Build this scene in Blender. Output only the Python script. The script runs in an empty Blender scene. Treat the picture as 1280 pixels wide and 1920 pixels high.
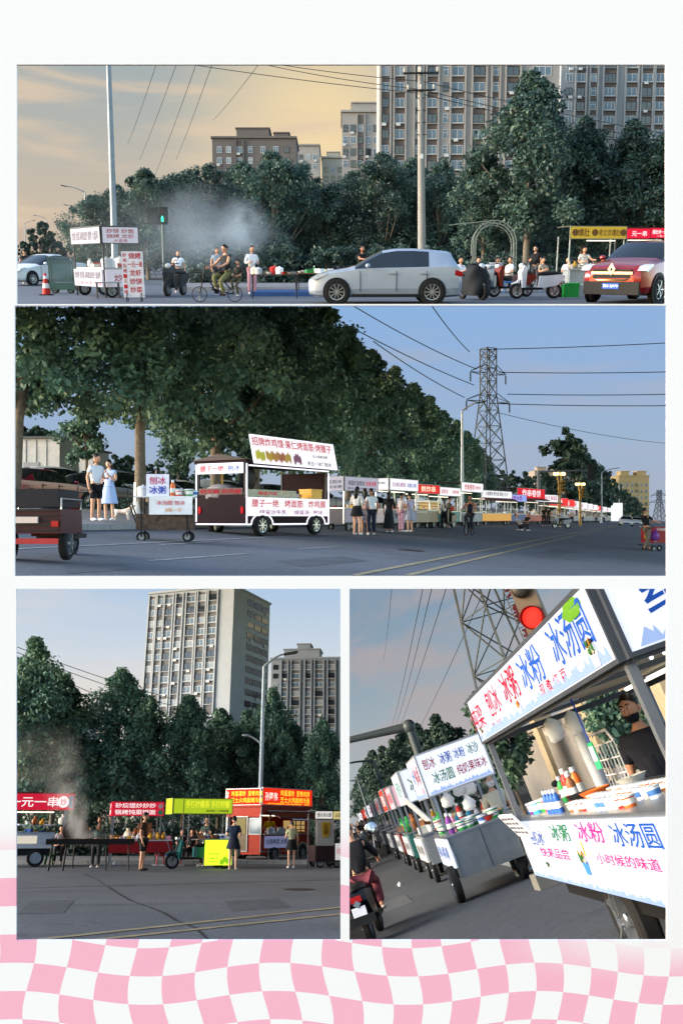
import bpy, math, random
import numpy as np
from mathutils import Matrix, Vector
R = math.radians
SC = bpy.context.scene
COL = SC.collection
F = 1700.0          # focal length in the photograph's pixels (1280 x 1920)
WALL_Y = 4.0        # distance from the eye to the display wall

# ---------------------------------------------------------------- camera
cam = bpy.data.cameras.new('camera')
cam.sensor_fit = 'VERTICAL'; cam.sensor_height = 36.0; cam.lens = F / 1920 * 36.0
cam.clip_start = 0.1; cam.clip_end = 5000
cam_o = bpy.data.objects.new('camera', cam); COL.objects.link(cam_o)
cam_o.location = (0, 0, 0); cam_o.rotation_euler = (R(90), 0, 0)
SC.camera = cam_o
# ---------------------------------------------------------------- sky, sun, exposure
SUN_EL, SUN_AZ = R(14), R(263)      # soft evening light from the side, a little behind the camera
w = bpy.data.worlds.new('World'); SC.world = w; w.use_nodes = True
nt = w.node_tree; bg = nt.nodes['Background']
sky = nt.nodes.new('ShaderNodeTexSky'); sky.sky_type = 'NISHITA'; sky.sun_disc = False
sky.sun_elevation = SUN_EL; sky.sun_rotation = SUN_AZ
sky.air_density = 1.0; sky.dust_density = 1.0
nt.links.new(sky.outputs[0], bg.inputs[0]); bg.inputs[1].default_value = 0.15
sl = bpy.data.lights.new('sun', 'SUN'); sl.energy = 1.5; sl.angle = R(40); sl.color = (1.0, 0.985, 0.965)
so = bpy.data.objects.new('sun', sl); COL.objects.link(so)
sd = Vector((math.sin(SUN_AZ) * math.cos(SUN_EL), math.cos(SUN_AZ) * math.cos(SUN_EL), math.sin(SUN_EL)))
so.rotation_euler = sd.to_track_quat('Z', 'Y').to_euler(); so.location = (0, -20, 20)
vs = SC.view_settings; vs.view_transform = 'Standard'; vs.look = 'None'; vs.exposure = 2.05; vs.gamma = 1.0
vs.use_curve_mapping = False
SC.cycles.use_denoising = True
SC.cycles.max_bounces = 6; SC.cycles.transparent_max_bounces = 8; SC.cycles.volume_bounces = 1
SC.cycles.volume_step_rate = 2.0
EXPO = 2 ** vs.exposure

# ---------------------------------------------------------------- frames of the four places
def wdir(u, v): return Vector(((u - 640) / F, 1.0, -(v - 960) / F))
class Place:
    """A place with its own upright frame (x right, y ahead, z up, origin at the eye); M turns it into the world."""
    def __init__(s, p1, p2, gh, gp1=None, gp2=None):
        a, b = wdir(*p1), wdir(*p2)
        Z = a.cross(b).normalized()
        if Z.z < 0: Z = -Z
        Y = (a - a.dot(Z) * Z).normalized(); X = Y.cross(Z)
        s.M = Matrix((X, Y, Z)).transposed().to_4x4(); s.MI = s.M.inverted()
        if gp1:
            n = (s.MI.to_3x3() @ wdir(*gp1)).cross(s.MI.to_3x3() @ wdir(*gp2)).normalized()
            if n.z < 0: n = -n
        else: n = Vector((0, 0, 1))
        s.n = n; s.gh = gh
    def ray(s, u, v): return s.MI.to_3x3() @ wdir(u, v)
    def at(s, u, v, D): return s.ray(u, v) * D
    def gz(s, x, y): return (-s.gh - s.n.x * x - s.n.y * y) / s.n.z
    def g(s, u, v, dz=0.0):
        r = s.ray(u, v); return r * ((-s.gh + dz) / r.dot(s.n))
    def plane(s, u, v, axis, val):
        r = s.ray(u, v); return r * (val / r[axis])
    def depth(s, p): return (s.M.to_3x3() @ Vector(p)).y
    def foot(s, u, D):                       # the ground point under image column u at camera depth D
        lo, hi = -4000.0, 6000.0
        for _ in range(50):
            m = (lo + hi) / 2; p = s.at(u, m, D)
            if p.z > s.gz(p.x, p.y): lo = m
            else: hi = m
        return s.at(u, lo, D)
    def up(s, ground):
        """rotation that stands a thing on the tilted ground"""
        if not ground: return Matrix.Identity(4)
        return Vector((0, 0, 1)).rotation_difference(s.n).to_matrix().to_4x4()
    def proj(s, p):
        q = s.M.to_3x3() @ Vector(p); return (640 + F * q.x / q.y, 960 - F * q.z / q.y)
    def T(s, p, rz=0, ground=False):
        return s.M @ Matrix.Translation(p) @ s.up(ground) @ Matrix.Rotation(rz, 4, 'Z')

P1 = Place((640, 725), (900, 725), 1.17, (640, 487), (900, 487))
P2 = Place((640, 972), (900, 972), 1.30, (1210, 972), (190, 896))
P3 = Place((335, 1550), (600, 1550), 1.35)
c20, s20 = math.cos(R(20)), math.sin(R(20))
P4 = Place((645, 1551), (645 + 400 * c20, 1551 - 400 * s20), 1.60)

# ---------------------------------------------------------------- materials
def lin(c):
    if isinstance(c, str):
        c = tuple(int(c[i:i + 2], 16) / 255 for i in (0, 2, 4))
        return tuple(x / 12.92 if x < 0.04045 else ((x + 0.055) / 1.055) ** 2.4 for x in c)
    return c
MATS = {}
def mat(name, col, rough=0.7, metal=0.0, var=0.12, scale=3.0, emit=0.0, bump=0.0, col2=None, spec=0.22, trans=0.0, coat=0.0, detail=5.0):
    if name in MATS: return MATS[name]
    m = bpy.data.materials.new(name); m.use_nodes = True
    n = m.node_tree.nodes; l = m.node_tree.links; b = n['Principled BSDF']
    c = lin(col); c2 = lin(col2) if col2 else tuple(max(0, x * (1 - 2 * var)) for x in c)
    tc = n.new('ShaderNodeTexCoord'); ns = n.new('ShaderNodeTexNoise')
    ns.inputs['Scale'].default_value = scale; ns.inputs['Detail'].default_value = detail; ns.inputs['Roughness'].default_value = 0.65
    l.new(tc.outputs['Object'], ns.inputs['Vector'])
    rp = n.new('ShaderNodeValToRGB'); rp.color_ramp.elements[0].position = 0.3; rp.color_ramp.elements[1].position = 0.7
    rp.color_ramp.elements[0].color = (*c2, 1); rp.color_ramp.elements[1].color = (*c, 1)
    l.new(ns.outputs['Fac'], rp.inputs['Fac']); l.new(rp.outputs['Color'], b.inputs['Base Color'])
    b.inputs['Roughness'].default_value = rough; b.inputs['Metallic'].default_value = metal
    b.inputs['Specular IOR Level'].default_value = spec
    if trans: b.inputs['Transmission Weight'].default_value = trans
    if coat: b.inputs['Coat Weight'].default_value = coat; b.inputs['Coat Roughness'].default_value = 0.06
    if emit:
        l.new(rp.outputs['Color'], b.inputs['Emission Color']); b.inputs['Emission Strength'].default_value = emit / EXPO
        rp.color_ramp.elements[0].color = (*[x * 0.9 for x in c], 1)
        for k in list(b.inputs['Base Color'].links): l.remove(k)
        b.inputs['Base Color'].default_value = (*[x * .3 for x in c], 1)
    if bump:
        bp = n.new('ShaderNodeBump'); bp.inputs['Strength'].default_value = bump; bp.inputs['Distance'].default_value = 0.03
        ns2 = n.new('ShaderNodeTexNoise'); ns2.inputs['Scale'].default_value = scale * 14; ns2.inputs['Detail'].default_value = 3
        l.new(tc.outputs['Object'], ns2.inputs['Vector']); l.new(ns2.outputs['Fac'], bp.inputs['Height']); l.new(bp.outputs['Normal'], b.inputs['Normal'])
    MATS[name] = m
    return m
def cm(hexc, rough=0.7, **k):            # plain painted / cloth material by colour
    return mat('paint_' + hexc + ('_%d' % int(rough * 100)) + ('e%d' % int(k.get('emit', 0) * 10) if k.get('emit') else '') + ('m' if k.get('metal') else ''), hexc, rough, **k)
def leafmat(name, dark, light):
    if name in MATS: return MATS[name]
    m = bpy.data.materials.new(name); m.use_nodes = True
    n = m.node_tree.nodes; l = m.node_tree.links; b = n['Principled BSDF']
    at = n.new('ShaderNodeAttribute'); at.attribute_name = 'tint'
    oi = n.new('ShaderNodeObjectInfo')
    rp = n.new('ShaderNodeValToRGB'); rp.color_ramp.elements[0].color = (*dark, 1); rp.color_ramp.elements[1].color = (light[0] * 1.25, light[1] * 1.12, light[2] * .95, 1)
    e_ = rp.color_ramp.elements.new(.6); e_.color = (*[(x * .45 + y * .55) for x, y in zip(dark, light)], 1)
    l.new(at.outputs['Fac'], rp.inputs['Fac'])
    hs = n.new('ShaderNodeHueSaturation'); mr = n.new('ShaderNodeMapRange'); mr.inputs[3].default_value = 0.8; mr.inputs[4].default_value = 1.2
    l.new(oi.outputs['Random'], mr.inputs[0]); l.new(mr.outputs[0], hs.inputs['Value']); l.new(rp.outputs[0], hs.inputs['Color'])
    l.new(hs.outputs[0], b.inputs['Base Color']); b.inputs['Roughness'].default_value = 0.55; b.inputs['Specular IOR Level'].default_value = 0.35
    tr = n.new('ShaderNodeBsdfTranslucent'); l.new(hs.outputs[0], tr.inputs[0])
    mx = n.new('ShaderNodeMixShader'); mx.inputs[0].default_value = 0.25
    l.new(b.outputs[0], mx.inputs[1]); l.new(tr.outputs[0], mx.inputs[2]); l.new(mx.outputs[0], n['Material Output'].inputs[0])
    MATS[name] = m
    return m
def glassmat(name, col, rough=0.05):
    m = mat(name, col, rough, 0.0, 0.05, 0.5, spec=0.9)
    return m

# ---------------------------------------------------------------- meshes
class MB:
    def __init__(s): s.v = []; s.f = []; s.mi = []; s.T = Matrix.Identity(4); s.m = 0
    def add(s, vs_, fs_):
        o = len(s.v); s.v += [tuple(s.T @ Vector(p)) for p in vs_]
        s.f += [tuple(o + i for i in f) for f in fs_]; s.mi += [s.m] * len(fs_); return s
    def box(s, x0, x1, y0, y1, z0, z1):
        return s.add([(x0, y0, z0), (x1, y0, z0), (x1, y1, z0), (x0, y1, z0), (x0, y0, z1), (x1, y0, z1), (x1, y1, z1), (x0, y1, z1)],
                     [(0, 3, 2, 1), (4, 5, 6, 7), (0, 1, 5, 4), (1, 2, 6, 5), (2, 3, 7, 6), (3, 0, 4, 7)])
    def bar(s, a, b, wd, hg=None):
        hg = hg or wd; a, b = Vector(a), Vector(b); d = (b - a).normalized()
        x = d.cross(Vector((0, 0, 1)));  x = x.normalized() if x.length > 1e-4 else Vector((1, 0, 0)); z = x.cross(d)
        q = [a + x * i * wd / 2 + z * j * hg / 2 for i, j in ((-1, -1), (1, -1), (1, 1), (-1, 1))]
        q += [p + (b - a) for p in q]
        return s.add(q, [(0, 1, 2, 3), (7, 6, 5, 4), (0, 4, 5, 1), (1, 5, 6, 2), (2, 6, 7, 3), (3, 7, 4, 0)])
    def path(s, pts, rad, n=8, cap=True):
        pts = [Vector(p) for p in pts]; k = len(pts)
        if not hasattr(rad, '__len__'): rad = [rad] * k
        vs_, fs_ = [], []; ref = None
        for i, p in enumerate(pts):
            d = (pts[min(i + 1, k - 1)] - pts[max(i - 1, 0)]).normalized()
            if ref is None: ref = Vector((0, 0, 1)) if abs(d.z) < 0.9 else Vector((1, 0, 0))
            x = (ref - ref.dot(d) * d).normalized(); y = d.cross(x); ref = x
            vs_ += [p + (x * math.cos(2 * math.pi * j / n) + y * math.sin(2 * math.pi * j / n)) * rad[i] for j in range(n)]
        for i in range(k - 1):
            for j in range(n): fs_.append((i * n + j, i * n + (j + 1) % n, (i + 1) * n + (j + 1) % n, (i + 1) * n + j))
        if cap: fs_ += [tuple(range(n - 1, -1, -1)), tuple((k - 1) * n + j for j in range(n))]
        return s.add(vs_, fs_)
    def tube(s, a, b, r0, r1=None, n=8): return s.path([a, b], [r0, r0 if r1 is None else r1], n)
    def lathe(s, prof, n=16, c=(0, 0, 0), axis='z', cap=True):
        vs_, fs_ = [], []; k = len(prof)
        for r, h in prof:
            for j in range(n):
                a = 2 * math.pi * j / n; p = (r * math.cos(a), r * math.sin(a), h)
                if axis == 'y': p = (p[0], p[2], p[1])
                if axis == 'x': p = (p[2], p[0], p[1])
                vs_.append((c[0] + p[0], c[1] + p[1], c[2] + p[2]))
        for i in range(k - 1):
            for j in range(n): fs_.append((i * n + j, i * n + (j + 1) % n, (i + 1) * n + (j + 1) % n, (i + 1) * n + j))
        if cap: fs_ += [tuple(range(n - 1, -1, -1)), tuple((k - 1) * n + j for j in range(n))]
        return s.add(vs_, fs_)
    def ell(s, c, r, nu=12, nv=8, fn=None):
        vs_, fs_ = [], []
        for i in range(nv + 1):
            t = math.pi * i / nv
            for j in range(nu):
                a = 2 * math.pi * j / nu; d = (math.sin(t) * math.cos(a), math.sin(t) * math.sin(a), math.cos(t))
                k = fn(d) if fn else 1.0
                vs_.append((c[0] + d[0] * r[0] * k, c[1] + d[1] * r[1] * k, c[2] + d[2] * r[2] * k))
        for i in range(nv):
            for j in range(nu): fs_.append((i * nu + j, (i + 1) * nu + j, (i + 1) * nu + (j + 1) % nu, i * nu + (j + 1) % nu))
        return s.add(vs_, fs_)
    def prism(s, pts, y0, y1):           # outline in x,z pushed along y
        n = len(pts)
        vs_ = [(x, y0, z) for x, z in pts] + [(x, y1, z) for x, z in pts]
        return s.add(vs_, [tuple(range(n)), tuple(range(2 * n - 1, n - 1, -1))] + [(i, n + i, n + (i + 1) % n, (i + 1) % n) for i in range(n)])
    def prismx(s, pts, x0, x1):          # outline in y,z pushed along x
        n = len(pts)
        vs_ = [(x0, y, z) for y, z in pts] + [(x1, y, z) for y, z in pts]
        return s.add(vs_, [tuple(range(n)), tuple(range(2 * n - 1, n - 1, -1))] + [(i, n + i, n + (i + 1) % n, (i + 1) % n) for i in range(n)])
    def quad(s, *p): return s.add(p, [tuple(range(len(p)))])
    def mesh(s, name, mats, smooth=False):
        me = bpy.data.meshes.new(name); me.from_pydata(s.v, [], s.f)
        for m in (mats if isinstance(mats, (list, tuple)) else [mats]): me.materials.append(m)
        if any(s.mi): me.polygons.foreach_set('material_index', s.mi)
        import bmesh
        bm = bmesh.new(); bm.from_mesh(me); bmesh.ops.recalc_face_normals(bm, faces=bm.faces); bm.to_mesh(me); bm.free()
        if smooth:
            me.polygons.foreach_set('use_smooth', [True] * len(me.polygons))
            try: me.set_sharp_from_angle(angle=R(smooth if smooth > 1 else 40))
            except Exception: pass
        return me
    def build(s, name, mats, parent=None, smooth=False, T=None):
        return link(name, s.mesh(name, mats, smooth), parent, T)
def link(name, me, parent=None, T=None):
    o = bpy.data.objects.new(name, me); COL.objects.link(o)
    if parent: o.parent = parent
    if T is not None:
        if parent: o.matrix_basis = T
        else: o.matrix_world = T
    return o
def tag(o, label, cat, group=None):
    o['label'] = label; o['category'] = cat
    if group: o['group'] = group
    return o
def struct(o): o['kind'] = 'structure'; return o
def thing(name, label, cat, T, group=None):
    o = bpy.data.objects.new(name, None); o.empty_display_size = 0.2; COL.objects.link(o); o.matrix_world = T
    return tag(o, label, cat, group)
def dup(o, T, label=None):
    c = o.copy(); COL.objects.link(c); c.matrix_world = T
    if label: c['label'] = label
    for ch in o.children:
        d = ch.copy(); COL.objects.link(d); d.parent = c; d.matrix_basis = ch.matrix_basis.copy()
        for gch in ch.children:
            e = gch.copy(); COL.objects.link(e); e.parent = d; e.matrix_basis = gch.matrix_basis.copy()
    return c
TXT, CHOK = {}, {}
def raw_text(s, off):
    cu = bpy.data.curves.new('t', 'FONT'); cu.body = s; cu.size = 1; cu.resolution_u = 2; cu.offset = off; cu.space_line = 0.95
    ob = bpy.data.objects.new('t', cu); me = bpy.data.meshes.new_from_object(ob); bpy.data.objects.remove(ob); bpy.data.curves.remove(cu); return me
def can_thicken(s, off):
    for c in s:
        if c.isspace(): continue
        if (c, off) not in CHOK:
            a = [sum(p.area for p in m_.polygons) for m_ in (raw_text(c, 0), raw_text(c, off))]; CHOK[(c, off)] = a[1] > a[0] * (1 + off * 18)
        if not CHOK[(c, off)]: return False
    return True
def text(s, m, parent, x, z, w_, h, y=-0.006, bold=0.012, name='lettering', T=None, ext=0.002):
    """lettering in the parent's x-z plane, facing -y, centred on x,z, fitted to w_ by h"""
    k = (s, bold)
    if k not in TXT:
        ok = can_thicken(s, bold); me = raw_text(s, bold if ok else 0)
        if not ok:                      # thicken by laying shifted copies over each other
            import bmesh
            bm = bmesh.new(); bm.from_mesh(me)
            for q, (dx, dy) in enumerate(((-1, -1), (1, -1), (1, 1), (-1, 1))):
                m2 = me.copy(); m2.transform(Matrix.Translation((dx * bold, dy * bold, .0004 * (q + 1)))); bm.from_mesh(m2); bpy.data.meshes.remove(m2)
            bm.to_mesh(me); bm.free()
        co = np.zeros(len(me.vertices) * 3, dtype=np.float32); me.vertices.foreach_get('co', co); co = co.reshape(-1, 3)
        lo, hi = co.min(0), co.max(0); co[:, 0] = (co[:, 0] - (lo[0] + hi[0]) / 2) / (hi[0] - lo[0]); co[:, 1] = (co[:, 1] - (lo[1] + hi[1]) / 2) / (hi[1] - lo[1])
        me.vertices.foreach_set('co', co.ravel()); me.update(); TXT[k] = me
    me = TXT[k].copy(); me.materials.clear(); me.materials.append(m); me.name = name
    T = (T or Matrix.Identity(4)) @ Matrix.Translation((x, y, z)) @ Matrix.Rotation(R(90), 4, 'X') @ Matrix.Diagonal((w_, h, 1, 1))
    return link(name, me, parent, T)

# ---------------------------------------------------------------- foliage
def leaves_mesh(name, cen, rad, per, leaf, rng, m, keep=None, flat=0.0):
    """leaf-sized faces spread through clumps (cen: n x 3, rad: n)"""
    n = len(cen) * per
    d = rng.normal(size=(n, 3)); d /= np.linalg.norm(d, axis=1)[:, None]
    rr = rng.random(n) ** 0.45
    ci = np.repeat(np.arange(len(cen)), per)
    p = cen[ci] + d * (rr * rad[ci])[:, None] * np.array([1, 1, 0.8])
    nz = d * 0.6 + rng.normal(size=(n, 3)) * 0.6 + np.array([0, 0, 0.45]); nz /= np.linalg.norm(nz, axis=1)[:, None]
    if keep is not None:
        k = keep(p); p, nz, ci = p[k], nz[k], ci[k]; n = len(p)
    a = np.cross(nz, rng.normal(size=(n, 3))); a /= np.linalg.norm(a, axis=1)[:, None]; b = np.cross(nz, a)
    L = leaf * (0.6 + 0.8 * rng.random(n))[:, None]
    v = np.stack([p - a * L, p + b * L * 0.55 - a * L * 0.15 + nz * L * 0.12, p + a * L, p - b * L * 0.55 - a * L * 0.15 + nz * L * 0.12], 1).reshape(-1, 3)
    me = bpy.data.meshes.new(name); me.vertices.add(len(v)); me.vertices.foreach_set('co', v.astype(np.float32).ravel())
    me.loops.add(4 * n); me.loops.foreach_set('vertex_index', np.arange(4 * n, dtype=np.int32))
    me.polygons.add(n); me.polygons.foreach_set('loop_start', np.arange(0, 4 * n, 4, dtype=np.int32))
    try: me.polygons.foreach_set('loop_total', np.full(n, 4, dtype=np.int32))
    except Exception: pass
    me.update(calc_edges=True); me.validate()
    ctint = rng.random(len(cen)) * 0.45
    t = np.clip(ctint[ci] + rng.random(n) * 0.6, 0, 1)
    at = me.attributes.new('tint', 'FLOAT', 'POINT'); at.data.foreach_set('value', np.repeat(t, 4).astype(np.float32))
    me.materials.append(m)
    return me
LEAF = leafmat('leaf_green', (0.040, 0.100, 0.090), (0.140, 0.250, 0.165))  # brighter leaf copy; tone lifted for the shaded trees of places two and three
LEAFD = leafmat('leaf_deep_green', (0.019, 0.046, 0.044), (0.060, 0.112, 0.086))  # darker leaf copy; on place one's trees it tones down their stronger light
BARK = mat('bark', '7d7264', 0.9, var=0.25, scale=6, bump=0.5)
def tree_parts(seed, H=10.0, trunk=2.6, rx=2.6, nclump=120, per=75, leaf=0.16, shape='ovate', m=None, keep=None, tr=0.16, lean=0.0, cmin=0.45, cmax=0.95, whitewash=False):
    rng = np.random.default_rng(seed); rnd = random.Random(seed)
    cen, rad = [], []
    while len(cen) < nclump:
        t = rnd.random() ** 0.85
        if shape == 'ovate': prof = math.sin(math.pi * min(1, 0.12 + 0.88 * t) ** 0.72) ** 0.8
        elif shape == 'round': prof = math.sqrt(max(0.02, 1 - (2 * t - 0.9) ** 2))
        else: prof = (1 - t) ** 0.75 + 0.12
        a = rnd.random() * 2 * math.pi; q = rnd.random() ** 0.5
        lump = 0.82 + 0.3 * math.sin(a * 3 + seed + t * 5)
        r = rx * prof * q * lump
        z = trunk * 0.85 + (H - trunk * 0.85) * t
        cen.append((r * math.cos(a) + lean * z, r * math.sin(a), z)); rad.append((cmin + (cmax - cmin) * rnd.random()) * (0.55 if t > 0.85 else 1.0) * H / 10)
    cen, rad = np.array(cen), np.array(rad)
    crown = leaves_mesh('crown', cen, rad, per, leaf, rng, m or LEAF, keep)
    b = MB(); pts = [(lean * z + 0.05 * math.sin(z * 1.3 + seed), 0.04 * math.cos(z + seed), z) for z in (0, trunk * 0.3, trunk * 0.7, trunk, trunk * 1.4, H * 0.5, H * 0.68, H * 0.85)]
    b.path(pts, [tr * 1.25, tr, tr * 0.9, tr * 0.85, tr * 0.62, tr * 0.45, tr * 0.28, tr * 0.1], 9)
    for i in range(14):
        c = cen[rnd.randrange(len(cen))]; zz = min(trunk * 0.95 + (c[2] - trunk) * 0.35 * rnd.random(), H * 0.7); zz = max(zz, trunk * 0.85)
        st = Vector((lean * zz, 0, zz)); en = Vector(c)
        if keep is not None and not keep(np.array([c]))[0]: continue
        mid = st.lerp(en, 0.5) + Vector((0, 0, -0.08 * (en - st).length))
        b.path([st, mid, en], [tr * 0.42, tr * 0.26, tr * 0.06], 6)
    return crown, b.mesh('trunk', BARK, 60)
TREES = {}
def tree(P, name, label, base, H, var, group=None, rz=0.0, sx=1.0, **kw):
    """var names a shared crown/trunk pair built 10 m high and scaled; kw makes a pair of its own"""
    key = (var, tuple(sorted((k, str(v)) for k, v in kw.items()))) if 'keep' not in kw else (var, name, label, tuple(base))
    if key not in TREES: TREES[key] = tree_parts(var, **kw)
    cr, tk = TREES[key]; s = H / 10.0
    t = thing(name, label, 'tree', P.T(base, rz) @ Matrix.Diagonal((s * sx, s * sx, s, 1)), group)
    link('crown', cr, t); link('trunk', tk, t)
    return t
def hedge(P, name, label, a, b, depth, h, seed, group=None, leaf=0.09, m=None):
    """clipped hedge from ground point a to b"""
    rng = np.random.default_rng(seed); a, b = Vector(a), Vector(b); d = b - a; L = d.length
    n = max(20, int(L * depth * h * 9)); n = min(n, 420)
    tt = rng.random(n); cen = np.array([list(a + d * float(t)) for t in tt]) + np.stack([np.zeros(n), rng.random(n) * depth, 0.1 + rng.random(n) * (h - 0.25)], 1)
    me = leaves_mesh('foliage', cen - np.array(a), np.full(n, 0.34), 70, leaf, rng, m or LEAFD)
    t = thing(name, label, 'hedge', P.M @ Matrix.Translation(a), group); link('foliage', me, t)
    b_ = MB()
    for i in range(max(3, int(L / 1.2))):
        q = d * ((i + 0.5) / max(3, int(L / 1.2))); b_ = MB(); b_.path([q + Vector((0, depth / 2, 0)), q + Vector((0.1, depth / 2, h * 0.6))], [0.04, 0.02], 5); b_.build('stem', BARK, t)
    return t
# ---------------------------------------------------------------- people
SKINQ = []
def skin(name, nodes, edges, m, parent, extra=None):
    ks = list(nodes); me = bpy.data.meshes.new('k')
    me.from_pydata([nodes[k][0] for k in ks], [(ks.index(a), ks.index(b)) for a, b in edges], [])
    o = bpy.data.objects.new('k', me); COL.objects.link(o)
    o.modifiers.new('skin', 'SKIN').use_smooth_shade = True
    for i, k in enumerate(ks):
        r = nodes[k][1]; d = me.skin_vertices[0].data[i]; d.radius = (r, r) if not hasattr(r, '__len__') else r; d.use_root = (i == 0)
    sb = o.modifiers.new('s', 'SUBSURF'); sb.levels = 1; sb.render_levels = 1
    SKINQ.append((o, name, m, parent, extra))
def flush():
    import bmesh
    bpy.context.view_layer.update(); dg = bpy.context.evaluated_depsgraph_get()
    out = [(bpy.data.meshes.new_from_object(o.evaluated_get(dg)), n, m, p, e) for o, n, m, p, e in SKINQ]
    for q in SKINQ: bpy.data.objects.remove(q[0])
    SKINQ.clear()
    for me, n, m, p, e in out:
        if e:
            bm = bmesh.new(); bm.from_mesh(me); bm.from_mesh(e.mesh('e', m, 60)); bm.to_mesh(me); bm.free()
        me.materials.clear(); me.materials.append(m); me.polygons.foreach_set('use_smooth', [True] * len(me.polygons)); me.name = n
        link(n, me, p)
SKIN = {'m': mat('skin_tone', 'c08d70', 0.55, var=0.08), 'l': mat('skin_light', 'd3a488', 0.55, var=0.07), 'd': mat('skin_tan', '9a6a50', 0.55, var=0.08)}
HAIR = mat('hair_black', '16130f', 0.45, var=0.3, scale=20)
ARMS = {'down': ((.235, .03, 1.12), (.245, -.05, .88), (.235, -.08, .80)), 'bent': ((.24, .02, 1.12), (.17, -.24, 1.10), (.13, -.32, 1.12)),
        'phone': ((.22, -.06, 1.13), (.09, -.25, 1.28), (.05, -.29, 1.35)), 'bar': ((.27, -.17, 1.16), (.27, -.42, 1.04), (.25, -.50, 1.03)),
        'reach': ((.22, -.22, 1.20), (.18, -.48, 1.16), (.15, -.56, 1.15)), 'hip': ((.30, .08, 1.15), (.17, -.02, .98), (.12, -.06, .97)),
        'lap': ((.24, -.02, 1.12), (.16, -.26, .98), (.12, -.34, .97))}
def person(P, base, face, label, top='d8d8d8', bottom='202228', H=1.68, arms=('down', 'down'), legs='stand', sleeve=0.6, low='long', hair='short',
           tone='m', lean=0.0, shoe='e8e8e6', mask=None, seat=0.45, look=0.0, group=None, fine=False, ground=False):
    s = H / 1.7
    t = thing('person', label, 'person', P.T(base, face, ground) @ Matrix.Scale(s, 4), group)
    N = {}
    sit = legs in ('sit', 'ride')
    dz = (seat / s + 0.10 - 0.93) if sit else 0.0
    pel = Vector((0, 0, .93 + dz)); RX = Matrix.Rotation(lean, 3, 'X')
    def up(p): return pel + RX @ (Vector(p) - Vector((0, 0, .93)))
    J = dict(pel=pel, wa=up((0, 0, 1.09)), ch=up((0, -.005, 1.28)), nb=up((0, .01, 1.43)), hd=up((0, -.02, 1.52)))
    for d, nm, ar in ((-1, 'L', arms[0]), (1, 'R', arms[1])):
        J['sh' + nm] = up((.165 * d, 0, 1.375))
        for k, q in zip(('el', 'wr', 'ha'), ARMS[ar]): J[k + nm] = up((q[0] * d, q[1], q[2]))
        J['hip' + nm] = Vector((.092 * d, 0, .87 + dz))
        if legs == 'stand': kn, an = (.10 * d, -.015, .48), (.105 * d, .02, .08)
        elif legs == 'walk': kn, an = ((.10 * d, -.14, .49), (.10 * d, -.20, .09)) if d > 0 else ((.10 * d, .03, .47), (.10 * d, .26, .13))
        elif legs == 'sit': kn, an = (.12 * d, -.42, seat / s + .08), (.13 * d, -.40 + .03 * d, .08)
        else: kn, an = ((.12 * d, -.36, seat / s * .72), (.12 * d, -.18, seat / s * .28)) if d > 0 else ((.12 * d, -.40, seat / s * .95), (.12 * d, -.25, seat / s * .48))
        J['kn' + nm], J['an' + nm] = Vector(kn), Vector(an)
        J['to' + nm] = Vector((an[0] * 1.15, an[1] - .15, an[2] - .04))
    rad = dict(pel=.112, wa=.10, ch=.12, nb=.058, hd=.052, sh=.058, el=.042, wr=.029, ha=.033, hip=.085, kn=.056, an=.038, to=.032)
    E = [('pel', 'wa'), ('wa', 'ch'), ('ch', 'nb'), ('nb', 'hd')]
    for nm in 'LR': E += [('ch', 'sh' + nm), ('sh' + nm, 'el' + nm), ('el' + nm, 'wr' + nm), ('wr' + nm, 'ha' + nm), ('pel', 'hip' + nm), ('hip' + nm, 'kn' + nm), ('kn' + nm, 'an' + nm), ('an' + nm, 'to' + nm)]
    nodes = {k: (J[k], rad[k.rstrip('LR')] if k not in rad else rad[k]) for k in J}
    # head, with face relief, ears, and fingers, in the body's own mesh
    ex = MB(); hc = J['hd'] + RX @ Vector((0, -.015, .085)); HT = Matrix.Translation(hc) @ RX.to_4x4() @ Matrix.Rotation(look, 4, 'Z')
    ex.T = HT
    def face_fn(d):
        k = 1.0
        if d[2] < -0.1: k *= 1 - 0.16 * min(1, (-d[2] - 0.1) / 0.7) * (1 if d[1] > -0.4 else 0.55)
        if d[1] < -0.5 and 0.0 < d[2] < 0.3: k *= 0.965
        return k
    ex.ell((0, 0, 0), (.076, .096, .122), 16, 12, face_fn)
    ex.ell((0, -.098, -.018), (.014, .018, .026), 8, 6)
    for d in (-1, 1): ex.ell((.077 * d, .01, -.01), (.012, .022, .032), 6, 6)
    ex.ell((0, -.088, -.062), (.026, .012, .010), 8, 5)
    ex.T = Matrix.Identity(4)
    for nm, d in (('L', -1), ('R', 1)):
        h = J['ha' + nm]; dr = (h - J['wr' + nm]).normalized(); sd_ = dr.cross(Vector((0, 1, 0.2))).normalized(); bend = dr.cross(sd_) * (1 if d > 0 else 1)
        for i in range(4):
            o_ = h + sd_ * (i - 1.5) * .017 + dr * .015; ln = (.055, .068, .064, .05)[i]
            ex.path([o_, o_ + dr * ln * .55, o_ + dr * ln - bend * .012 * d], [.010, .009, .007], 5)
        o_ = h + sd_ * .026; ex.path([o_, o_ + sd_ * .025 + dr * .02, o_ + sd_ * .03 + dr * .05], [.011, .010, .008], 5)
    skin('body', nodes, E, SKIN[tone], t, ex)
    tm, bm_ = cm(top, .85, bump=.15), cm(bottom, .85, bump=.15)
    N = dict(wa=(J['wa'], .122), pel=(J['pel'] + Vector((0, 0, .05)), .132), ch=(J['ch'], .145), nb=(J['nb'] - (J['nb'] - J['ch']) * .2, .085)); ES = [('wa', 'pel'), ('wa', 'ch'), ('ch', 'nb')]
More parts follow.
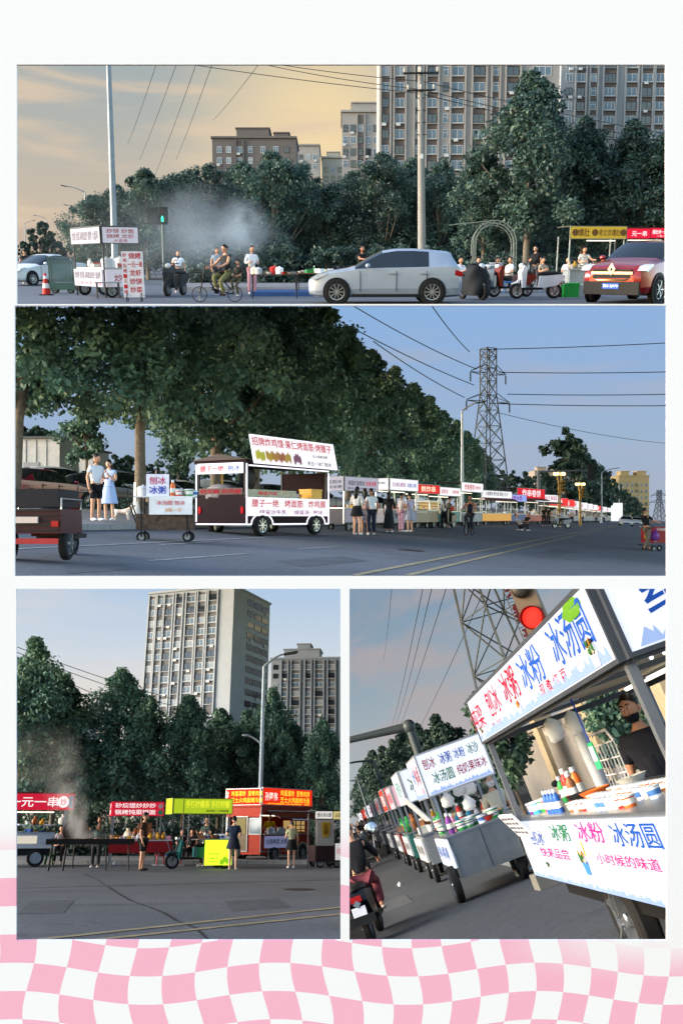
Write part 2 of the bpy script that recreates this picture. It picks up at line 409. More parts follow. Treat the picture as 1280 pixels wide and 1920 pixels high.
    for nm in 'LR':
        if sleeve <= 0: continue
        N['sh' + nm] = (J['sh' + nm], .074); ES.append(('ch', 'sh' + nm))
        if sleeve <= 1: N['s' + nm] = (J['sh' + nm].lerp(J['el' + nm], sleeve), .062); ES.append(('sh' + nm, 's' + nm))
        else:
            N['e' + nm] = (J['el' + nm], .056); N['s' + nm] = (J['el' + nm].lerp(J['wr' + nm], min(.95, sleeve - 1)), .044); ES += [('sh' + nm, 'e' + nm), ('e' + nm, 's' + nm)]
    skin('shirt', N, ES, tm, t)
    if low in ('long', 'shorts'):
        N = dict(pel=(J['pel'], .128)); ES = []
        for nm in 'LR':
            N['hip' + nm] = (J['hip' + nm], .102); ES.append(('pel', 'hip' + nm))
            if low == 'long': N['kn' + nm] = (J['kn' + nm], .075); N['an' + nm] = (J['an' + nm].lerp(J['kn' + nm], .06), .06); ES += [('hip' + nm, 'kn' + nm), ('kn' + nm, 'an' + nm)]
            else: N['k' + nm] = (J['hip' + nm].lerp(J['kn' + nm], .82), .088); ES.append(('hip' + nm, 'k' + nm))
        skin('trousers' if low == 'long' else 'shorts', N, ES, bm_, t)
    else:
        hem = {'skirt': .55, 'mini': .68, 'maxi': .18, 'dress': .50}[low]; b = MB(); n = 20; vs_, fs_ = [], []
        for i in range(6):
            q = i / 5; z = 1.06 + (hem - 1.06) * q + dz
            for j in range(n):
                a = 2 * math.pi * j / n; r = (.13 + .11 * q ** .8) * (1 + .06 * q * math.sin(a * 6)); vs_.append((r * math.cos(a), r * .82 * math.sin(a), z))
        for i in range(5):
            for j in range(n): fs_.append((i * n + j, i * n + (j + 1) % n, (i + 1) * n + (j + 1) % n, (i + 1) * n + j))
        b.add(vs_, fs_); b.build('skirt', bm_, t, 70)
    for nm in 'LR':
        a_, o_ = J['an' + nm], J['to' + nm]; b = MB(); dy = o_.y - a_.y
        b.ell(((a_.x + o_.x) / 2, a_.y + dy * .55, o_.z + .012), (.045, .135, .045), 10, 6, lambda d: 1.0 if d[2] > -.2 else .8); b.build('shoe', cm(shoe, .6), t, 60)
    if hair != 'none':
        b = MB(); b.T = HT; vs_, fs_ = [], []; nu, nv = 18, 10
        cut = {'short': 1.62, 'long': 2.05, 'bun': 1.75, 'bald': 1.3}[hair]
        for i in range(nv + 1):
            for j in range(nu):
                a = 2 * math.pi * j / nu; front = max(0, -math.sin(a)); tmax = cut * (1 - .42 * front ** .7); th = tmax * i / nv
                k = 1.08 + (.03 * math.sin(a * 5 + i)); vs_.append((.076 * k * math.sin(th) * math.cos(a), .004 + .098 * k * math.sin(th) * math.sin(a), .122 * k * math.cos(th)))
        for i in range(nv):
            for j in range(nu): fs_.append((i * nu + j, (i + 1) * nu + j, (i + 1) * nu + (j + 1) % nu, i * nu + (j + 1) % nu))
        b.add(vs_, fs_)
        if hair == 'long': b.path([(0, .075, .02), (0, .105, -.12), (0, .10, -.28), (0, .09, -.36)], [.07, .085, .07, .02], 10)
        if hair == 'bun': b.ell((0, .10, .06), (.045, .045, .045), 10, 8)
        b.build('hair', HAIR, t, 70)
    if fine:
        for d in (-1, 1):
            b = MB(); b.T = HT; b.ell((.030 * d, -.0885, .012), (.015, .008, .0075), 10, 6); e = b.build('eye', cm('e8e2da', .3), t, 60)
            b = MB(); b.T = HT; b.ell((.030 * d, -.0955, .012), (.0065, .003, .0065), 8, 5); b.build('iris', cm('1a100a', .2), e, 60)
            b = MB(); b.T = HT; b.path([(.014 * d, -.0965, .034), (.03 * d, -.097, .040), (.048 * d, -.088, .034)], [.004, .0055, .003], 6); b.build('eyebrow', HAIR, t, 60)
    if mask:
        b = MB(); b.T = HT; vs_, fs_ = [], []
        for i in range(7):
            th = 1.62 + 0.95 * i / 6 if mask != '15161a' else 1.95 + .75 * i / 6
            for j in range(13):
                a = -math.pi / 2 + (j - 6) / 6 * 1.25; k = 1.07 + (.10 if abs(j - 6) < 2 and i < 3 else 0)
                vs_.append((.076 * k * math.sin(th) * math.cos(a), .098 * k * math.sin(th) * math.sin(a), .12 * k * math.cos(th)))
        for i in range(6):
            for j in range(12): fs_.append((i * 13 + j, i * 13 + j + 1, (i + 1) * 13 + j + 1, (i + 1) * 13 + j))
        b.add(vs_, fs_); b.build('face_mask', cm(mask, .8), t, 70)
    return t

# ---------------------------------------------------------------- wheels and vehicles
TYRE = mat('tyre_rubber', '1b1b1c', .85, var=.15, scale=12); DARK = mat('dark_plastic', '121315', .6)
ALLOY = mat('alloy', 'b4b7ba', .3, .9, .05); STEEL = mat('steel', '9a9ea2', .35, .85, .1); CHROME = mat('chrome', 'd0d2d4', .12, 1.0, .03)
IRON = mat('dark_iron', '2c2d2e', .55, .5, .2); GREY = mat('galvanised', '8b9094', .5, .6, .12)
WM = {}
def wheel(parent, x, y, z, r, wd, style='alloy', spokes=10, name='wheel'):
    """axle along y, outer face to -y when y<0"""
    k = (r, wd, style, spokes)
    if k not in WM:
        a = MB(); a.lathe([(r * .66, -wd / 2), (r * .93, -wd / 2), (r, -wd * .32), (r, wd * .32), (r * .93, wd / 2), (r * .66, wd / 2)], 28, axis='y', cap=False)
        b = MB()
        if style == 'spoke':
            b.lathe([(r * .93, -.012), (r * .93, .012), (r * .88, .012), (r * .88, -.012), (r * .93, -.012)], 24, axis='y', cap=False)
            for i in range(14):
                an = math.pi * 2 * i / 14; b.tube((0, 0, 0), (r * .9 * math.cos(an), 0, r * .9 * math.sin(an)), .004, n=4)
            b.lathe([(.03, -.03), (.03, .03)], 10, axis='y')
        else:
            b.lathe([(r * .68, -wd * .49), (r * .62, -wd * .46), (r * .60, -wd * .2), (r * .60, wd * .4)], 28, axis='y', cap=False)
            b.lathe([(r * .6, -wd * .12), (.001, -wd * .12)], 20, axis='y', cap=False)
            b.lathe([(r * .16, -wd * .4), (r * .14, -wd * .48), (.002, -wd * .5)], 14, axis='y', cap=False)
            for i in range(spokes):
                an = math.pi * 2 * i / spokes; c, s_ = math.cos(an), math.sin(an)
                b.bar((r * .12 * c, -wd * .40, r * .12 * s_), (r * .63 * c, -wd * .42, r * .63 * s_), r * (.11 if spokes > 6 else .2), wd * .14)
        WM[k] = (a.mesh('tyre', TYRE, 40), b.mesh('rim', [ALLOY if style == 'alloy' else STEEL], 40))
    o = bpy.data.objects.new(name, WM[k][0]); COL.objects.link(o); o.parent = parent
    o.matrix_basis = Matrix.Translation((x, y, z)) @ (Matrix.Rotation(math.pi, 4, 'Z') if y > 0 else Matrix.Identity(4))
    link('rim', WM[k][1], o)
    return o
HATCH = dict(L=4.2, st=[(0, .30, .60, .62, .56, .45), (.05, .24, .66, .69, .70, .55), (.22, .19, .73, .78, .82, .66), (.6, .18, .83, .89, .87, .72), (1.1, .18, .90, .965, .885, .74), (1.28, .18, .925, 1.02, .89, .72),
    (1.65, .18, .945, 1.24, .89, .66), (2.02, .18, .96, 1.415, .89, .60), (2.35, .18, .965, 1.465, .89, .59), (2.42, .18, .967, 1.47, .89, .59), (2.85, .18, .975, 1.475, .89, .585), (3.28, .18, .985, 1.45, .89, .57), (3.45, .18, .99, 1.435, .885, .565), (3.80, .18, 1.0, 1.40, .88, .56), (3.90, .19, 1.0, 1.35, .875, .57), (4.09, .2, .99, 1.04, .86, .62), (4.14, .24, .93, .97, .83, .63), (4.19, .34, .72, .74, .74, .6)],
    glass={(5, 6): 's', (6, 7): 's', (7, 8): 's', (9, 10): 's', (10, 11): 's'}, ws=[(5, 6), (6, 7)], rw=[(14, 15)], wheels=(.78, 3.37), r=.325)
SUVS = dict(L=4.45, st=[(0, .34, .70, .72, .60, .5), (.05, .26, .80, .83, .76, .6), (.25, .22, .92, .97, .87, .7), (.7, .21, 1.0, 1.05, .91, .75), (1.15, .21, 1.05, 1.11, .92, .76), (1.3, .21, 1.06, 1.15, .92, .74),
    (1.65, .21, 1.07, 1.38, .92, .68), (2.0, .21, 1.08, 1.55, .92, .62), (2.35, .21, 1.09, 1.60, .92, .61), (2.44, .21, 1.09, 1.605, .92, .61), (2.9, .21, 1.10, 1.61, .92, .60), (3.4, .21, 1.13, 1.58, .92, .59), (3.7, .22, 1.16, 1.55, .91, .58), (3.95, .23, 1.17, 1.50, .9, .57), (4.25, .26, 1.12, 1.2, .88, .62), (4.38, .3, 1.0, 1.03, .84, .62), (4.45, .42, .78, .8, .76, .6)],
    glass={(5, 6): 's', (6, 7): 's', (7, 8): 's', (9, 10): 's', (10, 11): 's'}, ws=[(5, 6), (6, 7)], rw=[(13, 14)], wheels=(.85, 3.55), r=.36)
SEDAN = dict(L=4.7, st=[(0, .30, .58, .6, .56, .45), (.06, .22, .65, .69, .74, .6), (.3, .19, .74, .80, .86, .7), (.9, .18, .84, .90, .89, .74), (1.25, .18, .90, .96, .9, .74), (1.4, .18, .92, 1.0, .9, .72),
    (1.8, .18, .94, 1.22, .9, .66), (2.2, .18, .95, 1.39, .9, .60), (2.6, .18, .955, 1.44, .9, .59), (2.68, .18, .957, 1.44, .9, .59), (3.1, .18, .965, 1.42, .9, .585), (3.55, .18, .97, 1.31, .9, .60), (3.95, .18, .98, 1.08, .89, .66), (4.1, .19, .985, 1.05, .88, .7), (4.5, .22, .98, 1.03, .86, .68), (4.65, .30, .9, .93, .8, .62), (4.7, .4, .7, .72, .72, .58)],
    glass={(5, 6): 's', (6, 7): 's', (7, 8): 's', (9, 10): 's', (10, 11): 's'}, ws=[(5, 6), (6, 7)], rw=[(10, 11), (11, 12)], wheels=(.85, 3.75), r=.32)
GLASS = mat('tinted_glass', '14181c', .06, spec=.8, var=.05); PLATE = cm('1f58b8', .5)
def car(P, T, label, spec, paint, name='parked_car', group=None, plate=None, spokes=10, lights=True, bright=False):
    t = thing(name, label, 'car', T, group); L = spec['L']; st = spec['st']
    rings = []
    for x, zb, be, tp, wd, wt in st:
        z6 = max(tp - .07, be + .2 * (tp - be))
        h = [(0, zb), (wd * .8, zb), (wd * .95, zb + .06), (wd, zb + .30 * (be - zb)), (wd * .998, zb + .62 * (be - zb)), (wd * .965, be - .012), (wd * .94, be), (wt + .035, z6), (wt * .8, tp - .012), (0, tp)]
        rings.append([(x - L / 2, -y, z) for y, z in h] + [(x - L / 2, y, z) for y, z in h[-2:0:-1]])
    n = len(rings[0]); groups = {}
    for i in range(len(rings) - 1):
        for j in range(n):
            key = 'body'; side = 6 if j == 6 else (n - 7 if j == n - 7 else None)
            if side is not None and i == 8: key = ('door_pillar', j)
            if side is not None and (i, i + 1) in spec['glass']: key = ('side_window', j, 0 if i < 8 else 1)
            if j in (7, 8, n - 8, n - 9) and (i, i + 1) in spec['ws']: key = ('windscreen',)
            if j in (7, 8, n - 8, n - 9) and (i, i + 1) in spec['rw']: key = ('rear_window',)
            groups.setdefault(key, []).append((i, j))
    for key, fl in groups.items():
        b = MB()
        for i, j in fl: b.quad(rings[i][j], rings[i][(j + 1) % n], rings[i + 1][(j + 1) % n], rings[i + 1][j])
        if key == 'body': b.quad(*rings[0]); b.quad(*rings[-1])
        import bmesh
        me = b.mesh('m', paint if key == 'body' else GLASS); bm = bmesh.new(); bm.from_mesh(me); bmesh.ops.remove_doubles(bm, verts=bm.verts, dist=.0005); bm.to_mesh(me); bm.free()
        me.polygons.foreach_set('use_smooth', [True] * len(me.polygons)); me.set_sharp_from_angle(angle=R(38))
        link(key if key == 'body' else key[0], me, t)
    r = spec['r']; W = max(s[4] for s in st)
    for xx in spec['wheels']:
        for d in (-1, 1):
            b = MB(); b.lathe([(r * 1.16, -.03), (r * 1.16, .004), (r * 1.10, .006), (.01, .006)] if d > 0 else [(r * 1.16, .03), (r * 1.16, -.004), (r * 1.10, -.006), (.01, -.006)], 28, (xx - L / 2, d * W, r * 1.02), 'y', cap=False); b.build('wheel_arch', DARK, t, 30)
            wheel(t, xx - L / 2, d * (W - .075), r, r, .19, 'alloy', spokes)
    x0 = -L / 2
    zbe = st[3][2]
    for d in (-1, 1):
        b = MB(); b.prism([(x0 + .06, zbe - .17), (x0 + .16, zbe - .20), (x0 + .52, zbe - .05), (x0 + .50, zbe - .01), (x0 + .22, zbe - .06)], d * (W * .70), d * (W * .955)); h_ = b.build('headlight', mat('headlight_lens', 'c8ccd0', .1, spec=.8, emit=1.2 if bright else 0), t)
        b = MB(); b.prism([(L / 2 - .20, zbe + .08), (L / 2 - .02, zbe + .02), (L / 2 - .015, zbe - .10), (L / 2 - .22, zbe - .06)], d * (W * .70), d * (W * .975)); b.build('tail_light', cm('8e1216', .25), t)
        b = MB(); b.ell((x0 + 1.62, d * (W + .09), st[5][2] + .09), (.07, .10, .065), 12, 8); b.build('mirror', paint, t, 60)
        for hx in (2.28, 3.15):
            b = MB(); b.box(x0 + hx - .10, x0 + hx + .10, d * W - .02 if d > 0 else d * W - .03, d * W + .03 if d > 0 else d * W + .02, zbe - .03, zbe + .005); b.build('door_handle', paint, t)
        for dx in (1.42, 2.40, 3.22):       # door shut lines
            b = MB(); b.box(x0 + dx - .008, x0 + dx + .008, d * (W + .001) - .006, d * (W + .001) + .006, .34, zbe + .05); b.build('door_gap', DARK, t)
        b = MB(); b.box(x0 + 1.2, L / 2 - 1.15, d * W - .03, d * W + .012, .20, .27); b.build('sill', DARK, t)
    b = MB(); b.box(x0 - .006, x0 + .1, -.5, .5, .28, .42); b.build('grille', DARK, t)
    for xx, sx in ((x0 - .012, 1), (L / 2 + .0, -1)):
        zz = .45 if sx > 0 else (.86 if spec is SEDAN else .80)
        b = MB(); b.box(xx - .012, xx + .012, -.22, .22, zz - .07, zz + .07); p = b.build('number_plate', PLATE, t)
        if plate: text(plate, cm('f0f0f0', .5), p, 0, zz, .40, .09, y=0, T=(Matrix.Translation((xx - .016 * sx, 0, 0)) @ Matrix.Rotation(R(-90 * sx), 4, 'Z')))
    return t

# ---------------------------------------------------------------- stalls
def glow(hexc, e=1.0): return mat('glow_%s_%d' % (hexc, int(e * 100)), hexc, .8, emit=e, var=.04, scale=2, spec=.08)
ITEMS = {}
def item_mesh(kind, col):
    k = (kind, col)
    if k in ITEMS: return ITEMS[k]
    b = MB(); m = cm(col, .4)
    if kind == 'tub': b.lathe([(.0, 0), (.06, 0), (.075, .10)], 14, cap=False); b.m = 1; b.lathe([(.08, .10), (.08, .115), (.0, .12)], 14, cap=False); b.m = 2; b.lathe([(.0655, .03), (.0735, .085)], 14, cap=False)
    elif kind == 'bottle': b.lathe([(0, 0), (.036, 0), (.038, .14), (.034, .165), (.018, .19), (.016, .20)], 14, cap=False); b.m = 1; b.lathe([(.021, .20), (.021, .235), (0, .237)], 12, cap=False); b.m = 2; b.lathe([(.0395, .05), (.0395, .115)], 14, cap=False)
    elif kind == 'bowl': b.lathe([(.05, 0), (.11, .07), (.10, .07), (.06, .03), (0, .05)], 14, cap=False)
    elif kind == 'box': b.box(-.12, .12, -.09, .09, 0, .10); b.box(-.125, .125, -.095, .095, .10, .118)
    elif kind == 'crate':
        b.box(-.2, .2, -.14, .14, 0, .02)
        for z in (.05, .12, .19): b.box(-.2, .2, -.145, -.13, z, z + .05); b.box(-.2, .2, .13, .145, z, z + .05); b.box(-.205, -.19, -.14, .14, z, z + .05); b.box(.19, .205, -.14, .14, z, z + .05)
    elif kind == 'bag': b.ell((0, 0, .11), (.12, .09, .12), 12, 8, lambda d: 1 + .12 * math.sin(d[0] * 9 + d[2] * 7)); b.path([(0, 0, .2), (.01, 0, .28)], [.03, .05], 8)
    elif kind == 'tray': b.lathe([(.16, 0), (.18, .04), (.17, .04), (.15, .012), (0, .02)], 4, cap=False)
    elif kind == 'skewer':
        for i in range(6): b.tube((-.15 + i * .05, -.12, .015 + .004 * i), (-.14 + i * .05, .12, .02), .012, n=5)
    elif kind == 'pot': b.lathe([(.13, 0), (.14, .18), (.145, .18), (.10, .22), (.02, .235), (.02, .26), (0, .26)], 16, cap=False)
    ITEMS[k] = b.mesh(kind, [m, cm('d8dadc' if col not in ('ffffff', 'e8e8e8') else 'c03028' if kind == 'bottle' else 'b9c4cc', .35), cm('e4e2da' if col not in ('ffffff', 'e8e8e8') else '4a7ab8', .6)], 50)
    return ITEMS[k]
NAMEOF = {'tub': 'plastic_tub', 'bottle': 'drink_bottle', 'bowl': 'bowl', 'box': 'food_box', 'crate': 'crate', 'bag': 'plastic_bag', 'tray': 'food_tray', 'skewer': 'skewer_bundle', 'pot': 'steel_pot'}
CATOF = {'tub': 'tub', 'bottle': 'bottle', 'bowl': 'bowl', 'box': 'box', 'crate': 'crate', 'bag': 'bag', 'tray': 'tray', 'skewer': 'skewers', 'pot': 'pot'}
COLN = {'ffffff': 'white', 'e8e8e8': 'white', 'c03028': 'red', '2f8f4a': 'green', 'd8a030': 'yellow', '3060b0': 'blue', '8a5a38': 'brown', 'c8c8c0': 'pale grey', '7a3a90': 'purple', 'e07030': 'orange', 'e8dcc0': 'cream', 'b8bcc0': 'silver', '303030': 'black', 'd890b0': 'pink', '40a8c8': 'light blue'}
def item(T, kind, col, where, x, y, z, s=1.0, rz=0.0):
    o = link(NAMEOF[kind], item_mesh(kind, col), None, T @ Matrix.Translation((x, y, z)) @ Matrix.Rotation(rz, 4, 'Z') @ Matrix.Scale(s, 4))
    return tag(o, '%s %s %s' % (COLN[col], NAMEOF[kind].replace('_', ' '), where), CATOF[kind], 'goods ' + where)
def goods(T, where, x0, x1, y0, y1, z, n, seed, kinds=('tub', 'bottle', 'box', 'bowl', 'bag'), cols=('ffffff', 'c03028', '2f8f4a', 'd8a030', 'c8c8c0', '8a5a38'), s=1.0):
    r = random.Random(seed)
    for i in range(n):
        item(T, r.choice(kinds), r.choice(cols), where, x0 + (x1 - x0) * (i + .5) / n + r.uniform(-.02, .02), y0 + (y1 - y0) * r.random(), z, s * r.uniform(.8, 1.2), r.random() * 3)
class Stall:
    def __init__(s, P, T, label, L, W, name='food_stall', cat='food stall', group=None):
        s.T, s.L, s.W = T, L, W; s.t = thing(name, label, cat, T, group)
    def ft(s, face):
        if face == 'f': return Matrix.Identity(4)
        if face == 'l': return Matrix.Translation((-s.L / 2, s.W / 2, 0)) @ Matrix.Rotation(R(-90), 4, 'Z')
        if face == 'r': return Matrix.Translation((s.L / 2, s.W / 2, 0)) @ Matrix.Rotation(R(90), 4, 'Z')
        return Matrix.Translation((0, s.W, 0)) @ Matrix.Rotation(R(180), 4, 'Z')
    def panel(s, face, x0, x1, z0, z1, m, texts=(), name='sign_panel', y=-.05, th=.045, frame=None, tilt=0.0):
        """a flat panel on one face; texts: (string, material, xc, zc, w, h)"""
        b = MB(); zc = (z0 + z1) / 2; b.box(x0, x1, 0, th, z0 - zc, z1 - zc)
        B = s.ft(face) @ Matrix.Translation((0, y, zc)) @ Matrix.Rotation(tilt, 4, 'X')
        o = b.build(name, m, s.t, T=B)
        if frame:
            b = MB(); g = .025
            b.box(x0 - g, x1 + g, -.008, th * .9, z1 - zc, z1 - zc + g); b.box(x0 - g, x1 + g, -.008, th * .9, z0 - zc - g, z0 - zc); b.box(x0 - g, x0, -.008, th * .9, z0 - zc, z1 - zc); b.box(x1, x1 + g, -.008, th * .9, z0 - zc, z1 - zc)
            b.build('frame', frame, o)
        for tx in texts: text(tx[0], tx[1], o, tx[2], tx[3] - zc, tx[4], tx[5])
        return o
    def box(s, name, m, x0, x1, y0, y1, z0, z1):
        b = MB(); b.box(x0, x1, y0, y1, z0, z1); return b.build(name, m, s.t)
    def posts(s, z0, z1, m=STEEL, wd=.04, inset=.02, ys=None):
        for x in (-s.L / 2 + inset, s.L / 2 - inset):
            for y in (ys or (inset, s.W - inset)):
                b = MB(); b.bar((x, y, z0), (x, y, z1), wd); b.build('post', m, s.t)
    def wheels(s, r=.22, wd=.12, xs=None, style='steel'):
        for x in (xs or (-s.L * .32, s.L * .32)):
            for y in (.10, s.W - .10): 
                o = wheel(s.t, x, y if y > s.W / 2 else y, r, r, wd, style, 5)
                if y < s.W / 2: o.matrix_basis = Matrix.Translation((x, y, r))
                else: o.matrix_basis = Matrix.Translation((x, y, r)) @ Matrix.Rotation(math.pi, 4, 'Z')
    def roof(s, z, m, over=.08, th=.05): return s.box('roof', m, -s.L / 2 - over, s.L / 2 + over, -over, s.W + over, z, z + th)
    def lamp(s, x0, x1, y, z):
        b = MB(); b.tube((x0, y, z), (x1, y, z), .018, n=8); b.build('lamp_tube', glow('fff4d8', 2.5), s.t)

# ---------------------------------------------------------------- buildings
WINM = {}
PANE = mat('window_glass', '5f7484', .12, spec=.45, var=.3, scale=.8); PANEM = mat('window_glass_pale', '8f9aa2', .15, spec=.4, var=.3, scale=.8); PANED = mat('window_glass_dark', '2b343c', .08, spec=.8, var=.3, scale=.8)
FRAME = cm('d4d6d6', .5)
def window_mesh(wd, h, kind):
    k = (round(wd, 2), round(h, 2), kind)
    if k not in WINM:
        b = MB(); g = .07; b.m = 0
        b.box(-wd / 2, wd / 2, -.06, 0, 0, g); b.box(-wd / 2, wd / 2, -.06, 0, h - g, h); b.box(-wd / 2, -wd / 2 + g, -.06, 0, g, h - g); b.box(wd / 2 - g, wd / 2, -.06, 0, g, h - g)
        if wd > 1.2:
            for q in ((0,) if wd < 2.4 else (-wd / 6, wd / 6)): b.box(q - g / 2, q + g / 2, -.055, 0, g, h - g)
        else: b.box(-wd / 2 + g, wd / 2 - g, -.055, 0, h * .62, h * .62 + g)
        b.m = 1; b.quad((-wd / 2 + g, -.02, g), (wd / 2 - g, -.02, g), (wd / 2 - g, -.02, h - g), (-wd / 2 + g, -.02, h - g))
        WINM[k] = b.mesh('window', [FRAME if kind != 'd' else IRON, {'l': PANE, 'd': PANED, 'm': PANEM}[kind]])
    return WINM[k]
def building(P, T, label, W, Dp, H, fh, front=(), side=(), side_face='r', wall=None, spandrel=None, rib=None, zmin=0.0, seed=1, name='apartment_tower', group=None, parapet=True, roofbits=(), win_h=1.7):
    """front/side: (x, window width, strip width) columns; windows only above zmin (lower ones stand behind trees)"""
    t = thing(name, label, 'building', T, group); rnd = random.Random(seed)
    wall = wall or mat('tower_wall', 'b9b6b0', .85, var=.06, scale=.25); spandrel = spandrel or mat('tower_spandrel', '6a645e', .85, var=.08, scale=.4)
    b = MB(); b.box(-W / 2, W / 2, 0, Dp, 0, H); b.build('wall', wall, t)
    nf = int((H - 1.0) / fh)
    for face, cols in (('f', front), (side_face, side)):
        B = Matrix.Identity(4) if face == 'f' else (Matrix.Translation((W / 2, Dp / 2, 0)) @ Matrix.Rotation(R(90), 4, 'Z') if face == 'r' else Matrix.Translation((-W / 2, Dp / 2, 0)) @ Matrix.Rotation(R(-90), 4, 'Z'))
        for x, ww, sw in cols:
            if sw:
                b = MB(); b.box(x - sw / 2, x + sw / 2, -.05, 0, zmin, H - .6); b.build('spandrel_strip', spandrel, t, T=B)
                for q in (-sw / 2 - .16, sw / 2 + .16):
                    b = MB(); b.box(x + q - .16, x + q + .16, -.42, 0, zmin, H - .4); b.build('pilaster', rib or wall, t, T=B)
            for i in range(nf):
                z = .9 + i * fh
                if z < zmin: continue
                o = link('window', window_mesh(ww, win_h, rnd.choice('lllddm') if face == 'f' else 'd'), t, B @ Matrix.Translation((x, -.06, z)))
                if rnd.random() < .16:
                    if 'ac' not in WINM: WINM['ac'] = MB().box(-.42, .42, -.42, -.07, -.62, -.05).mesh('air_conditioner', cm('c2c4c2', .6))
                    link('air_conditioner', WINM['ac'], o, Matrix.Translation((rnd.choice((-.3, .3)), 0, 0)))
                if sw and ww > 1.3 and i % 1 == 0:
                    k = ('ledge', round(sw, 2))
                    if k not in WINM: WINM[k] = MB().box(-sw / 2, sw / 2, -.30, 0, -.22, -.08).mesh('window_ledge', wall)
                    link('window_ledge', WINM[k], o)
    if parapet:
        b = MB(); b.box(-W / 2 - .3, W / 2 + .3, -.5, Dp + .3, H, H + .5); b.build('cornice', wall, t)
    for i, (x0, x1, y0, y1, h) in enumerate(roofbits):
        b = MB(); b.box(x0, x1, y0, y1, H + .5, H + .5 + h); b.box(x0 - .3, x1 + .3, y0 - .3, y1 + .3, H + .5 + h, H + .8 + h); b.build('roof_house', wall, t)
    return t
# ---------------------------------------------------------------- poles, wires, lattice
def wire(P, label, a, b, sag, r=.022, group=None):
    a, b = Vector(a), Vector(b); pts = [a.lerp(b, i / 14) - Vector((0, 0, sag * 4 * (i / 14) * (1 - i / 14))) for i in range(15)]
    m = MB().path(pts, r, 5); return tag(m.build('power_line', cm('22262a', .6), None, 60, P.M.copy()), label, 'wire', group)
def street_lamp(P, base, h, label, arm=2.2, side=1, r=.10, group=None, low=None, col='aeb6bc', head=.7):
    t = thing('street_lamp', label, 'street lamp', P.T(base), group); m = cm(col, .45, metal=.3)
    b = MB(); b.path([(0, 0, 0), (0, 0, h * .5), (0, 0, h * .93)], [r * 1.3, r, r * .7], 10); b.build('pole', m, t, 50)
    b = MB(); b.lathe([(r * 2.2, 0), (r * 2.2, .05), (r * 1.5, .08), (r * 1.4, .4)], 12); b.build('base', m, t, 40)
    b = MB(); pts = [(side * arm * q, 0, h * .93 + (h * .07) * math.sin(q * math.pi / 2) * 1.0) for q in (0, .12, .3, .55, .8, 1)]; b.path(pts, [r * .7, r * .65, r * .55, r * .5, r * .45, r * .4], 8); b.build('arm', m, t, 60)
    b = MB(); b.T = Matrix.Translation((side * arm, 0, h)) @ Matrix.Rotation(-side * .2, 4, 'Y'); b.prism([(-.1 * side, -.04), (-.1 * side, .05), (side * head, .06), (side * (head + .05), -.02), (side * head * .9, -.06)], -.14, .14); b.build('lamp_head', cm('3c4044', .5), t)
    if low:
        b = MB(); lz, la = low; pts = [(-side * la * q, 0, lz + la * .55 * math.sin(q * math.pi / 2)) for q in (0, .2, .5, .8, 1)]; b.path(pts, [r * .5] * 5, 8); o = b.build('lower_arm', m, t, 60)
        b = MB(); b.ell((-side * la, 0, lz + la * .55), (.22, .10, .06), 10, 6); b.build('lower_lamp_head', m, o, 60)
    return t
def pylon(P, base, H, w0, w1, rz, label, arms=(), n=9, r=.09, z_from=0.0, waist=.72):
    t = thing('transmission_tower', label, 'pylon', P.T(base, rz)); m = mat('lattice_steel', '565d62', .55, .5, .15)
    unit = MB().box(-.5, .5, -.5, .5, 0, 1).mesh('brace', m)
    def bar(name, a, b, wd):
        a, b = Vector(a), Vector(b); d = b - a; q = d.to_track_quat('Z', 'Y').to_matrix().to_4x4()
        return link(name, unit, t, Matrix.Translation(a) @ q @ Matrix.Diagonal((wd, wd, d.length, 1)))
    def half(z):
        q = z / H; return (w0 + (w1 - w0) * min(1, q / waist)) / 2
    cs = [(-1, -1), (1, -1), (1, 1), (-1, 1)]
    zs = [0.0]; 
    for i in range(n): zs.append(H * (1 - (1 - (i + 1) / n) ** 1.25))
    zs = [z for z in zs if z >= z_from]
    for sx, sy in cs: 
        bar('leg', (sx * half(zs[0]), sy * half(zs[0]), zs[0]), (sx * half(H * waist), sy * half(H * waist), H * waist), r * 2)
        if waist < 1: bar('leg', (sx * half(H * waist), sy * half(H * waist), H * waist), (sx * half(H), sy * half(H), H), r * 1.8)
    for i in range(len(zs) - 1):
        a, b = zs[i], zs[i + 1]; ha, hb = half(a), half(b)
        for k in range(4):
            p, q = cs[k], cs[(k + 1) % 4]
            bar('brace', (p[0] * ha, p[1] * ha, a), (q[0] * hb, q[1] * hb, b), r * 1.1); bar('brace', (q[0] * ha, q[1] * ha, a), (p[0] * hb, p[1] * hb, b), r * 1.1)
            bar('strut', (p[0] * hb, p[1] * hb, b), (q[0] * hb, q[1] * hb, b), r)
    for z, ln in arms:
        for s_ in (-1, 1):
            hh = half(z)
            for y in (-hh, hh): bar('cross_arm', (s_ * hh, y, z), (s_ * ln, 0, z + .1), r * 1.3)
            for y in (-hh, hh): bar('cross_arm', (s_ * hh, y, z + 1.4), (s_ * ln, 0, z + .2), r * 1.1)
            b = MB(); b.lathe([(.03, 0)] + [(.16 if i % 2 else .07, -.12 * i) for i in range(1, 13)] + [(.03, -1.6)], 10, (s_ * ln, 0, z)); b.build('insulator', cm('3a3f44', .4), t, 40)
    return t
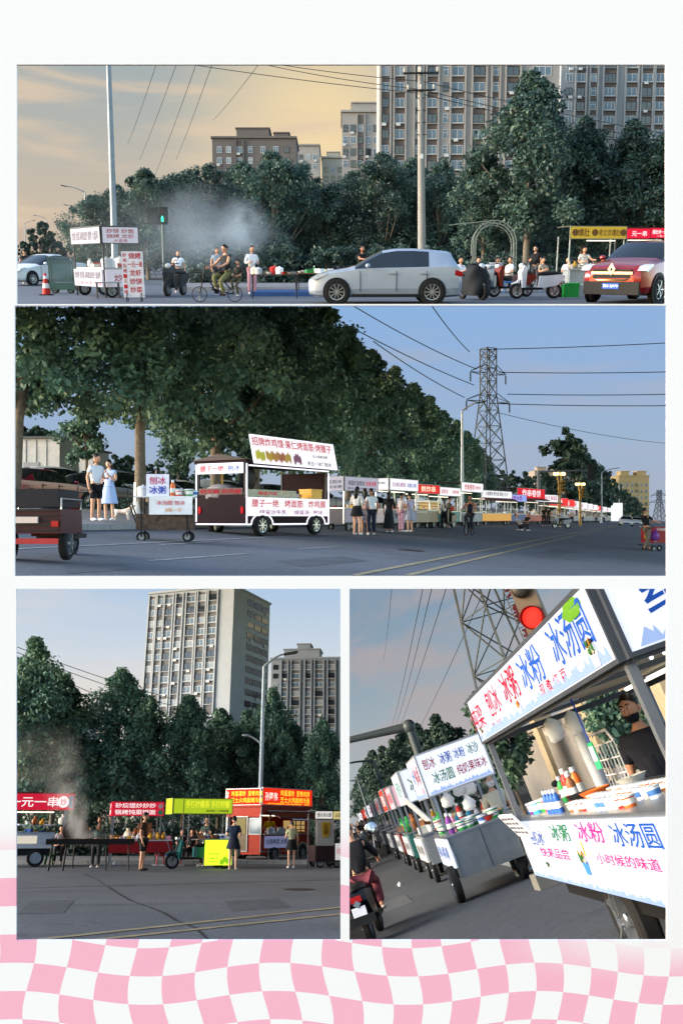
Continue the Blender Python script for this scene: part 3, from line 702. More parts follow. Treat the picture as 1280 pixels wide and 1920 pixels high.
# ---------------------------------------------------------------- ground, marks, skies, smoke
def ground_sheet(P, name, pts, m, dz=0.0):
    """polygon on the place's ground from local points"""
    b = MB(); b.quad(*[(p[0], p[1], P.gz(p[0], p[1]) + dz) for p in pts]); return b.build(name, m, None, T=P.M.copy())
def strip(P, name, label, a, b, wd, m, dz=.008, cat='road marking', wob=0.0, seg=24, seed=0):
    """painted line between ground points"""
    rnd = random.Random(seed); a, b = Vector(a), Vector(b); d = (b - a); n_ = Vector((-d.y, d.x, 0)).normalized(); q = MB(); L, Rr = [], []
    for i in range(seg + 1):
        c = a.lerp(b, (i / seg) ** 1.6); w_ = wd / 2 * (1 + rnd.uniform(-wob, wob)); c = c + n_ * rnd.uniform(-wob, wob) * wd * .3
        for lst, sg in ((L, 1), (Rr, -1)):
            e = c + n_ * sg * w_; lst.append((e.x, e.y, P.gz(e.x, e.y) + dz))
    for i in range(seg): q.quad(L[i], Rr[i], Rr[i + 1], L[i + 1])
    o = q.build(name, m, None, T=P.M.copy()); return struct(o)
def skymat(name, stops, axis_cloud, cloud_col, amount, scale, glowdir=None, glowcol=None, glow_w=0.3, lo=.46, hi=.70):
    """the sky gives off its own light: colour by height above the horizon, with clouds; glowdir is where the sun went down"""
    m = bpy.data.materials.new(name); m.use_nodes = True; n = m.node_tree.nodes; l = m.node_tree.links; n.clear()
    out = n.new('ShaderNodeOutputMaterial'); em = n.new('ShaderNodeEmission'); l.new(em.outputs[0], out.inputs[0]); em.inputs[1].default_value = 1 / EXPO
    tc = n.new('ShaderNodeTexCoord'); vn = n.new('ShaderNodeVectorMath'); vn.operation = 'NORMALIZE'; l.new(tc.outputs['Object'], vn.inputs[0])
    sp = n.new('ShaderNodeSeparateXYZ'); l.new(vn.outputs[0], sp.inputs[0])
    rp = n.new('ShaderNodeValToRGB'); cr = rp.color_ramp
    z0, z1 = stops[0][0], stops[-1][0]
    mr = n.new('ShaderNodeMapRange'); mr.inputs[1].default_value = z0; mr.inputs[2].default_value = z1; l.new(sp.outputs[2], mr.inputs[0]); l.new(mr.outputs[0], rp.inputs[0])
    while len(cr.elements) < len(stops): cr.elements.new(.5)
    for e, (z, c) in zip(cr.elements, stops): e.position = (z - z0) / (z1 - z0); e.color = (*lin(c), 1)
    last = rp.outputs[0]
    if glowdir is not None:
        dt = n.new('ShaderNodeVectorMath'); dt.operation = 'DISTANCE'; dt.inputs[1].default_value = Vector(glowdir).normalized(); l.new(vn.outputs[0], dt.inputs[0])
        g = n.new('ShaderNodeMapRange'); g.interpolation_type = 'SMOOTHSTEP'; g.inputs[1].default_value = glow_w; g.inputs[2].default_value = 0.0; l.new(dt.outputs['Value'], g.inputs[0])
        mx = n.new('ShaderNodeMix'); mx.data_type = 'RGBA'; l.new(g.outputs[0], mx.inputs[0]); l.new(last, mx.inputs[6]); mx.inputs[7].default_value = (*lin(glowcol), 1); last = mx.outputs[2]
    mp = n.new('ShaderNodeMapping'); mp.inputs['Scale'].default_value = axis_cloud; l.new(vn.outputs[0], mp.inputs[0])
    ns = n.new('ShaderNodeTexNoise'); ns.inputs['Scale'].default_value = scale; ns.inputs['Detail'].default_value = 7; ns.inputs['Roughness'].default_value = .55; ns.inputs['Distortion'].default_value = .4; l.new(mp.outputs[0], ns.inputs[0])
    c2 = n.new('ShaderNodeMapRange'); c2.interpolation_type = 'SMOOTHSTEP'; c2.inputs[1].default_value = lo; c2.inputs[2].default_value = hi; c2.inputs[4].default_value = amount; l.new(ns.outputs['Fac'], c2.inputs[0])
    mx = n.new('ShaderNodeMix'); mx.data_type = 'RGBA'; l.new(c2.outputs[0], mx.inputs[0]); l.new(last, mx.inputs[6]); mx.inputs[7].default_value = (*lin(cloud_col), 1)
    l.new(mx.outputs[2], em.inputs[0])
    return m
def sky_dome(P, u0, u1, v0, v1, rad, m, n=24):
    b = MB(); k = n // 2
    vs_ = [tuple(P.ray(u0 + (u1 - u0) * i / n, v0 + (v1 - v0) * j / k).normalized() * rad) for j in range(k + 1) for i in range(n + 1)]
    b.add(vs_, [(j * (n + 1) + i, j * (n + 1) + i + 1, (j + 1) * (n + 1) + i + 1, (j + 1) * (n + 1) + i) for j in range(k) for i in range(n)])
    return struct(b.build('sky', m, None, True, P.M.copy()))
def smoke(P, c, r, dens, seed, name='smoke', col=(.75, .80, .86), scale=1.2):
    m = bpy.data.materials.new('smoke'); m.use_nodes = True; n = m.node_tree.nodes; l = m.node_tree.links; n.clear()
    out = n.new('ShaderNodeOutputMaterial'); pv = n.new('ShaderNodeVolumePrincipled'); l.new(pv.outputs[0], out.inputs['Volume'])
    pv.inputs['Color'].default_value = (*col, 1); pv.inputs['Anisotropy'].default_value = .2
    tc = n.new('ShaderNodeTexCoord'); ns = n.new('ShaderNodeTexNoise'); ns.inputs['Scale'].default_value = scale; ns.inputs['Detail'].default_value = 2; ns.inputs['Distortion'].default_value = .5
    mp = n.new('ShaderNodeMapping'); mp.inputs['Location'].default_value = (seed * 3.1, seed, 0); l.new(tc.outputs['Object'], mp.inputs[0]); l.new(mp.outputs[0], ns.inputs[0])
    ln = n.new('ShaderNodeVectorMath'); ln.operation = 'LENGTH'; l.new(tc.outputs['Object'], ln.inputs[0])
    fo = n.new('ShaderNodeMapRange'); fo.interpolation_type = 'SMOOTHSTEP'; fo.inputs[1].default_value = 1.0; fo.inputs[2].default_value = .15; l.new(ln.outputs['Value'], fo.inputs[0])
    nr = n.new('ShaderNodeMapRange'); nr.inputs[1].default_value = .35; nr.inputs[2].default_value = .75; nr.inputs[4].default_value = dens; l.new(ns.outputs['Fac'], nr.inputs[0])
    mu = n.new('ShaderNodeMath'); mu.operation = 'MULTIPLY'; l.new(nr.outputs[0], mu.inputs[0]); l.new(fo.outputs[0], mu.inputs[1]); l.new(mu.outputs[0], pv.inputs['Density'])
    b = MB(); b.ell((0, 0, 0), (1, 1, 1), 20, 12); o = b.build(name, m, None, True, P.M @ Matrix.Translation(c) @ Matrix.Diagonal((*r, 1)))
    o['kind'] = 'stuff'; o['label'] = 'grey blue smoke drifting from the grill'; return o
def asphalt(name='asphalt', col=(.108, .117, .138)):
    m = mat(name, col, .8, var=.10, scale=.35, bump=.35, detail=10); n = m.node_tree.nodes; l = m.node_tree.links; b = n['Principled BSDF']
    tc = n['Texture Coordinate']; src = b.inputs['Base Color'].links[0].from_socket
    def layer(src, scale, lo, hi, f0, f1, stretch=(1, 1, 1), det=6):
        mp = n.new('ShaderNodeMapping'); mp.inputs['Scale'].default_value = stretch; l.new(tc.outputs['Object'], mp.inputs[0])
        q = n.new('ShaderNodeTexNoise'); q.inputs['Scale'].default_value = scale; q.inputs['Detail'].default_value = det; l.new(mp.outputs[0], q.inputs[0])
        r = n.new('ShaderNodeMapRange'); r.inputs[1].default_value = lo; r.inputs[2].default_value = hi; r.inputs[3].default_value = f0; r.inputs[4].default_value = f1; l.new(q.outputs['Fac'], r.inputs[0])
        x = n.new('ShaderNodeMix'); x.data_type = 'RGBA'; x.blend_type = 'MULTIPLY'; x.inputs[0].default_value = 1; l.new(src, x.inputs[6]); l.new(r.outputs[0], x.inputs[7]); return x.outputs[2]
    src = layer(src, .09, .35, .65, .82, 1.14); src = layer(src, 18, .3, .7, .8, 1.2, det=3); src = layer(src, .5, .62, .72, 1.0, .72, (.25, 2.0, 1)); src = layer(src, 1.3, .66, .70, 1.0, .7, (1, 1, 1), 8)
    l.new(src, b.inputs['Base Color']); return m
ASPHALT = asphalt() if True else mat('asphalt', (.088, .094, .104), .8, var=.14, scale=.6, bump=.35, detail=9)
PAVING = mat('pavement', '77777a', .85, var=.12, scale=1.5, bump=.3)
WLINE = mat('worn_white_paint', (.30, .31, .32), .75, var=.3, scale=2.5, detail=8); YLINE = mat('worn_yellow_paint', (.30, .25, .16), .8, var=.18, scale=2.5, detail=8)

# ---------------------------------------------------------------- each place ends at its own bounds
SEEN = set()
def close_place(P, vmin=-9e9, vmax=9e9, umin=-9e9, umax=9e9):
    """finish a place: grow the people, then trim whatever sticks out past the place's bounds"""
    import bmesh
    flush(); bpy.context.view_layer.update()
    planes = []
    if vmin > -9e8: planes.append(Vector((0, 0, 0)) + Vector((0, -(960 - vmin) / F, 1)))
    if vmax < 9e8: planes.append(Vector((0, (960 - vmax) / F, -1)))
    if umax < 9e8: planes.append(Vector((1, -(umax - 640) / F, 0)))
    if umin > -9e8: planes.append(Vector((-1, (umin - 640) / F, 0)))
    for o in list(SC.objects):
        if o in SEEN: continue
        SEEN.add(o)
        if o.type != 'MESH' or o.name.startswith(('sky', 'smoke')): continue
        bb = [o.matrix_world @ Vector(c) for c in o.bound_box]; cut = []
        for n in planes:
            d = [n.dot(q) for q in bb]
            if max(d) > 0: cut.append((n, min(d) > 0))
        if not cut: continue
        me = o.data.copy(); bm = bmesh.new(); bm.from_mesh(me); MI = o.matrix_world.inverted(); NT = o.matrix_world.to_3x3().transposed()
        for n, _ in cut:
            bmesh.ops.bisect_plane(bm, geom=bm.verts[:] + bm.edges[:] + bm.faces[:], plane_co=MI @ Vector((0, 0, 0)), plane_no=(NT @ n).normalized(), clear_outer=True)
        left = len(bm.faces); bm.to_mesh(me); bm.free(); o.data = me
        if left == 0: bpy.data.objects.remove(o)
    for o in list(SC.objects):
        if o.type == 'EMPTY' and not o.children: bpy.data.objects.remove(o)
# ---------------------------------------------------------------- two and three wheelers, small furniture
def moped(P, T, label, paint='1a1b1e', seat='151515', group=None, box=False, rack=False, name='electric_moped', shield=True):
    t = thing(name, label, 'moped', T, group); pm = cm(paint, .3, coat=.5) if False else cm(paint, .3)
    for x, nm in ((-.62, 'front_wheel'), (.58, 'rear_wheel')): wheel(t, x, -.001, .24, .24, .10, 'alloy', 6, nm).matrix_basis = Matrix.Translation((x, 0, .24))
    b = MB(); b.path([(-.62, -.07, .24), (-.50, -.07, .62), (-.44, 0, .98)], .025, 7); b.path([(-.62, .07, .24), (-.50, .07, .62), (-.44, 0, .98)], .025, 7); b.build('fork', IRON, t, 60)
    b = MB(); b.path([(-.62, 0, .52), (-.50, 0, .51), (-.80, 0, .44)][::-1], [.03, .075, .06], 8); b.build('mudguard', pm, t, 60)
    if shield:
        b = MB(); b.prism([(-.50, .34), (-.40, .34), (-.36, .95), (-.46, 1.0), (-.55, .78)], -.19, .19); b.build('leg_shield', pm, t)
    b = MB(); b.box(-.42, .16, -.16, .16, .27, .34); b.build('footboard', DARK, t)
    b = MB(); b.prism([(.10, .32), (.14, .68), (.78, .74), (.86, .60), (.62, .40)], -.15, .15); b.build('rear_body', pm, t)
    b = MB(); b.ell((.44, 0, .76), (.40, .14, .07), 14, 8); b.build('seat', cm(seat, .6), t, 60)
    b = MB(); b.path([(-.36, -.34, 1.05), (-.44, -.12, 1.04), (-.44, .12, 1.04), (-.36, .34, 1.05)], .018, 7); b.build('handlebar', IRON, t, 60)
    b = MB(); b.ell((-.50, 0, .98), (.09, .11, .09), 12, 8); b.build('headlight', mat('headlight_lens', 'c8ccd0', .1), t, 60)
    for d in (-1, 1):
        b = MB(); b.tube((-.42, d * .26, 1.05), (-.40, d * .32, 1.22), .008, n=5); b.T = Matrix.Translation((-.40, d * .33, 1.25)); b.ell((0, 0, 0), (.012, .055, .04), 10, 6); b.build('mirror', IRON, t, 60)
    b = MB(); b.box(.85, .88, -.08, .08, .60, .68); b.build('tail_light', cm('a01818', .3), t)
    b = MB(); b.box(.88, .895, -.10, .10, .42, .54); b.build('number_plate', cm('e8e8ea', .5), t)
    if box:
        b = MB(); b.box(.62, .98, -.2, .2, .80, 1.08); b.build('top_box', cm(box, .5), t)
    return t
def bicycle(P, T, label, paint='202428', basket=True, small=False, group=None, name='bicycle'):
    t = thing(name, label, 'bicycle', T, group); r = .22 if small else .33; hx = .50 if small else .53
    for x, nm in ((-hx, 'front_wheel'), (hx, 'rear_wheel')):
        b = MB(); b.lathe([(r * .93, -.022), (r, -.012), (r, .012), (r * .93, .022), (r * .9, 0), (r * .93, -.022)], 26, (0, 0, 0), 'y', cap=False)
        o = b.build(nm, TYRE, t, 50, Matrix.Translation((x, 0, r)))
        b = MB(); b.lathe([(.03, -.03), (.03, .03)], 8, axis='y')
        for i in range(12): a = math.pi * i / 6; b.tube((0, 0, 0), (r * .93 * math.cos(a), 0, r * .93 * math.sin(a)), .004, n=4)
        b.build('spokes', STEEL, o)
    m = cm(paint, .35); b = MB()
    for a, c in (((-.36, 0, .80), (-.02, 0, .30)), ((-.36, 0, .72), (.12, 0, .62)), ((.16, 0, .78), (-.02, 0, .30)), ((-.02, 0, .30), (hx, 0, r)), ((.13, 0, .66), (hx, 0, r)), ((-hx, 0, r), (-.36, 0, .78)), ((-.36, 0, .78), (-.32, 0, 1.0))): b.tube(a, c, .02, n=7)
    b.build('frame', m, t, 50)
    b = MB(); b.path([(-.20, -.28, 1.02), (-.32, -.10, 1.02), (-.32, .10, 1.02), (-.20, .28, 1.02)], .014, 6); b.build('handlebar', IRON, t, 60)
    b = MB(); b.ell((.17, 0, .82), (.15, .09, .045), 12, 6); b.build('saddle', DARK, t, 60)
    b = MB(); b.lathe([(.07, -.05), (.07, -.035)], 12, (-.02, 0, .30), 'y'); b.bar((-.02, -.09, .30), (.1, -.09, .2), .02); b.bar((-.02, .09, .30), (-.14, .09, .4), .02); b.box(.05, .15, -.16, -.08, .18, .20); b.box(-.19, -.09, .08, .16, .39, .41); b.build('crank', IRON, t)
    if basket:
        b = MB()
        for z in (.66, .74, .82, .90):
            for y in (-.15, .15): b.bar((-.72, y, z), (-.42, y, z), .008)
            for x in (-.72, -.42): b.bar((x, -.15, z), (x, .15, z), .008)
        for i in range(6):
            for y in (-.15, .15): b.bar((-.72 + i * .06, y, .64), (-.72 + i * .06, y, .91), .006)
            b.bar((-.72, -.15 + i * .06, .64), (-.72, -.15 + i * .06, .91), .006)
        b.box(-.72, -.42, -.15, .15, .635, .645); b.build('basket', IRON, t)
    return t
def trike(P, T, label, paint, bed=(1.1, .75), group=None, rails=True):
    """cargo tricycle, front to -x"""
    t = thing('cargo_tricycle', label, 'tricycle', T, group); m = cm(paint, .35)
    wheel(t, -.95, 0, .25, .25, .10, 'steel', 6, 'front_wheel').matrix_basis = Matrix.Translation((-.95, 0, .25))
    for y in (-.42, .42): wheel(t, .75, y, .25, .25, .11, 'steel', 6)
    b = MB(); b.path([(-.95, -.07, .25), (-.80, -.06, .7), (-.72, 0, 1.0)], .025, 7); b.path([(-.95, .07, .25), (-.80, .06, .7), (-.72, 0, 1.0)], .025, 7); b.build('fork', IRON, t, 50)
    b = MB(); b.path([(-.60, -.36, 1.06), (-.72, -.1, 1.03), (-.72, .1, 1.03), (-.60, .36, 1.06)], .018, 7); b.build('handlebar', IRON, t, 60)
    b = MB(); b.ell((-.80, 0, .96), (.09, .12, .10), 12, 8); b.build('headlight', CHROME, t, 60)
    b = MB(); b.prism([(-1.2, .46), (-1.05, .56), (-.82, .55), (-.72, .48), (-.75, .45), (-.95, .52)], -.08, .08); b.build('mudguard', m, t)
    b = MB(); b.prism([(-.78, .30), (-.70, .30), (-.60, .86), (-.70, .92)], -.22, .22); b.build('front_panel', m, t)
    b = MB(); b.box(-.74, -.05, -.30, .30, .30, .37); b.build('footboard', DARK, t)
    b = MB(); b.prism([(-.18, .34), (-.18, .68), (.18, .72), (.18, .34)], -.30, .30); b.build('seat_box', m, t)
    b = MB(); b.ell((0, 0, .74), (.22, .28, .06), 12, 6); b.build('seat', DARK, t, 60)
    b = MB(); L, W = bed; b.box(.2, .2 + L, -W / 2, W / 2, .40, .45); b.box(.2, .2 + L, -W / 2, -W / 2 + .03, .45, .75); b.box(.2, .2 + L, W / 2 - .03, W / 2, .45, .75); b.box(.2, .23, -W / 2 + .03, W / 2 - .03, .45, .75); b.box(.17 + L, .2 + L, -W / 2 + .03, W / 2 - .03, .45, .75); b.build('cargo_bed', m, t)
    if rails:
        for y in (-W / 2, W / 2):
            b = MB(); b.path([(.22, y, .75), (.22, y, .9), (.18 + L, y, .9), (.18 + L, y, .75)], .014, 6); b.build('rail', STEEL, t)
    for y in (-W / 2 + .08, W / 2 - .08):
        b = MB(); b.box(.2 + L, .23 + L, y - .05, y + .05, .5, .58); b.build('tail_light', cm('a81c1c', .3), t)
    return t
def table(P, T, label, L, W, H, top, leg=IRON, group=None, cloth=None):
    t = thing('folding_table', label, 'table', T, group)
    b = MB(); b.box(-L / 2, L / 2, -W / 2, W / 2, H - .03, H); b.build('tabletop', top, t)
    for x in (-L / 2 + .06, L / 2 - .06):
        for y in (-W / 2 + .05, W / 2 - .05): b = MB(); b.tube((x, y, 0), (x * .96, y, H - .03), .016, n=6); b.build('leg', leg, t)
    if cloth:
        b = MB(); n = 24
        for i in range(n):
            x0, x1 = -L / 2 - .01 + (L + .02) * i / n, -L / 2 - .01 + (L + .02) * (i + 1) / n; y0, y1 = -W / 2 - .012 - .012 * math.sin(i * 1.9), -W / 2 - .012 - .012 * math.sin((i + 1) * 1.9)
            b.quad((x0, y0, H - .5), (x1, y1, H - .5), (x1, -W / 2 - .01, H + .004), (x0, -W / 2 - .01, H + .004))
        b.build('table_skirt', cm(cloth, .85), t, 70)
    return t
def stool(P, T, label, col, group=None):
    t = thing('plastic_stool', label, 'stool', T, group); m = cm(col, .5)
    b = MB(); b.lathe([(.14, .25), (.15, .27), (.15, .29), (.13, .30), (0, .295)], 16, cap=False); b.build('seat', m, t, 50)
    for i in range(4):
        a = math.pi / 4 + i * math.pi / 2; b = MB(); b.bar((.17 * math.cos(a), .17 * math.sin(a), 0), (.11 * math.cos(a), .11 * math.sin(a), .27), .035, .02); b.build('leg', m, t)
    return t
def cone(P, T, label):
    t = thing('traffic_cone', label, 'traffic cone', T)
    b = MB(); b.box(-.19, .19, -.19, .19, 0, .04); b.build('base', cm('1e1e20', .8), t)
    for r0, z0, r1, z1, c in ((.145, .04, .115, .24, 'b8271e'), (.115, .24, .09, .40, 'dcdcdc'), (.09, .40, .068, .55, 'b8271e'), (.068, .55, .05, .64, 'dcdcdc'), (.05, .64, .03, .74, 'b8271e')):
        b = MB(); b.lathe([(r0, z0), (r1, z1)], 20); b.build('band', cm(c, .6), t, 40)
    return t
def bucket(T, label, col='e6e6e4', s=1.0, lid=None):
    t = thing('plastic_bucket', label, 'bucket', T @ Matrix.Scale(s, 4)); b = MB()
    b.lathe([(.12, 0), (.15, .33), (.158, .33), (.158, .36), (.145, .36), (.12, .05), (0, .05)], 20, cap=False); b.build('body', cm(col, .5), t, 40)
    b = MB(); b.path([(.155 * math.cos(a), .155 * math.sin(a) * .3 - .1, .34 - .12 * math.sin(a)) for a in [math.pi * i / 8 for i in range(9)]], .005, 5); b.build('handle', STEEL, t)
    return t
# ================================================================ the display wall with its four openings
HOLES = [(32, 121, 1247, 570), (28, 573, 1249, 1080), (31, 1104, 638, 1763), (655, 1104, 1249, 1763)]
def wall_material():
    m = bpy.data.materials.new('wall_print'); m.use_nodes = True; n = m.node_tree.nodes; l = m.node_tree.links; b = n['Principled BSDF']
    tc = n.new('ShaderNodeTexCoord'); sp = n.new('ShaderNodeSeparateXYZ'); l.new(tc.outputs['Object'], sp.inputs[0])
    def mt(op, a, c=None, d=None):
        q = n.new('ShaderNodeMath'); q.operation = op
        for i, x in enumerate((a, c, d)):
            if x is None: continue
            if isinstance(x, (int, float)): q.inputs[i].default_value = x
            else: l.new(x, q.inputs[i])
        return q.outputs[0]
    def ss(x, a, c):
        q = n.new('ShaderNodeMapRange'); q.interpolation_type = 'SMOOTHSTEP'; q.inputs[1].default_value = a; q.inputs[2].default_value = c; l.new(x, q.inputs[0]); return q.outputs[0]
    k = F / WALL_Y
    u = mt('MULTIPLY_ADD', sp.outputs[0], k, 640.0); v = mt('MULTIPLY_ADD', sp.outputs[2], -k, 960.0)
    du = mt('SUBTRACT', u, 22.0)
    kx = mt('ADD', mt('MULTIPLY_ADD', du, .014637, .5), mt('MULTIPLY', mt('MULTIPLY', du, du), 2.387e-6))
    kx = mt('ADD', kx, mt('MULTIPLY', mt('SINE', mt('MULTIPLY_ADD', v, 1 / 42, mt('MULTIPLY', u, 1 / 210))), .20))
    ky = mt('DIVIDE', mt('ADD', mt('SUBTRACT', v, 1818.0), mt('MULTIPLY', mt('SINE', mt('MULTIPLY_ADD', u, 1 / 78, 1.2)), 13.0)), 53.0)
    par = mt('PINGPONG', mt('ADD', mt('FLOOR', kx), mt('FLOOR', ky)), 1.0)
    fade = mt('MULTIPLY', ss(v, 1540, 1660), mt('SUBTRACT', 1.0, mt('MULTIPLY', ss(u, 880, 1240), ss(v, 1850, 1750))))
    f = mt('MULTIPLY', par, fade)
    ns = n.new('ShaderNodeTexNoise'); ns.inputs['Scale'].default_value = 3.0; l.new(tc.outputs['Object'], ns.inputs[0])
    mx = n.new('ShaderNodeMix'); mx.data_type = 'RGBA'; l.new(f, mx.inputs[0]); mx.inputs[6].default_value = (.655, .66, .67, 1); mx.inputs[7].default_value = (.655, .335, .43, 1)
    l.new(mx.outputs[2], b.inputs['Base Color']); b.inputs['Roughness'].default_value = .9; b.inputs['Specular IOR Level'].default_value = .1
    bp = n.new('ShaderNodeBump'); bp.inputs['Strength'].default_value = .02; l.new(ns.outputs[0], bp.inputs['Height']); l.new(bp.outputs[0], b.inputs['Normal'])
    return m
def build_wall():
    xs = sorted({-480, 1760} | {h[0] for h in HOLES} | {h[2] for h in HOLES}); ys = sorted({-120, 2040} | {h[1] for h in HOLES} | {h[3] for h in HOLES})
    k = WALL_Y / F; th = .010; b = MB()
    def solid(i, j):
        if not (0 <= i < len(xs) - 1 and 0 <= j < len(ys) - 1): return False
        cx, cy = (xs[i] + xs[i + 1]) / 2, (ys[j] + ys[j + 1]) / 2
        return not any(h[0] < cx < h[2] and h[1] < cy < h[3] for h in HOLES)
    def p(x, y, d): return ((x - 640) * k, d, -(y - 960) * k)
    for i in range(len(xs) - 1):
        for j in range(len(ys) - 1):
            if not solid(i, j): continue
            x0, x1, y0, y1 = xs[i], xs[i + 1], ys[j], ys[j + 1]
            b.quad(p(x0, y1, 0), p(x1, y1, 0), p(x1, y0, 0), p(x0, y0, 0)); b.quad(p(x0, y0, th), p(x1, y0, th), p(x1, y1, th), p(x0, y1, th))
            for di, dj, e in ((-1, 0, ((x0, y0), (x0, y1))), (1, 0, ((x1, y1), (x1, y0))), (0, -1, ((x1, y0), (x0, y0))), (0, 1, ((x0, y1), (x1, y1)))):
                if not solid(i + di, j + dj): b.quad(p(*e[0], 0), p(*e[1], 0), p(*e[1], th), p(*e[0], th))
    o = b.build('wall', wall_material(), None, T=Matrix.Translation((0, WALL_Y, 0))); struct(o)
    o['label'] = 'white wall with four window openings and a wavy pink check printed along its foot'
build_wall()
# ================================================================ skies
sky_dome(P1, -700, 1980, -500, 500, 1100, skymat('sky_sunset', [(-.12, 'd4bda6'), (.135, 'c9b4a6'), (.17, 'cdbda9'), (.22, 'c0baae'), (.28, 'adb3b2'), (.36, '9dacb3'), (.8, '8fa6b8')], (1.0, 1.0, 6.0), 'e2cbb0', .8, 5.0, P1.ray(605, 262), 'f4dbac', .19))
sky_dome(P2, -700, 1980, 470, 1040, 1250, skymat('sky_dusk', [(-.05, 'a9b1c4'), (.04, 'a6b4ca'), (.09, '9fb6d2'), (.15, '97b3d8'), (.23, '8db3e0'), (.6, '7ea6d8')], (1.0, 1.0, 8.0), 'a9b4c8', .6, 4.0))
sky_dome(P3, -700, 646, 1090, 1640, 1000, skymat('sky_pale', [(-.1, 'e9d6c6'), (.06, 'ead9ca'), (.12, 'e2dcd6'), (.17, 'd0dae4'), (.24, 'b4cbe4'), (.7, '94b6dc')], (1.0, 1.0, 4.0), 'f0e2d4', .4, 3.0))
sky_dome(P4, 647, 1980, 1088, 1900, 1000, skymat('sky_clouded', [(-.1, 'b4b7b6'), (.05, 'abb4b8'), (.12, '98a9b6'), (.2, '849cb2'), (.6, '7590ac')], (1.0, 1.0, 2.2), 'b9a9a8', .62, 8.5, lo=.40, hi=.66))
# ================================================================ ground of the four places
def place_ground(P, u0, u1, vn0, vn1, vf0, vf1, m=ASPHALT):
    o = ground_sheet(P, 'road', [P.g(u0, vn0), P.g(u1, vn1), P.g(u1, vf1), P.g(u0, vf0)], m); return struct(o)
place_ground(P1, -250, 1530, 571.5, 571.5, 489.2, 489.2)
place_ground(P2, -250, 1530, 1082, 1082, 866.0, 998.5)
place_ground(P3, -500, 646, 1880, 1880, 1552.4, 1552.4)
hz = lambda u: 1551 - (u - 645) * s20 / c20
place_ground(P4, 648, 1500, 1860, 1860, hz(648) + 2.8, hz(1500) + 2.8, asphalt('asphalt_dark', (.050, .056, .066)))  # newer-looking asphalt, also darkened to offset the stronger light on this road
SEEN.update(SC.objects)
# ================================================================ PLACE 1: crossing at sunset
def px(D): return F / D
def G1(u, D): return P1.foot(u, D)
CONC = mat('tower_wall_warm', '93908c', .85, var=.07, scale=.3); SPAN = mat('tower_spandrel_brown', '5c5450', .85, var=.08, scale=.4)
# --- towers
def tower(P, u0, u1, D, vtop, label, fh, front, zrow, rz=0.0, Dp=14, **k):
    c = P.foot((u0 + u1) / 2, D); W = (u1 - u0) / px(D); top = P.at((u0 + u1) / 2, vtop, D); H = top.z - c.z
    zmin = P.at((u0 + u1) / 2, zrow, D).z - c.z
    return building(P, P.T(c, rz), label, W, Dp, H, fh, front, zmin=max(0, zmin), **k)
tower(P1, 709, 1037, 183, 62, 'tall grey apartment tower with brown window strips rising behind the roadside trees', 2.95,
      [(-16.4, 1.3, 1.6), (-13.6, 1.7, 2.0), (-9.9, 1.1, 1.4), (-7.2, 1.8, 2.1), (-4.6, 1.0, 0), (-2.2, 2.3, 2.6), (2.0, 2.2, 2.5), (5.2, 1.0, 1.3), (8.6, 2.3, 2.6), (14.2, 3.6, 0)], 330, wall=CONC, spandrel=SPAN, seed=3)
tower(P1, 1040, 1246, 205, 70, 'grey apartment tower with narrow pilasters behind the tower with brown strips', 2.95,
      [(-10.6, 1.5, 0), (-8.0, 1.7, 2.0), (-5.2, 1.2, 1.5), (-1.6, 2.4, 2.7), (3.2, 2.2, 2.5), (6.6, 2.2, 2.4), (9.4, 1.8, 2.0)], 270, wall=mat('tower_wall_cool', '868a8d', .85, var=.07, scale=.3), spandrel=SPAN, seed=5)
tower(P1, 641, 713, 235, 222, 'lower pale apartment block beside the tallest tower', 2.9, [(-4.1, 1.2, 0), (-2.1, 1.4, 0), (-.2, 1.2, 1.6), (1.7, 1.3, 0), (3.7, 1.4, 0)], 320, wall=CONC, seed=8, roofbits=[(-2.4, 4.6, 1, 8, 2.0)])
tower(P1, 402, 556, 255, 268, 'dark flat roofed apartment block above the smoke', 2.9, [(-9.6, 1.3, 0), (-7.0, 1.4, 0), (-4.0, 1.4, 1.8), (-1.0, 1.2, 0), (2.5, 1.3, 0), (6.0, 1.4, 0), (9.0, 1.4, 0)], 340, wall=mat('tower_wall_dark', '625e5c', .85, var=.08, scale=.3), spandrel=SPAN, seed=9, roofbits=[(-5, 4, 2, 9, 2.6), (5.5, 9.5, 2, 9, 1.4)])
tower(P1, 556, 599, 300, 281, 'pale narrow apartment block at the end of the dark flat roofed block', 2.9, [(-2.2, 1.2, 0), (.2, 1.3, 0), (2.3, 1.2, 0)], 330, wall=CONC, seed=10)
tower(P1, 604, 646, 310, 303, 'small cream block in the gap between the trees', 2.9, [(-2.4, 1.2, 0), (0, 1.3, 0), (2.2, 1.2, 0)], 370, wall=mat('tower_wall_cream', 'a39c90', .85, var=.06), seed=11, roofbits=[(-2, 2, 1, 6, 1.6)])
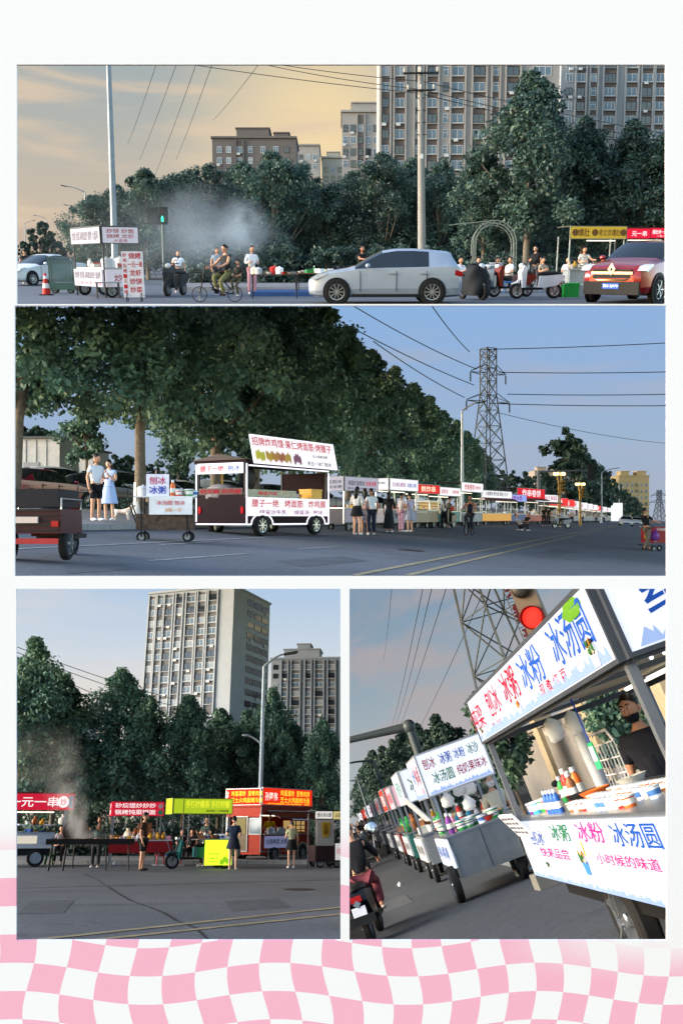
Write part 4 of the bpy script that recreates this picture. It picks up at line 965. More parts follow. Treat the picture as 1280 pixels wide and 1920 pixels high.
# --- trees
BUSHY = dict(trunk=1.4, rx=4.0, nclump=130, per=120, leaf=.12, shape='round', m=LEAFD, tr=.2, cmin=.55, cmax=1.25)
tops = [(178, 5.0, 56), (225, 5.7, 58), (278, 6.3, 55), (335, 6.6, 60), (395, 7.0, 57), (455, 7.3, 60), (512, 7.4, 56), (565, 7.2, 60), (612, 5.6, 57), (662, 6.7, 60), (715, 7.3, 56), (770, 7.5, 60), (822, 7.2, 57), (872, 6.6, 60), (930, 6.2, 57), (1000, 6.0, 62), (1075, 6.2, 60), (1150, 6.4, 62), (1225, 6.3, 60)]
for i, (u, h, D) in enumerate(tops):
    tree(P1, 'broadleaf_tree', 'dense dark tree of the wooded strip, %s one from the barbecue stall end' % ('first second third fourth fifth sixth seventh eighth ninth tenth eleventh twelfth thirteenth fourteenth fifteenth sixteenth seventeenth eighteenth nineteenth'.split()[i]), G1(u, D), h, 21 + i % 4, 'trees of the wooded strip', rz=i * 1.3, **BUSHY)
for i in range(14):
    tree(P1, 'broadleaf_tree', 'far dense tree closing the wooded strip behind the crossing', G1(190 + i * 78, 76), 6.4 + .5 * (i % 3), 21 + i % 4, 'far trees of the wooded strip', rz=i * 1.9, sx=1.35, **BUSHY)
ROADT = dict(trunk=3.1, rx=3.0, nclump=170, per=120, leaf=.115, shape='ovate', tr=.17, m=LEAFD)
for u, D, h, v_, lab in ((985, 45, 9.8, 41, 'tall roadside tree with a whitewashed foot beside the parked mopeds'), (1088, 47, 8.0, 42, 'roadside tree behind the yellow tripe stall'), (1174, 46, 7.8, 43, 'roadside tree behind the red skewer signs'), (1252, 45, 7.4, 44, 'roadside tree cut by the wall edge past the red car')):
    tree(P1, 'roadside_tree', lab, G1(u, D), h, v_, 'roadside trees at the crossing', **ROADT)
tree(P1, 'roadside_tree', 'smaller roadside tree leaning out beside the utility pole', G1(905, 47), 6.6, 45, 'roadside trees at the crossing', **ROADT)
b = MB(); p = G1(985, 45); b.lathe([(.225, .0), (.19, .5), (.175, 1.1)], 12); o = b.build('whitewash', cm('cfd0cc', .9), [t for t in SC.objects if t.get('label', '').startswith('tall roadside tree with')][0], 50)
o.matrix_basis = Matrix.Scale(1 / 1.06, 4)
for i, (u, h) in enumerate(((45, 5.0), (62, 6.5), (82, 9.0), (96, 7.0), (112, 5.0), (130, 4.5), (152, 6.0))):
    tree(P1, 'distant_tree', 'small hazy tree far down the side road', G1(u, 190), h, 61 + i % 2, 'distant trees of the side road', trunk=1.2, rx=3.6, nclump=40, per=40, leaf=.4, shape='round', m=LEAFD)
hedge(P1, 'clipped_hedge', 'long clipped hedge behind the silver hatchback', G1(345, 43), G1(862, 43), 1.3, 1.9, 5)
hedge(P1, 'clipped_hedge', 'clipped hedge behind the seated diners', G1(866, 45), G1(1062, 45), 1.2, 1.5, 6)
# --- kerb and pavement behind the road
b = MB(); a_, c_ = G1(100, 38), G1(1600, 38); e_, f_ = G1(100, 70), G1(1600, 70)
def slab(P, pts, h, m, name, lbl=None):
    q = MB(); n_ = len(pts); up = [(p_[0], p_[1], P.gz(p_[0], p_[1]) + h) for p_ in pts]; dn = [(p_[0], p_[1], P.gz(p_[0], p_[1]) - .02) for p_ in pts]
    q.add(up + dn, [tuple(range(n_))] + [(i, n_ + i, n_ + (i + 1) % n_, (i + 1) % n_) for i in range(n_)]); return struct(q.build(name, m, None, T=P.M.copy()))
slab(P1, [G1(330, 36), G1(1600, 36), G1(1600, 80), G1(330, 80)], .12, PAVING, 'pavement')
strip(P1, 'kerb_line', '', G1(330, 35.7), G1(1600, 35.7), .12, mat('kerb_stone', '8d8d8c', .85), .01)
strip(P1, 'lane_line', '', P1.g(880, 566), P1.g(1250, 553), .12, WLINE, .008, wob=.2)
# --- poles, lights, wires
street_lamp(P1, G1(218, 36), 11.5, 'tall grey street lamp pole behind the white barbecue stall', arm=2.0, r=.11, col='7b858c')
for u, D, h, s_ in ((165, 120, 10.5, -1), (156, 170, 11, -1), (90, 230, 12, -1), (50, 260, 12, 1)):
    street_lamp(P1, G1(u, D), h, {165: 'slim far street lamp rising over the white barbecue stall', 156: 'farther street lamp just beside the slim one', 90: 'hazy distant street lamp above the distant trees', 50: 'faint distant street lamp nearest the wall edge'}[u], arm=2.4, side=s_, r=.12, col='7b858c')
t = thing('utility_pole', 'concrete utility pole with cross arms behind the silver hatchback', 'utility pole', P1.T(G1(791, 40)) @ Matrix.Rotation(-.02, 4, 'Y')); cp = mat('pole_concrete', '86847f', .9, var=.12, scale=2)
b = MB(); b.path([(0, 0, 0), (0, 0, 9.2)], [.19, .12], 12); b.build('pole', cp, t, 50)
for z, L_ in ((8.9, .75), (8.2, .6)):
    b = MB(); b.bar((-L_, -.14, z), (L_, -.14, z), .07); o = b.build('cross_arm', IRON, t)
    for x in (-L_ + .05, 0.0, L_ - .05): b = MB(); b.lathe([(.02, 0), (.05, .03), (.03, .07), (.055, .10), (.03, .15), (.04, .2)], 8, (x, -.14, z + .03)); b.build('insulator', cm('b9b4aa', .4), o, 40)
b = MB(); b.box(-.05, .07, -.17, -.12, 5.4, 5.6); b.build('pole_sign', cm('d0d0cc', .6), t)
for i in range(4): b = MB(); b.bar((-.22, -.1, 7.9 - i * .5), (.22, -.1, 7.9 - i * .5), .03); b.build('step_iron', IRON, t)
for i, (u0, v0, u1, v1, D0, D1) in enumerate(((400, 100, 785, 152, 42, 40), (455, 112, 790, 168, 42, 40), (200, 95, 785, 175, 42, 40), (790, 152, 1300, 260, 40, 44), (790, 168, 1300, 275, 40, 44), (790, 176, 1300, 286, 40, 44))):
    wire(P1, 'thin overhead cable running %s the utility pole, number %s from the top' % ('into' if i < 3 else 'on from', ('one', 'two', 'three')[i % 3]), P1.at(u0, v0, D0), P1.at(u1, v1, D1), .12, .016, 'cables on the utility pole')
for i, (u0, v0, u1, v1) in enumerate(((300, 100, 240, 270), (340, 95, 262, 300), (375, 100, 290, 330), (405, 100, 330, 300), (500, 100, 400, 225))):
    wire(P1, 'thin slanting high voltage line against the sunset sky', P1.at(u0, v0, 150), P1.at(u1, v1, 320), .5, .06, 'slanting lines over the sunset')
t = thing('pedestrian_signal', 'green walking man signal on a slim pole above the smoke', 'traffic light', P1.T(G1(309, 33)))
b = MB(); b.tube((0, 0, 0), (0, 0, 2.6), .055, n=10); b.build('pole', cm('4c5a56', .5), t, 40)
b = MB(); b.box(-.17, .17, -.06, .12, 2.42, 3.02); b.build('housing', cm('15191a', .5), t)
b = MB(); b.ell((0, -.065, 2.60), (.125, .01, .125), 20, 10); o = b.build('lens', cm('07150f', .3), t, 50)
b = MB(); g_ = glow('2dffb0', 4.0); b.T = Matrix.Translation((0, -.085, 2.60)); b.ell((0, 0, .075), (.022, .006, .024), 8, 6)
for a, c in (((0, 0, .05), (0, 0, -.01)), ((0, 0, .04), (.045, 0, .0)), ((0, 0, .04), (-.045, 0, .01)), ((0, 0, -.01), (.035, 0, -.09)), ((0, 0, -.01), (-.035, 0, -.085))): b.tube(a, c, .015, n=6)
b.build('walking_man', g_, o, 50)
b = MB(); b.lathe([(.13, -.10), (.14, -.10), (.14, -.02), (.13, -.02)], 18, (0, -.04, 2.60), 'y', cap=False); b.build('visor', cm('15191a', .5), t)
b = MB(); b.ell((0, -.065, 2.86), (.12, .01, .12), 18, 8); b.build('lens', cm('1c0808', .3), t, 50)
b = MB(); b.box(-.55, -.20, -.05, .1, 2.45, 3.0); b.build('side_signal', cm('15191a', .5), t)
# --- vehicles
SILVER = mat('silver_paint', '98a3b2', .28, .4, .03, coat=.6); REDP = mat('maroon_paint', '7e1a1a', .25, .25, .05, coat=.8)
car(P1, P1.T(G1(719, 25.6), 0, True), 'silver five door hatchback with tinted windows crossing in front of the hedge', HATCH, SILVER, 'hatchback_car', spokes=10)
suv = car(P1, P1.T(G1(1206, 26.6), R(50), True) @ Matrix.Scale(1.07, 4), 'dark red sport utility car with lit headlights and a blue plate', SUVS, REDP, 'sport_utility_car', plate='鲁E·3J078', spokes=5, bright=True)
b = MB(); b.prism([(-.10, 0), (0, .15), (.10, 0), (0, -.15)], -.012, .012); T_ = Matrix.Translation((-2.25, 0, .86)) @ Matrix.Rotation(R(-90), 4, 'Z'); o = b.build('emblem', CHROME, suv, T=T_)
b = MB(); b.prism([(-.035, 0), (0, .06), (.035, 0), (0, -.06)], -.018, -.013); b.build('emblem_core', DARK, o)
b = MB(); b.box(-2.235, -2.18, -.55, .55, .74, .80); b.build('grille_bar', CHROME, suv)
b = MB(); b.path([(-2.16, -.62, .66), (-2.245, -.35, .60), (-2.25, 0, .60), (-2.245, .35, .60), (-2.16, .62, .66)], .02, 6); b.build('grille_trim', CHROME, suv, 50)
for d in (-1, 1): b = MB(); b.ell((-2.13, d * .68, .46), (.06, .09, .06), 12, 8); b.build('fog_lamp', CHROME, suv, 50)
b = MB(); b.box(-2.235, -2.05, -.74, .74, .24, .56); b.build('lower_bumper', DARK, suv); b = MB(); b.box(-2.228, -2.1, -.50, .50, .64, .86); b.build('upper_grille', DARK, suv)
car(P1, P1.T(G1(82, 44), R(62), True), 'white sedan waiting far off beside the traffic cone', SEDAN, cm('c9ccce', .3), 'sedan_car')
car(P1, P1.T(G1(48, 85), R(70), True), 'pale car far down the side road', SEDAN, cm('a8adb2', .3), 'sedan_car')
cone(P1, P1.T(G1(88, 31.0), 0, True), 'red and white traffic cone on the road before the white sedan')
person(P1, G1(49, 45), R(200), 'person in dark clothes standing by the white sedan far off', '23262c', '23262c', 1.65)
# --- white barbecue stall
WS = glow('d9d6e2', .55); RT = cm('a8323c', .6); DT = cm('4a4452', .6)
T_ = P1.T(G1(232, 29.0), R(34), True) @ Matrix.Scale(1.12, 4); s = Stall(P1, T_, 'smoky white barbecue stall with lettered canopy signs and a glass case', 1.05, 2.5)
s.posts(0, 1.75, IRON, .035); s.roof(1.92, cm('54585c', .7), .03, .04)
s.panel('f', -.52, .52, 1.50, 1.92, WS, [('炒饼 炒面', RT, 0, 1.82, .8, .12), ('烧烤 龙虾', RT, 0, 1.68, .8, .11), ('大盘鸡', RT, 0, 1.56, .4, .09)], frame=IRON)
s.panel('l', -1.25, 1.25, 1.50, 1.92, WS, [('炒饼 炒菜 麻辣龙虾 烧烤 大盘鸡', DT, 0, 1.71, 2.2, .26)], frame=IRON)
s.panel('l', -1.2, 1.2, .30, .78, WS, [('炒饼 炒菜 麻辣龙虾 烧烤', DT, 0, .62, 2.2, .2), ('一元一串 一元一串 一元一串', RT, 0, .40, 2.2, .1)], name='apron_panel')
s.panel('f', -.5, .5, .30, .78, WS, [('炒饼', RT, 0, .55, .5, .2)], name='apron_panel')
s.box('counter', STEEL, -.5, .5, .02, 2.45, .78, .83); s.wheels(.2, .1, (-.3, .3))
goods(T_, 'on the smoky white barbecue stall', -.45, .45, .1, 2.3, .83, 9, 4, ('tub', 'box', 'pot', 'bag'), ('ffffff', 'b8bcc0', 'c8c8c0', 'c03028'))
T2 = P1.T(G1(118, 32.5), R(10), True) @ Matrix.Scale(.9, 4); s = Stall(P1, T2, 'green glass cabinet cart beside the white barbecue stall', .95, .7, 'cabinet_cart', 'cart')
s.posts(.1, 1.35, cm('56685f', .6), .05); s.roof(1.35, cm('56685f', .6), .03); s.box('cabinet', cm('4d6a5f', .7), -.47, .47, .0, .7, .15, .42)
s.panel('f', -.42, .42, .45, 1.30, mat('clear_glass', '8fa7a4', .08, trans=.7), name='glass_pane', y=-.005, th=.01); s.wheels(.12, .06, (-.3, .3))
t = thing('sign_board', 'upright white menu board with red characters standing on the road', 'sign', P1.T(G1(253, 26.2), R(6), True))
b = MB(); b.box(-.30, .30, -.02, .02, .12, 1.40); o = b.build('board', cm('d6d3da', .6), t)
RED = cm('b81f2a', .6)
for i, q in enumerate(('烧烤', '一元一串', '龙虾', '炒饼', '炒菜')): text(q, RED, o, .07, 1.28 - i * .235, .34 if i != 1 else .40, .17, y=-.026)
for i, q in enumerate('炒鸡烧烤一元一串'): text(q, RED, o, -.22, 1.30 - i * .145, .10, .11, y=-.026)
for x in (-.2, .2): b = MB(); b.bar((x, -.22, 0), (x, 0, .25), .025); b.bar((x, .22, 0), (x, 0, .25), .025); b.build('foot', IRON, t)
T_ = P1.T(G1(204, 28.5), R(20), True); table(P1, T_, 'low trestle under the barbecue stall signs', .8, .4, .5, cm('8d8f92', .6))
# --- e-bike rider with child, bystanders
bicycle(P1, P1.T(G1(408, 26.0), R(12), True), 'small dark electric bicycle with wire basket under the woman in the black top', '17191c', True, True)
person(P1, G1(424, 26.0), R(-38), 'woman in black top and khaki trousers straddling the electric bicycle', '1d1f22', '6b6a44', 1.62, ('bar', 'bar'), 'ride', .25, hair='bun', seat=.74, shoe='2a2a2a')
person(P1, G1(448, 26.2), R(-30), 'small child in checked shirt riding behind the woman in black', '3a3634', '5a5240', 1.05, ('lap', 'lap'), 'ride', 1.4, seat=.62)
person(P1, G1(473, 31), R(25), 'stall helper in white with pink apron behind the folding table', 'e4e2e4', 'c78f98', 1.62, ('bent', 'bent'), sleeve=1.7, hair='short')
moped(P1, P1.T(G1(330, 30.5), R(75), True), 'dark moped with raised seat parked beside the menu board', '20262a')
person(P1, G1(336, 32.5), R(10), 'person in white leaning by the dark moped', 'dedfe2', '2a2c33', 1.55, ('bent', 'down'), lean=R(-25))
person(P1, G1(408, 36), R(20), 'person in grey behind the woman on the electric bicycle', '9aa4b2', '30343c', 1.62)
person(P1, G1(678, 33.5), R(30), 'vendor in black tending the grill behind the silver hatchback', '16181b', '202228', 1.66, ('reach', 'bent'), tone='d')
person(P1, G1(805, 37.5), R(160), 'grey haired person in pale shirt beyond the roof of the silver hatchback', 'b7b2ac', '3a3c40', 1.62, hair='bald')
BLUEC = cm('2a4a78', .8)
T_ = P1.T(G1(515, 28.5), R(4), True); table(P1, T_, 'dark folding table with dishes behind the silver hatchback bonnet', 1.5, .55, .74, cm('4a4038', .6)); goods(T_, 'on the dark folding table', -.7, .7, -.2, .2, .74, 9, 11, ('bowl', 'bottle', 'tub', 'pot'), ('ffffff', 'b8bcc0', 'c03028', 'e8dcc0'))
T_ = P1.T(G1(590, 31), R(-5), True); table(P1, T_, 'farther folding table with drink bottles in front of the hedge', 1.3, .55, .74, cm('6a4a38', .6)); goods(T_, 'on the farther folding table', -.6, .6, -.2, .2, .74, 7, 12, ('bottle', 'bowl', 'box'), ('2f8f4a', 'ffffff', 'e8dcc0'))
T_ = P1.T(G1(648, 30), R(0), True); table(P1, T_, 'narrow charcoal grill table behind the windscreen of the silver hatchback', 1.0, .35, .8, IRON); goods(T_, 'on the narrow charcoal grill table', -.45, .45, -.1, .1, .8, 5, 13, ('skewer', 'tray'), ('8a5a38', 'c03028', 'b8bcc0'))
slab(P1, [G1(470, 30.0), G1(600, 30.0), G1(600, 33), G1(470, 33)], .135, BLUEC, 'ground_cloth')
# --- diners, mopeds
for i, (u, D, fa, top, lab) in enumerate(((866, 33, 40, 'd9dbe0', 'seated diner in white next to the tail of the silver hatchback'), (896, 34, -10, 'dcdcdc', 'seated diner in white behind the covered scooter'), (936, 34, 60, '1c1d20', 'seated diner in black leaning over the low table'), (951, 33.5, -60, 'e2e3e6', 'seated diner in white holding a bowl near the tree'), (1019, 35.5, 30, '9b8f80', 'seated woman in beige beyond the tree trunk'), (1062, 36, -20, 'dadde2', 'seated person in white beside the yellow tripe stall'))):
    person(P1, G1(u, D), R(fa), lab, top, '2a2b30', 1.6, ('bent', 'lap'), 'sit', .7, lean=R(-12)); stool(P1, P1.T(G1(u, D), 0, True) @ Matrix.Scale(1.4, 4), 'blue plastic stool under the ' + lab.replace('seated ', ''), '3f6fa8')
person(P1, G1(1002, 37), R(-35), 'standing man in black T shirt next to the tree trunk', '121417', '3a3c42', 1.7, ('bent', 'down'))
t = moped(P1, P1.T(G1(884, 27.6), R(112), True), 'electric scooter draped in a black rain cover', '15171a', name='covered_scooter')
b = MB(); b.T = Matrix.Translation((-.2, 0, 0)) @ Matrix.Diagonal((1.25, .95, 1, 1)); b.lathe([(.40 + .03 * (k % 2), .14 + .0 * k) if k == 0 else ((.40, .37, .36, .33, .30, .20, .02)[k - 1] + .012 * (k % 2), (.3, .5, .7, .86, .97, 1.06, 1.09)[k - 1]) for k in range(8)], 18, cap=False); b.v = [(x + .03 * math.sin(z * 9 + y * 11), y + .04 * math.sin(x * 9 + z * 6) - (.10 if z > .8 else 0) * (1 if x > 0 else 0), z - (.22 if x > 0 and z > .8 else 0)) for x, y, z in b.v]; b.build('rain_cover', cm('14161a', .7), t, 60)
moped(P1, P1.T(G1(1003, 28.3), R(8), True), 'white and black moped parked by the tree with whitewashed foot', 'c2c4c8')
moped(P1, P1.T(G1(956, 29.6), R(20), True), 'dull red moped parked behind the white and black moped', '6e2a1e')
moped(P1, P1.T(G1(918, 29.2), R(70), True), 'small grey moped next to the draped scooter', '6b747c', box='b9bec6')
b_ = P1.T(G1(1059, 29.6), 0, True)
t = thing('plastic_bin', 'bright green plastic bin in front of the yellow tripe stall', 'bin', P1.T(G1(1066, 29.5), R(5), True)); b = MB(); b.box(-.26, .26, -.18, .18, 0, .40); b.build('body', cm('1e8a3a', .5), t); b = MB(); b.box(-.28, .28, -.20, .20, .40, .45); b.build('rim', cm('23a047', .5), t)
t = thing('plastic_bin', 'pale grey plastic bin beside the bright green bin', 'bin', P1.T(G1(1083, 29.9), R(-8), True)); b = MB(); b.box(-.18, .18, -.15, .15, 0, .36); b.build('body', cm('a9b0b4', .5), t); b = MB(); b.box(-.2, .2, -.17, .17, .36, .40); b.build('rim', cm('b9bec2', .5), t)
t = thing('bollard', 'short red and white bollard beside the green bin', 'bollard', P1.T(G1(1046, 29.5), 0, True))
for z0, z1, c in ((0, .08, '2a2a2a'), (.08, .25, 'b02a22'), (.25, .4, 'd8d8d8'), (.4, .58, 'b02a22')): b = MB(); b.lathe([(.09, z0), (.085, z1)], 14); b.build('band', cm(c, .6), t, 40)
# --- trellis arch
t = thing('trellis_arch', 'thin metal garden arch standing before the hedge', 'arch', P1.T(G1(925, 40))); am = cm('7c8278', .6, metal=.4)
for k, (r_, y) in enumerate(((.95, 0), (.82, 0), (.95, .5), (.82, .5))):
    b = MB(); b.path([(-r_, y, 0), (-r_, y, 1.9)] + [(-r_ * math.cos(math.pi * i / 12), y, 1.9 + r_ * math.sin(math.pi * i / 12)) for i in range(1, 12)] + [(r_, y, 1.9), (r_, y, 0)], .022, 6); b.build('hoop', am, t, 50)
for i in range(13):
    a = math.pi * i / 12; b = MB(); b.tube((-.95 * math.cos(a), 0, 1.9 + .95 * math.sin(a)), (-.82 * math.cos(a), .0, 1.9 + .82 * math.sin(a)), .012, n=5); b.tube((-.95 * math.cos(a), 0, 1.9 + .95 * math.sin(a)), (-.95 * math.cos(a), .5, 1.9 + .95 * math.sin(a)), .012, n=5); b.build('rung', am, t)
b = MB(); b.tube((-2.0, 0, 2.65), (0, 0, 2.85), .025, n=6); b.build('tie_bar', am, t)
# --- yellow tripe stall and red signs
YS = glow('c4a83c', .75); BR = cm('5a1f14', .6)
T_ = P1.T(G1(1112, 33.5), R(8), True); s = Stall(P1, T_, 'tripe stall with a yellow sign and wire cage counter', 2.1, 1.2)
s.posts(0, 2.0, cm('b7bab4', .5), .035); s.roof(2.32, cm('4a4a40', .8), .03, .03)
s.panel('f', -1.05, 1.05, 1.92, 2.32, YS, [('爆肚', BR, -.55, 2.12, .44, .27), ('老北京爆肚', BR, .42, 2.12, .82, .24)], frame=cm('8a8468', .6))
for x in (-.88, -.13, .94): b = MB(); b.lathe([(.12, -.008), (.12, 0)], 18, (x, -.055, 2.12), 'y'); b.build('sign_picture', cm('6b4a24', .7), s.t)
s.box('counter', cm('9a9d9f', .5), -1.0, .1, 0, .8, .80, .86); s.box('cabinet', cm('8f9496', .5), -.95, .05, .05, .75, .25, .80)
b = MB()
for i in range(12): b.bar((-.95 + i * .085, -.01, .86), (-.95 + i * .085, -.01, 1.25), .008)
for z in (.95, 1.05, 1.15, 1.25): b.bar((-.97, -.01, z), (.0, -.01, z), .008)
b.build('wire_cage', STEEL, s.t)
s.lamp(-.2, .9, .5, 1.85); s.box('shelf', cm('b8a888', .6), .15, 1.0, .2, .9, .86, .9)
goods(T_, 'on the tripe stall counter', -.9, .0, .15, .6, .86, 7, 21); goods(T_, 'on the tripe stall side shelf', .2, .95, .3, .8, .9, 6, 22)
person(P1, P1.foot(1092, 34.6), R(20), 'vendor in white behind the tripe stall counter', 'e0e0de', '3a3c40', 1.64, ('bent', 'reach'))
RS = glow('d6203c', 1.1); WT = glow('fff2f4', 1.0)
T_ = P1.T(G1(1207, 35.5), R(6), True); s = Stall(P1, T_, 'red signed one yuan skewer stall beyond the dark red car', 1.75, 1.2)
s.posts(0, 2.0, STEEL, .04); s.roof(2.34, cm('5a2020', .8), .02, .03)
s.panel('f', -.88, .02, 1.96, 2.32, RS, [('元一串', WT, -.42, 2.14, .6, .2)]); s.panel('f', .06, .95, 1.98, 2.34, RS, [('爆肚烤一元一串', WT, .5, 2.20, .8, .16), ('一元一串', WT, .5, 2.05, .4, .08)])
s.box('counter', STEEL, -.85, .85, .05, .9, .82, .88); s.box('cabinet', cm('a8adb0', .5), -.83, .83, .08, .85, .2, .82); s.lamp(-.7, .7, .4, 1.9)
goods(T_, 'on the skewer stall counter', -.8, .8, .15, .7, .88, 9, 31, ('tray', 'skewer', 'tub', 'box'))
# --- smoke
smoke(P1, P1.at(395, 430, 36), (3.8, 1.2, 2.1), .5, 1, col=(.62, .74, .86)); smoke(P1, P1.at(455, 425, 35), (1.3, .9, 1.4), .8, 2, col=(.62, .74, .86)); smoke(P1, P1.at(250, 455, 28.5), (3.4, 1.0, 1.9), .22, 3, col=(.66, .75, .82))
close_place(P1, vmax=571.2)
# ================================================================ PLACE 2: the long row of stalls under the trees
def G2(u, v): return P2.g(u, v)
def F2(u, D): return P2.foot(u, D)
# --- pavement with kerb along the row, road lines
vpA = P2.g(1196, 973.5)
ka = P2.g(-300, 1004); kb = P2.g(1150, 973.2)
pa = F2(-420, 60)
slab(P2, [ka, kb, P2.g(900, 952.5), P2.g(-420, 865)], .15, PAVING, 'pavement')
def kerb_row():
    d = (kb - ka); L = d.length; dr = d.normalized(); n_ = Vector((dr.y, -dr.x, 0)); km = mat('kerb_stone', '8d8d8c', .85); q = MB().box(0, .98, -.14, 0, 0, .152).mesh('kerbstone', km)
    root = bpy.data.objects.new('kerb', None); COL.objects.link(root); root.matrix_world = P2.M @ Matrix.Translation(ka); root['kind'] = 'structure'
    X = dr; Y = -n_; Z = X.cross(Y)
    for i in range(70):
        p_ = dr * float(i); link('kerbstone', q, root, Matrix.Translation(p_) @ Matrix((X, Y, Z)).transposed().to_4x4())
kerb_row()
strip(P2, 'edge_line', '', P2.g(-100, 1036), P2.g(1160, 976.3), .14, WLINE, wob=.15, seg=60, seed=2)
for i, (u0, v0) in enumerate(((664, 1079), (764, 1079))): strip(P2, 'centre_line', '', P2.g(u0, v0), P2.g(1197, 975.8), .14, YLINE, wob=.12, seg=60, seed=i)
for i, (a_, c_) in enumerate((((280, 1052), (470, 1038)), ((560, 1030), (640, 1025)), ((300, 1022), (400, 1016)))): strip(P2, 'lane_line', '', P2.g(*a_), P2.g(*c_), .12, WLINE, wob=.3, seg=20, seed=i + 5)
for pts in (((520, 1052), (640, 1043), (690, 1052), (565, 1063)), ((980, 1040), (1050, 1028), (1090, 1034), (1015, 1048)), ((120, 1062), (230, 1056), (250, 1068), (130, 1076))): struct(ground_sheet(P2, 'road_patch', [P2.g(*q) for q in pts], mat('tar_patch', (.090, .098, .116), .85, var=.2, scale=2), .004))
t = thing('manhole_cover', 'round iron manhole cover in the road beyond the brown food truck', 'manhole cover', P2.T(P2.g(770, 1032), 0, True)); b = MB(); b.lathe([(.36, 0), (.36, .006), (.33, .012), (0, .012)], 28, cap=False); b.build('cover', mat('cast_iron', '3d3b3a', .7, .3, .3, scale=6), t)
# --- trees along the pavement: the row runs to the far end of the street
def keep2(T):
    M_ = np.array(T)
    def f(p):
        q = p @ M_[:3, :3].T + M_[:3, 3]; v = 960 - F * q[:, 2] / q[:, 1]; return v > 577
    return f
def bigtree(u, D, h, seed, lab, rz=0, sx=1.0, lean=0.0, **kw):
    base = F2(u, D); base = Vector((base.x, base.y, P2.gz(base.x, base.y) + .1)); s = h / 10
    k = dict(trunk=2.6, rx=3.0, nclump=200, per=105, leaf=.115, shape='ovate', tr=.19, lean=lean); k.update(kw)
    T_ = P2.T(base, rz) @ Matrix.Diagonal((s * sx, s * sx, s, 1))
    return tree(P2, 'roadside_tree', lab, base, h, seed, 'trees along the stall row', rz, sx, keep=keep2(T_), **k)
bigtree(22, 29, 9.4, 101, 'big tree with a bare leaning trunk next to the red parked sedan', lean=.10, trunk=4.3, rx=5.0, nclump=210)
bigtree(262, 31, 10.0, 102, 'big tree with a whitewashed foot behind the vendor cart', lean=.02, trunk=4.1, rx=4.8, nclump=260)
bigtree(405, 38, 11.5, 103, 'big tree rising behind the brown food truck', rx=3.2, trunk=3.0)
bigtree(480, 40, 11.5, 104, 'tall tree behind the tilted sign of the food truck', rx=3.0)
row = [(548, 45, 11.5), (600, 51, 12.2), (652, 57, 11.5), (698, 64, 11.6), (740, 72, 11.6), (775, 81, 11.6), (806, 92, 11.8), (832, 104, 11.8), (855, 118, 12), (875, 134, 12), (893, 150, 12), (910, 170, 11)]
ORD = ['third', 'fourth', 'fifth', 'sixth', 'seventh', 'eighth', 'ninth', 'tenth', 'eleventh', 'twelfth', 'thirteenth', 'fourteenth', 'fifteenth']
for i, (u, D, h) in enumerate(row):
    lab = '%s tree of the row behind the stalls, counted from the brown food truck' % ORD[i]
    if D < 60: bigtree(u, D, h, 110 + i, lab, rx=2.5, nclump=170, per=95, leaf=.125)
    else: tree(P2, 'roadside_tree', lab, F2(u, D), h, 130 + i % 4, 'trees along the stall row', rz=i * 1.7, trunk=2.0, rx=2.5, nclump=140, per=80, leaf=.15, shape='ovate', tr=.17)
b = MB(); b.lathe([(.26, 0), (.215, .5), (.20, 1.15)], 12); b.build('whitewash', cm('c2c5c6', .9), [t for t in SC.objects if t.get('label', '').startswith('big tree with a whitewashed')][0], 50)
for i, (u, D, h, lab) in enumerate(((163, 46, 5.9, 'young tree standing between the white sheds and the couple'), (334, 52, 5.6, 'young tree behind the white parked cars'))):
    tree(P2, 'young_tree', lab, F2(u, D), h, 140 + i, 'young trees in the car park', trunk=4.2, rx=2.2, nclump=60, per=60, leaf=.22, shape='ovate', tr=.13, cmin=.5, cmax=.9)
for i, (u, D, h) in enumerate(((940, 185, 9), (962, 200, 9.5), (985, 215, 10), (1003, 230, 10), (1060, 150, 15), (1080, 160, 14), (1098, 175, 13), (1112, 190, 12.5), (1126, 205, 12), (1138, 225, 11.5), (1150, 245, 11), (1160, 265, 10.5), (1170, 290, 10), (1180, 320, 9.5), (1190, 350, 9), (1200, 390, 8), (1030, 260, 10))):
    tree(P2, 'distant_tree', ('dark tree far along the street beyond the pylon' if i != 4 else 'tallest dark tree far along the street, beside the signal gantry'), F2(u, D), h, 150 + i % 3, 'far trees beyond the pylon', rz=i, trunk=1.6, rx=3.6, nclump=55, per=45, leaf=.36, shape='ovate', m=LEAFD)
# bushes and slope behind the car park
for i, (u, D, h) in enumerate(((40, 75, 8.2), (70, 78, 8.6), (100, 80, 8.0), (130, 82, 7.0), (160, 84, 6.0), (190, 80, 5.0), (215, 78, 5.4), (240, 80, 5.6), (285, 84, 4.6), (315, 82, 4.6), (345, 84, 4.8), (380, 82, 5.0), (420, 84, 5.2), (460, 86, 5))):
    tree(P2, 'shrub', 'bushy green shrub on the bank behind the car park', F2(u, D), h * .62, 160 + i % 3, 'shrubs behind the car park', rz=i * 2.1, trunk=.6, rx=5.0, nclump=80, per=50, leaf=.32, shape='round', m=LEAF if i % 2 else LEAFD)
hedge(P2, 'clipped_hedge', 'low dark hedge between the pavement and the parked cars', F2(-60, 31.5), F2(345, 33.5), .7, .62, 9)
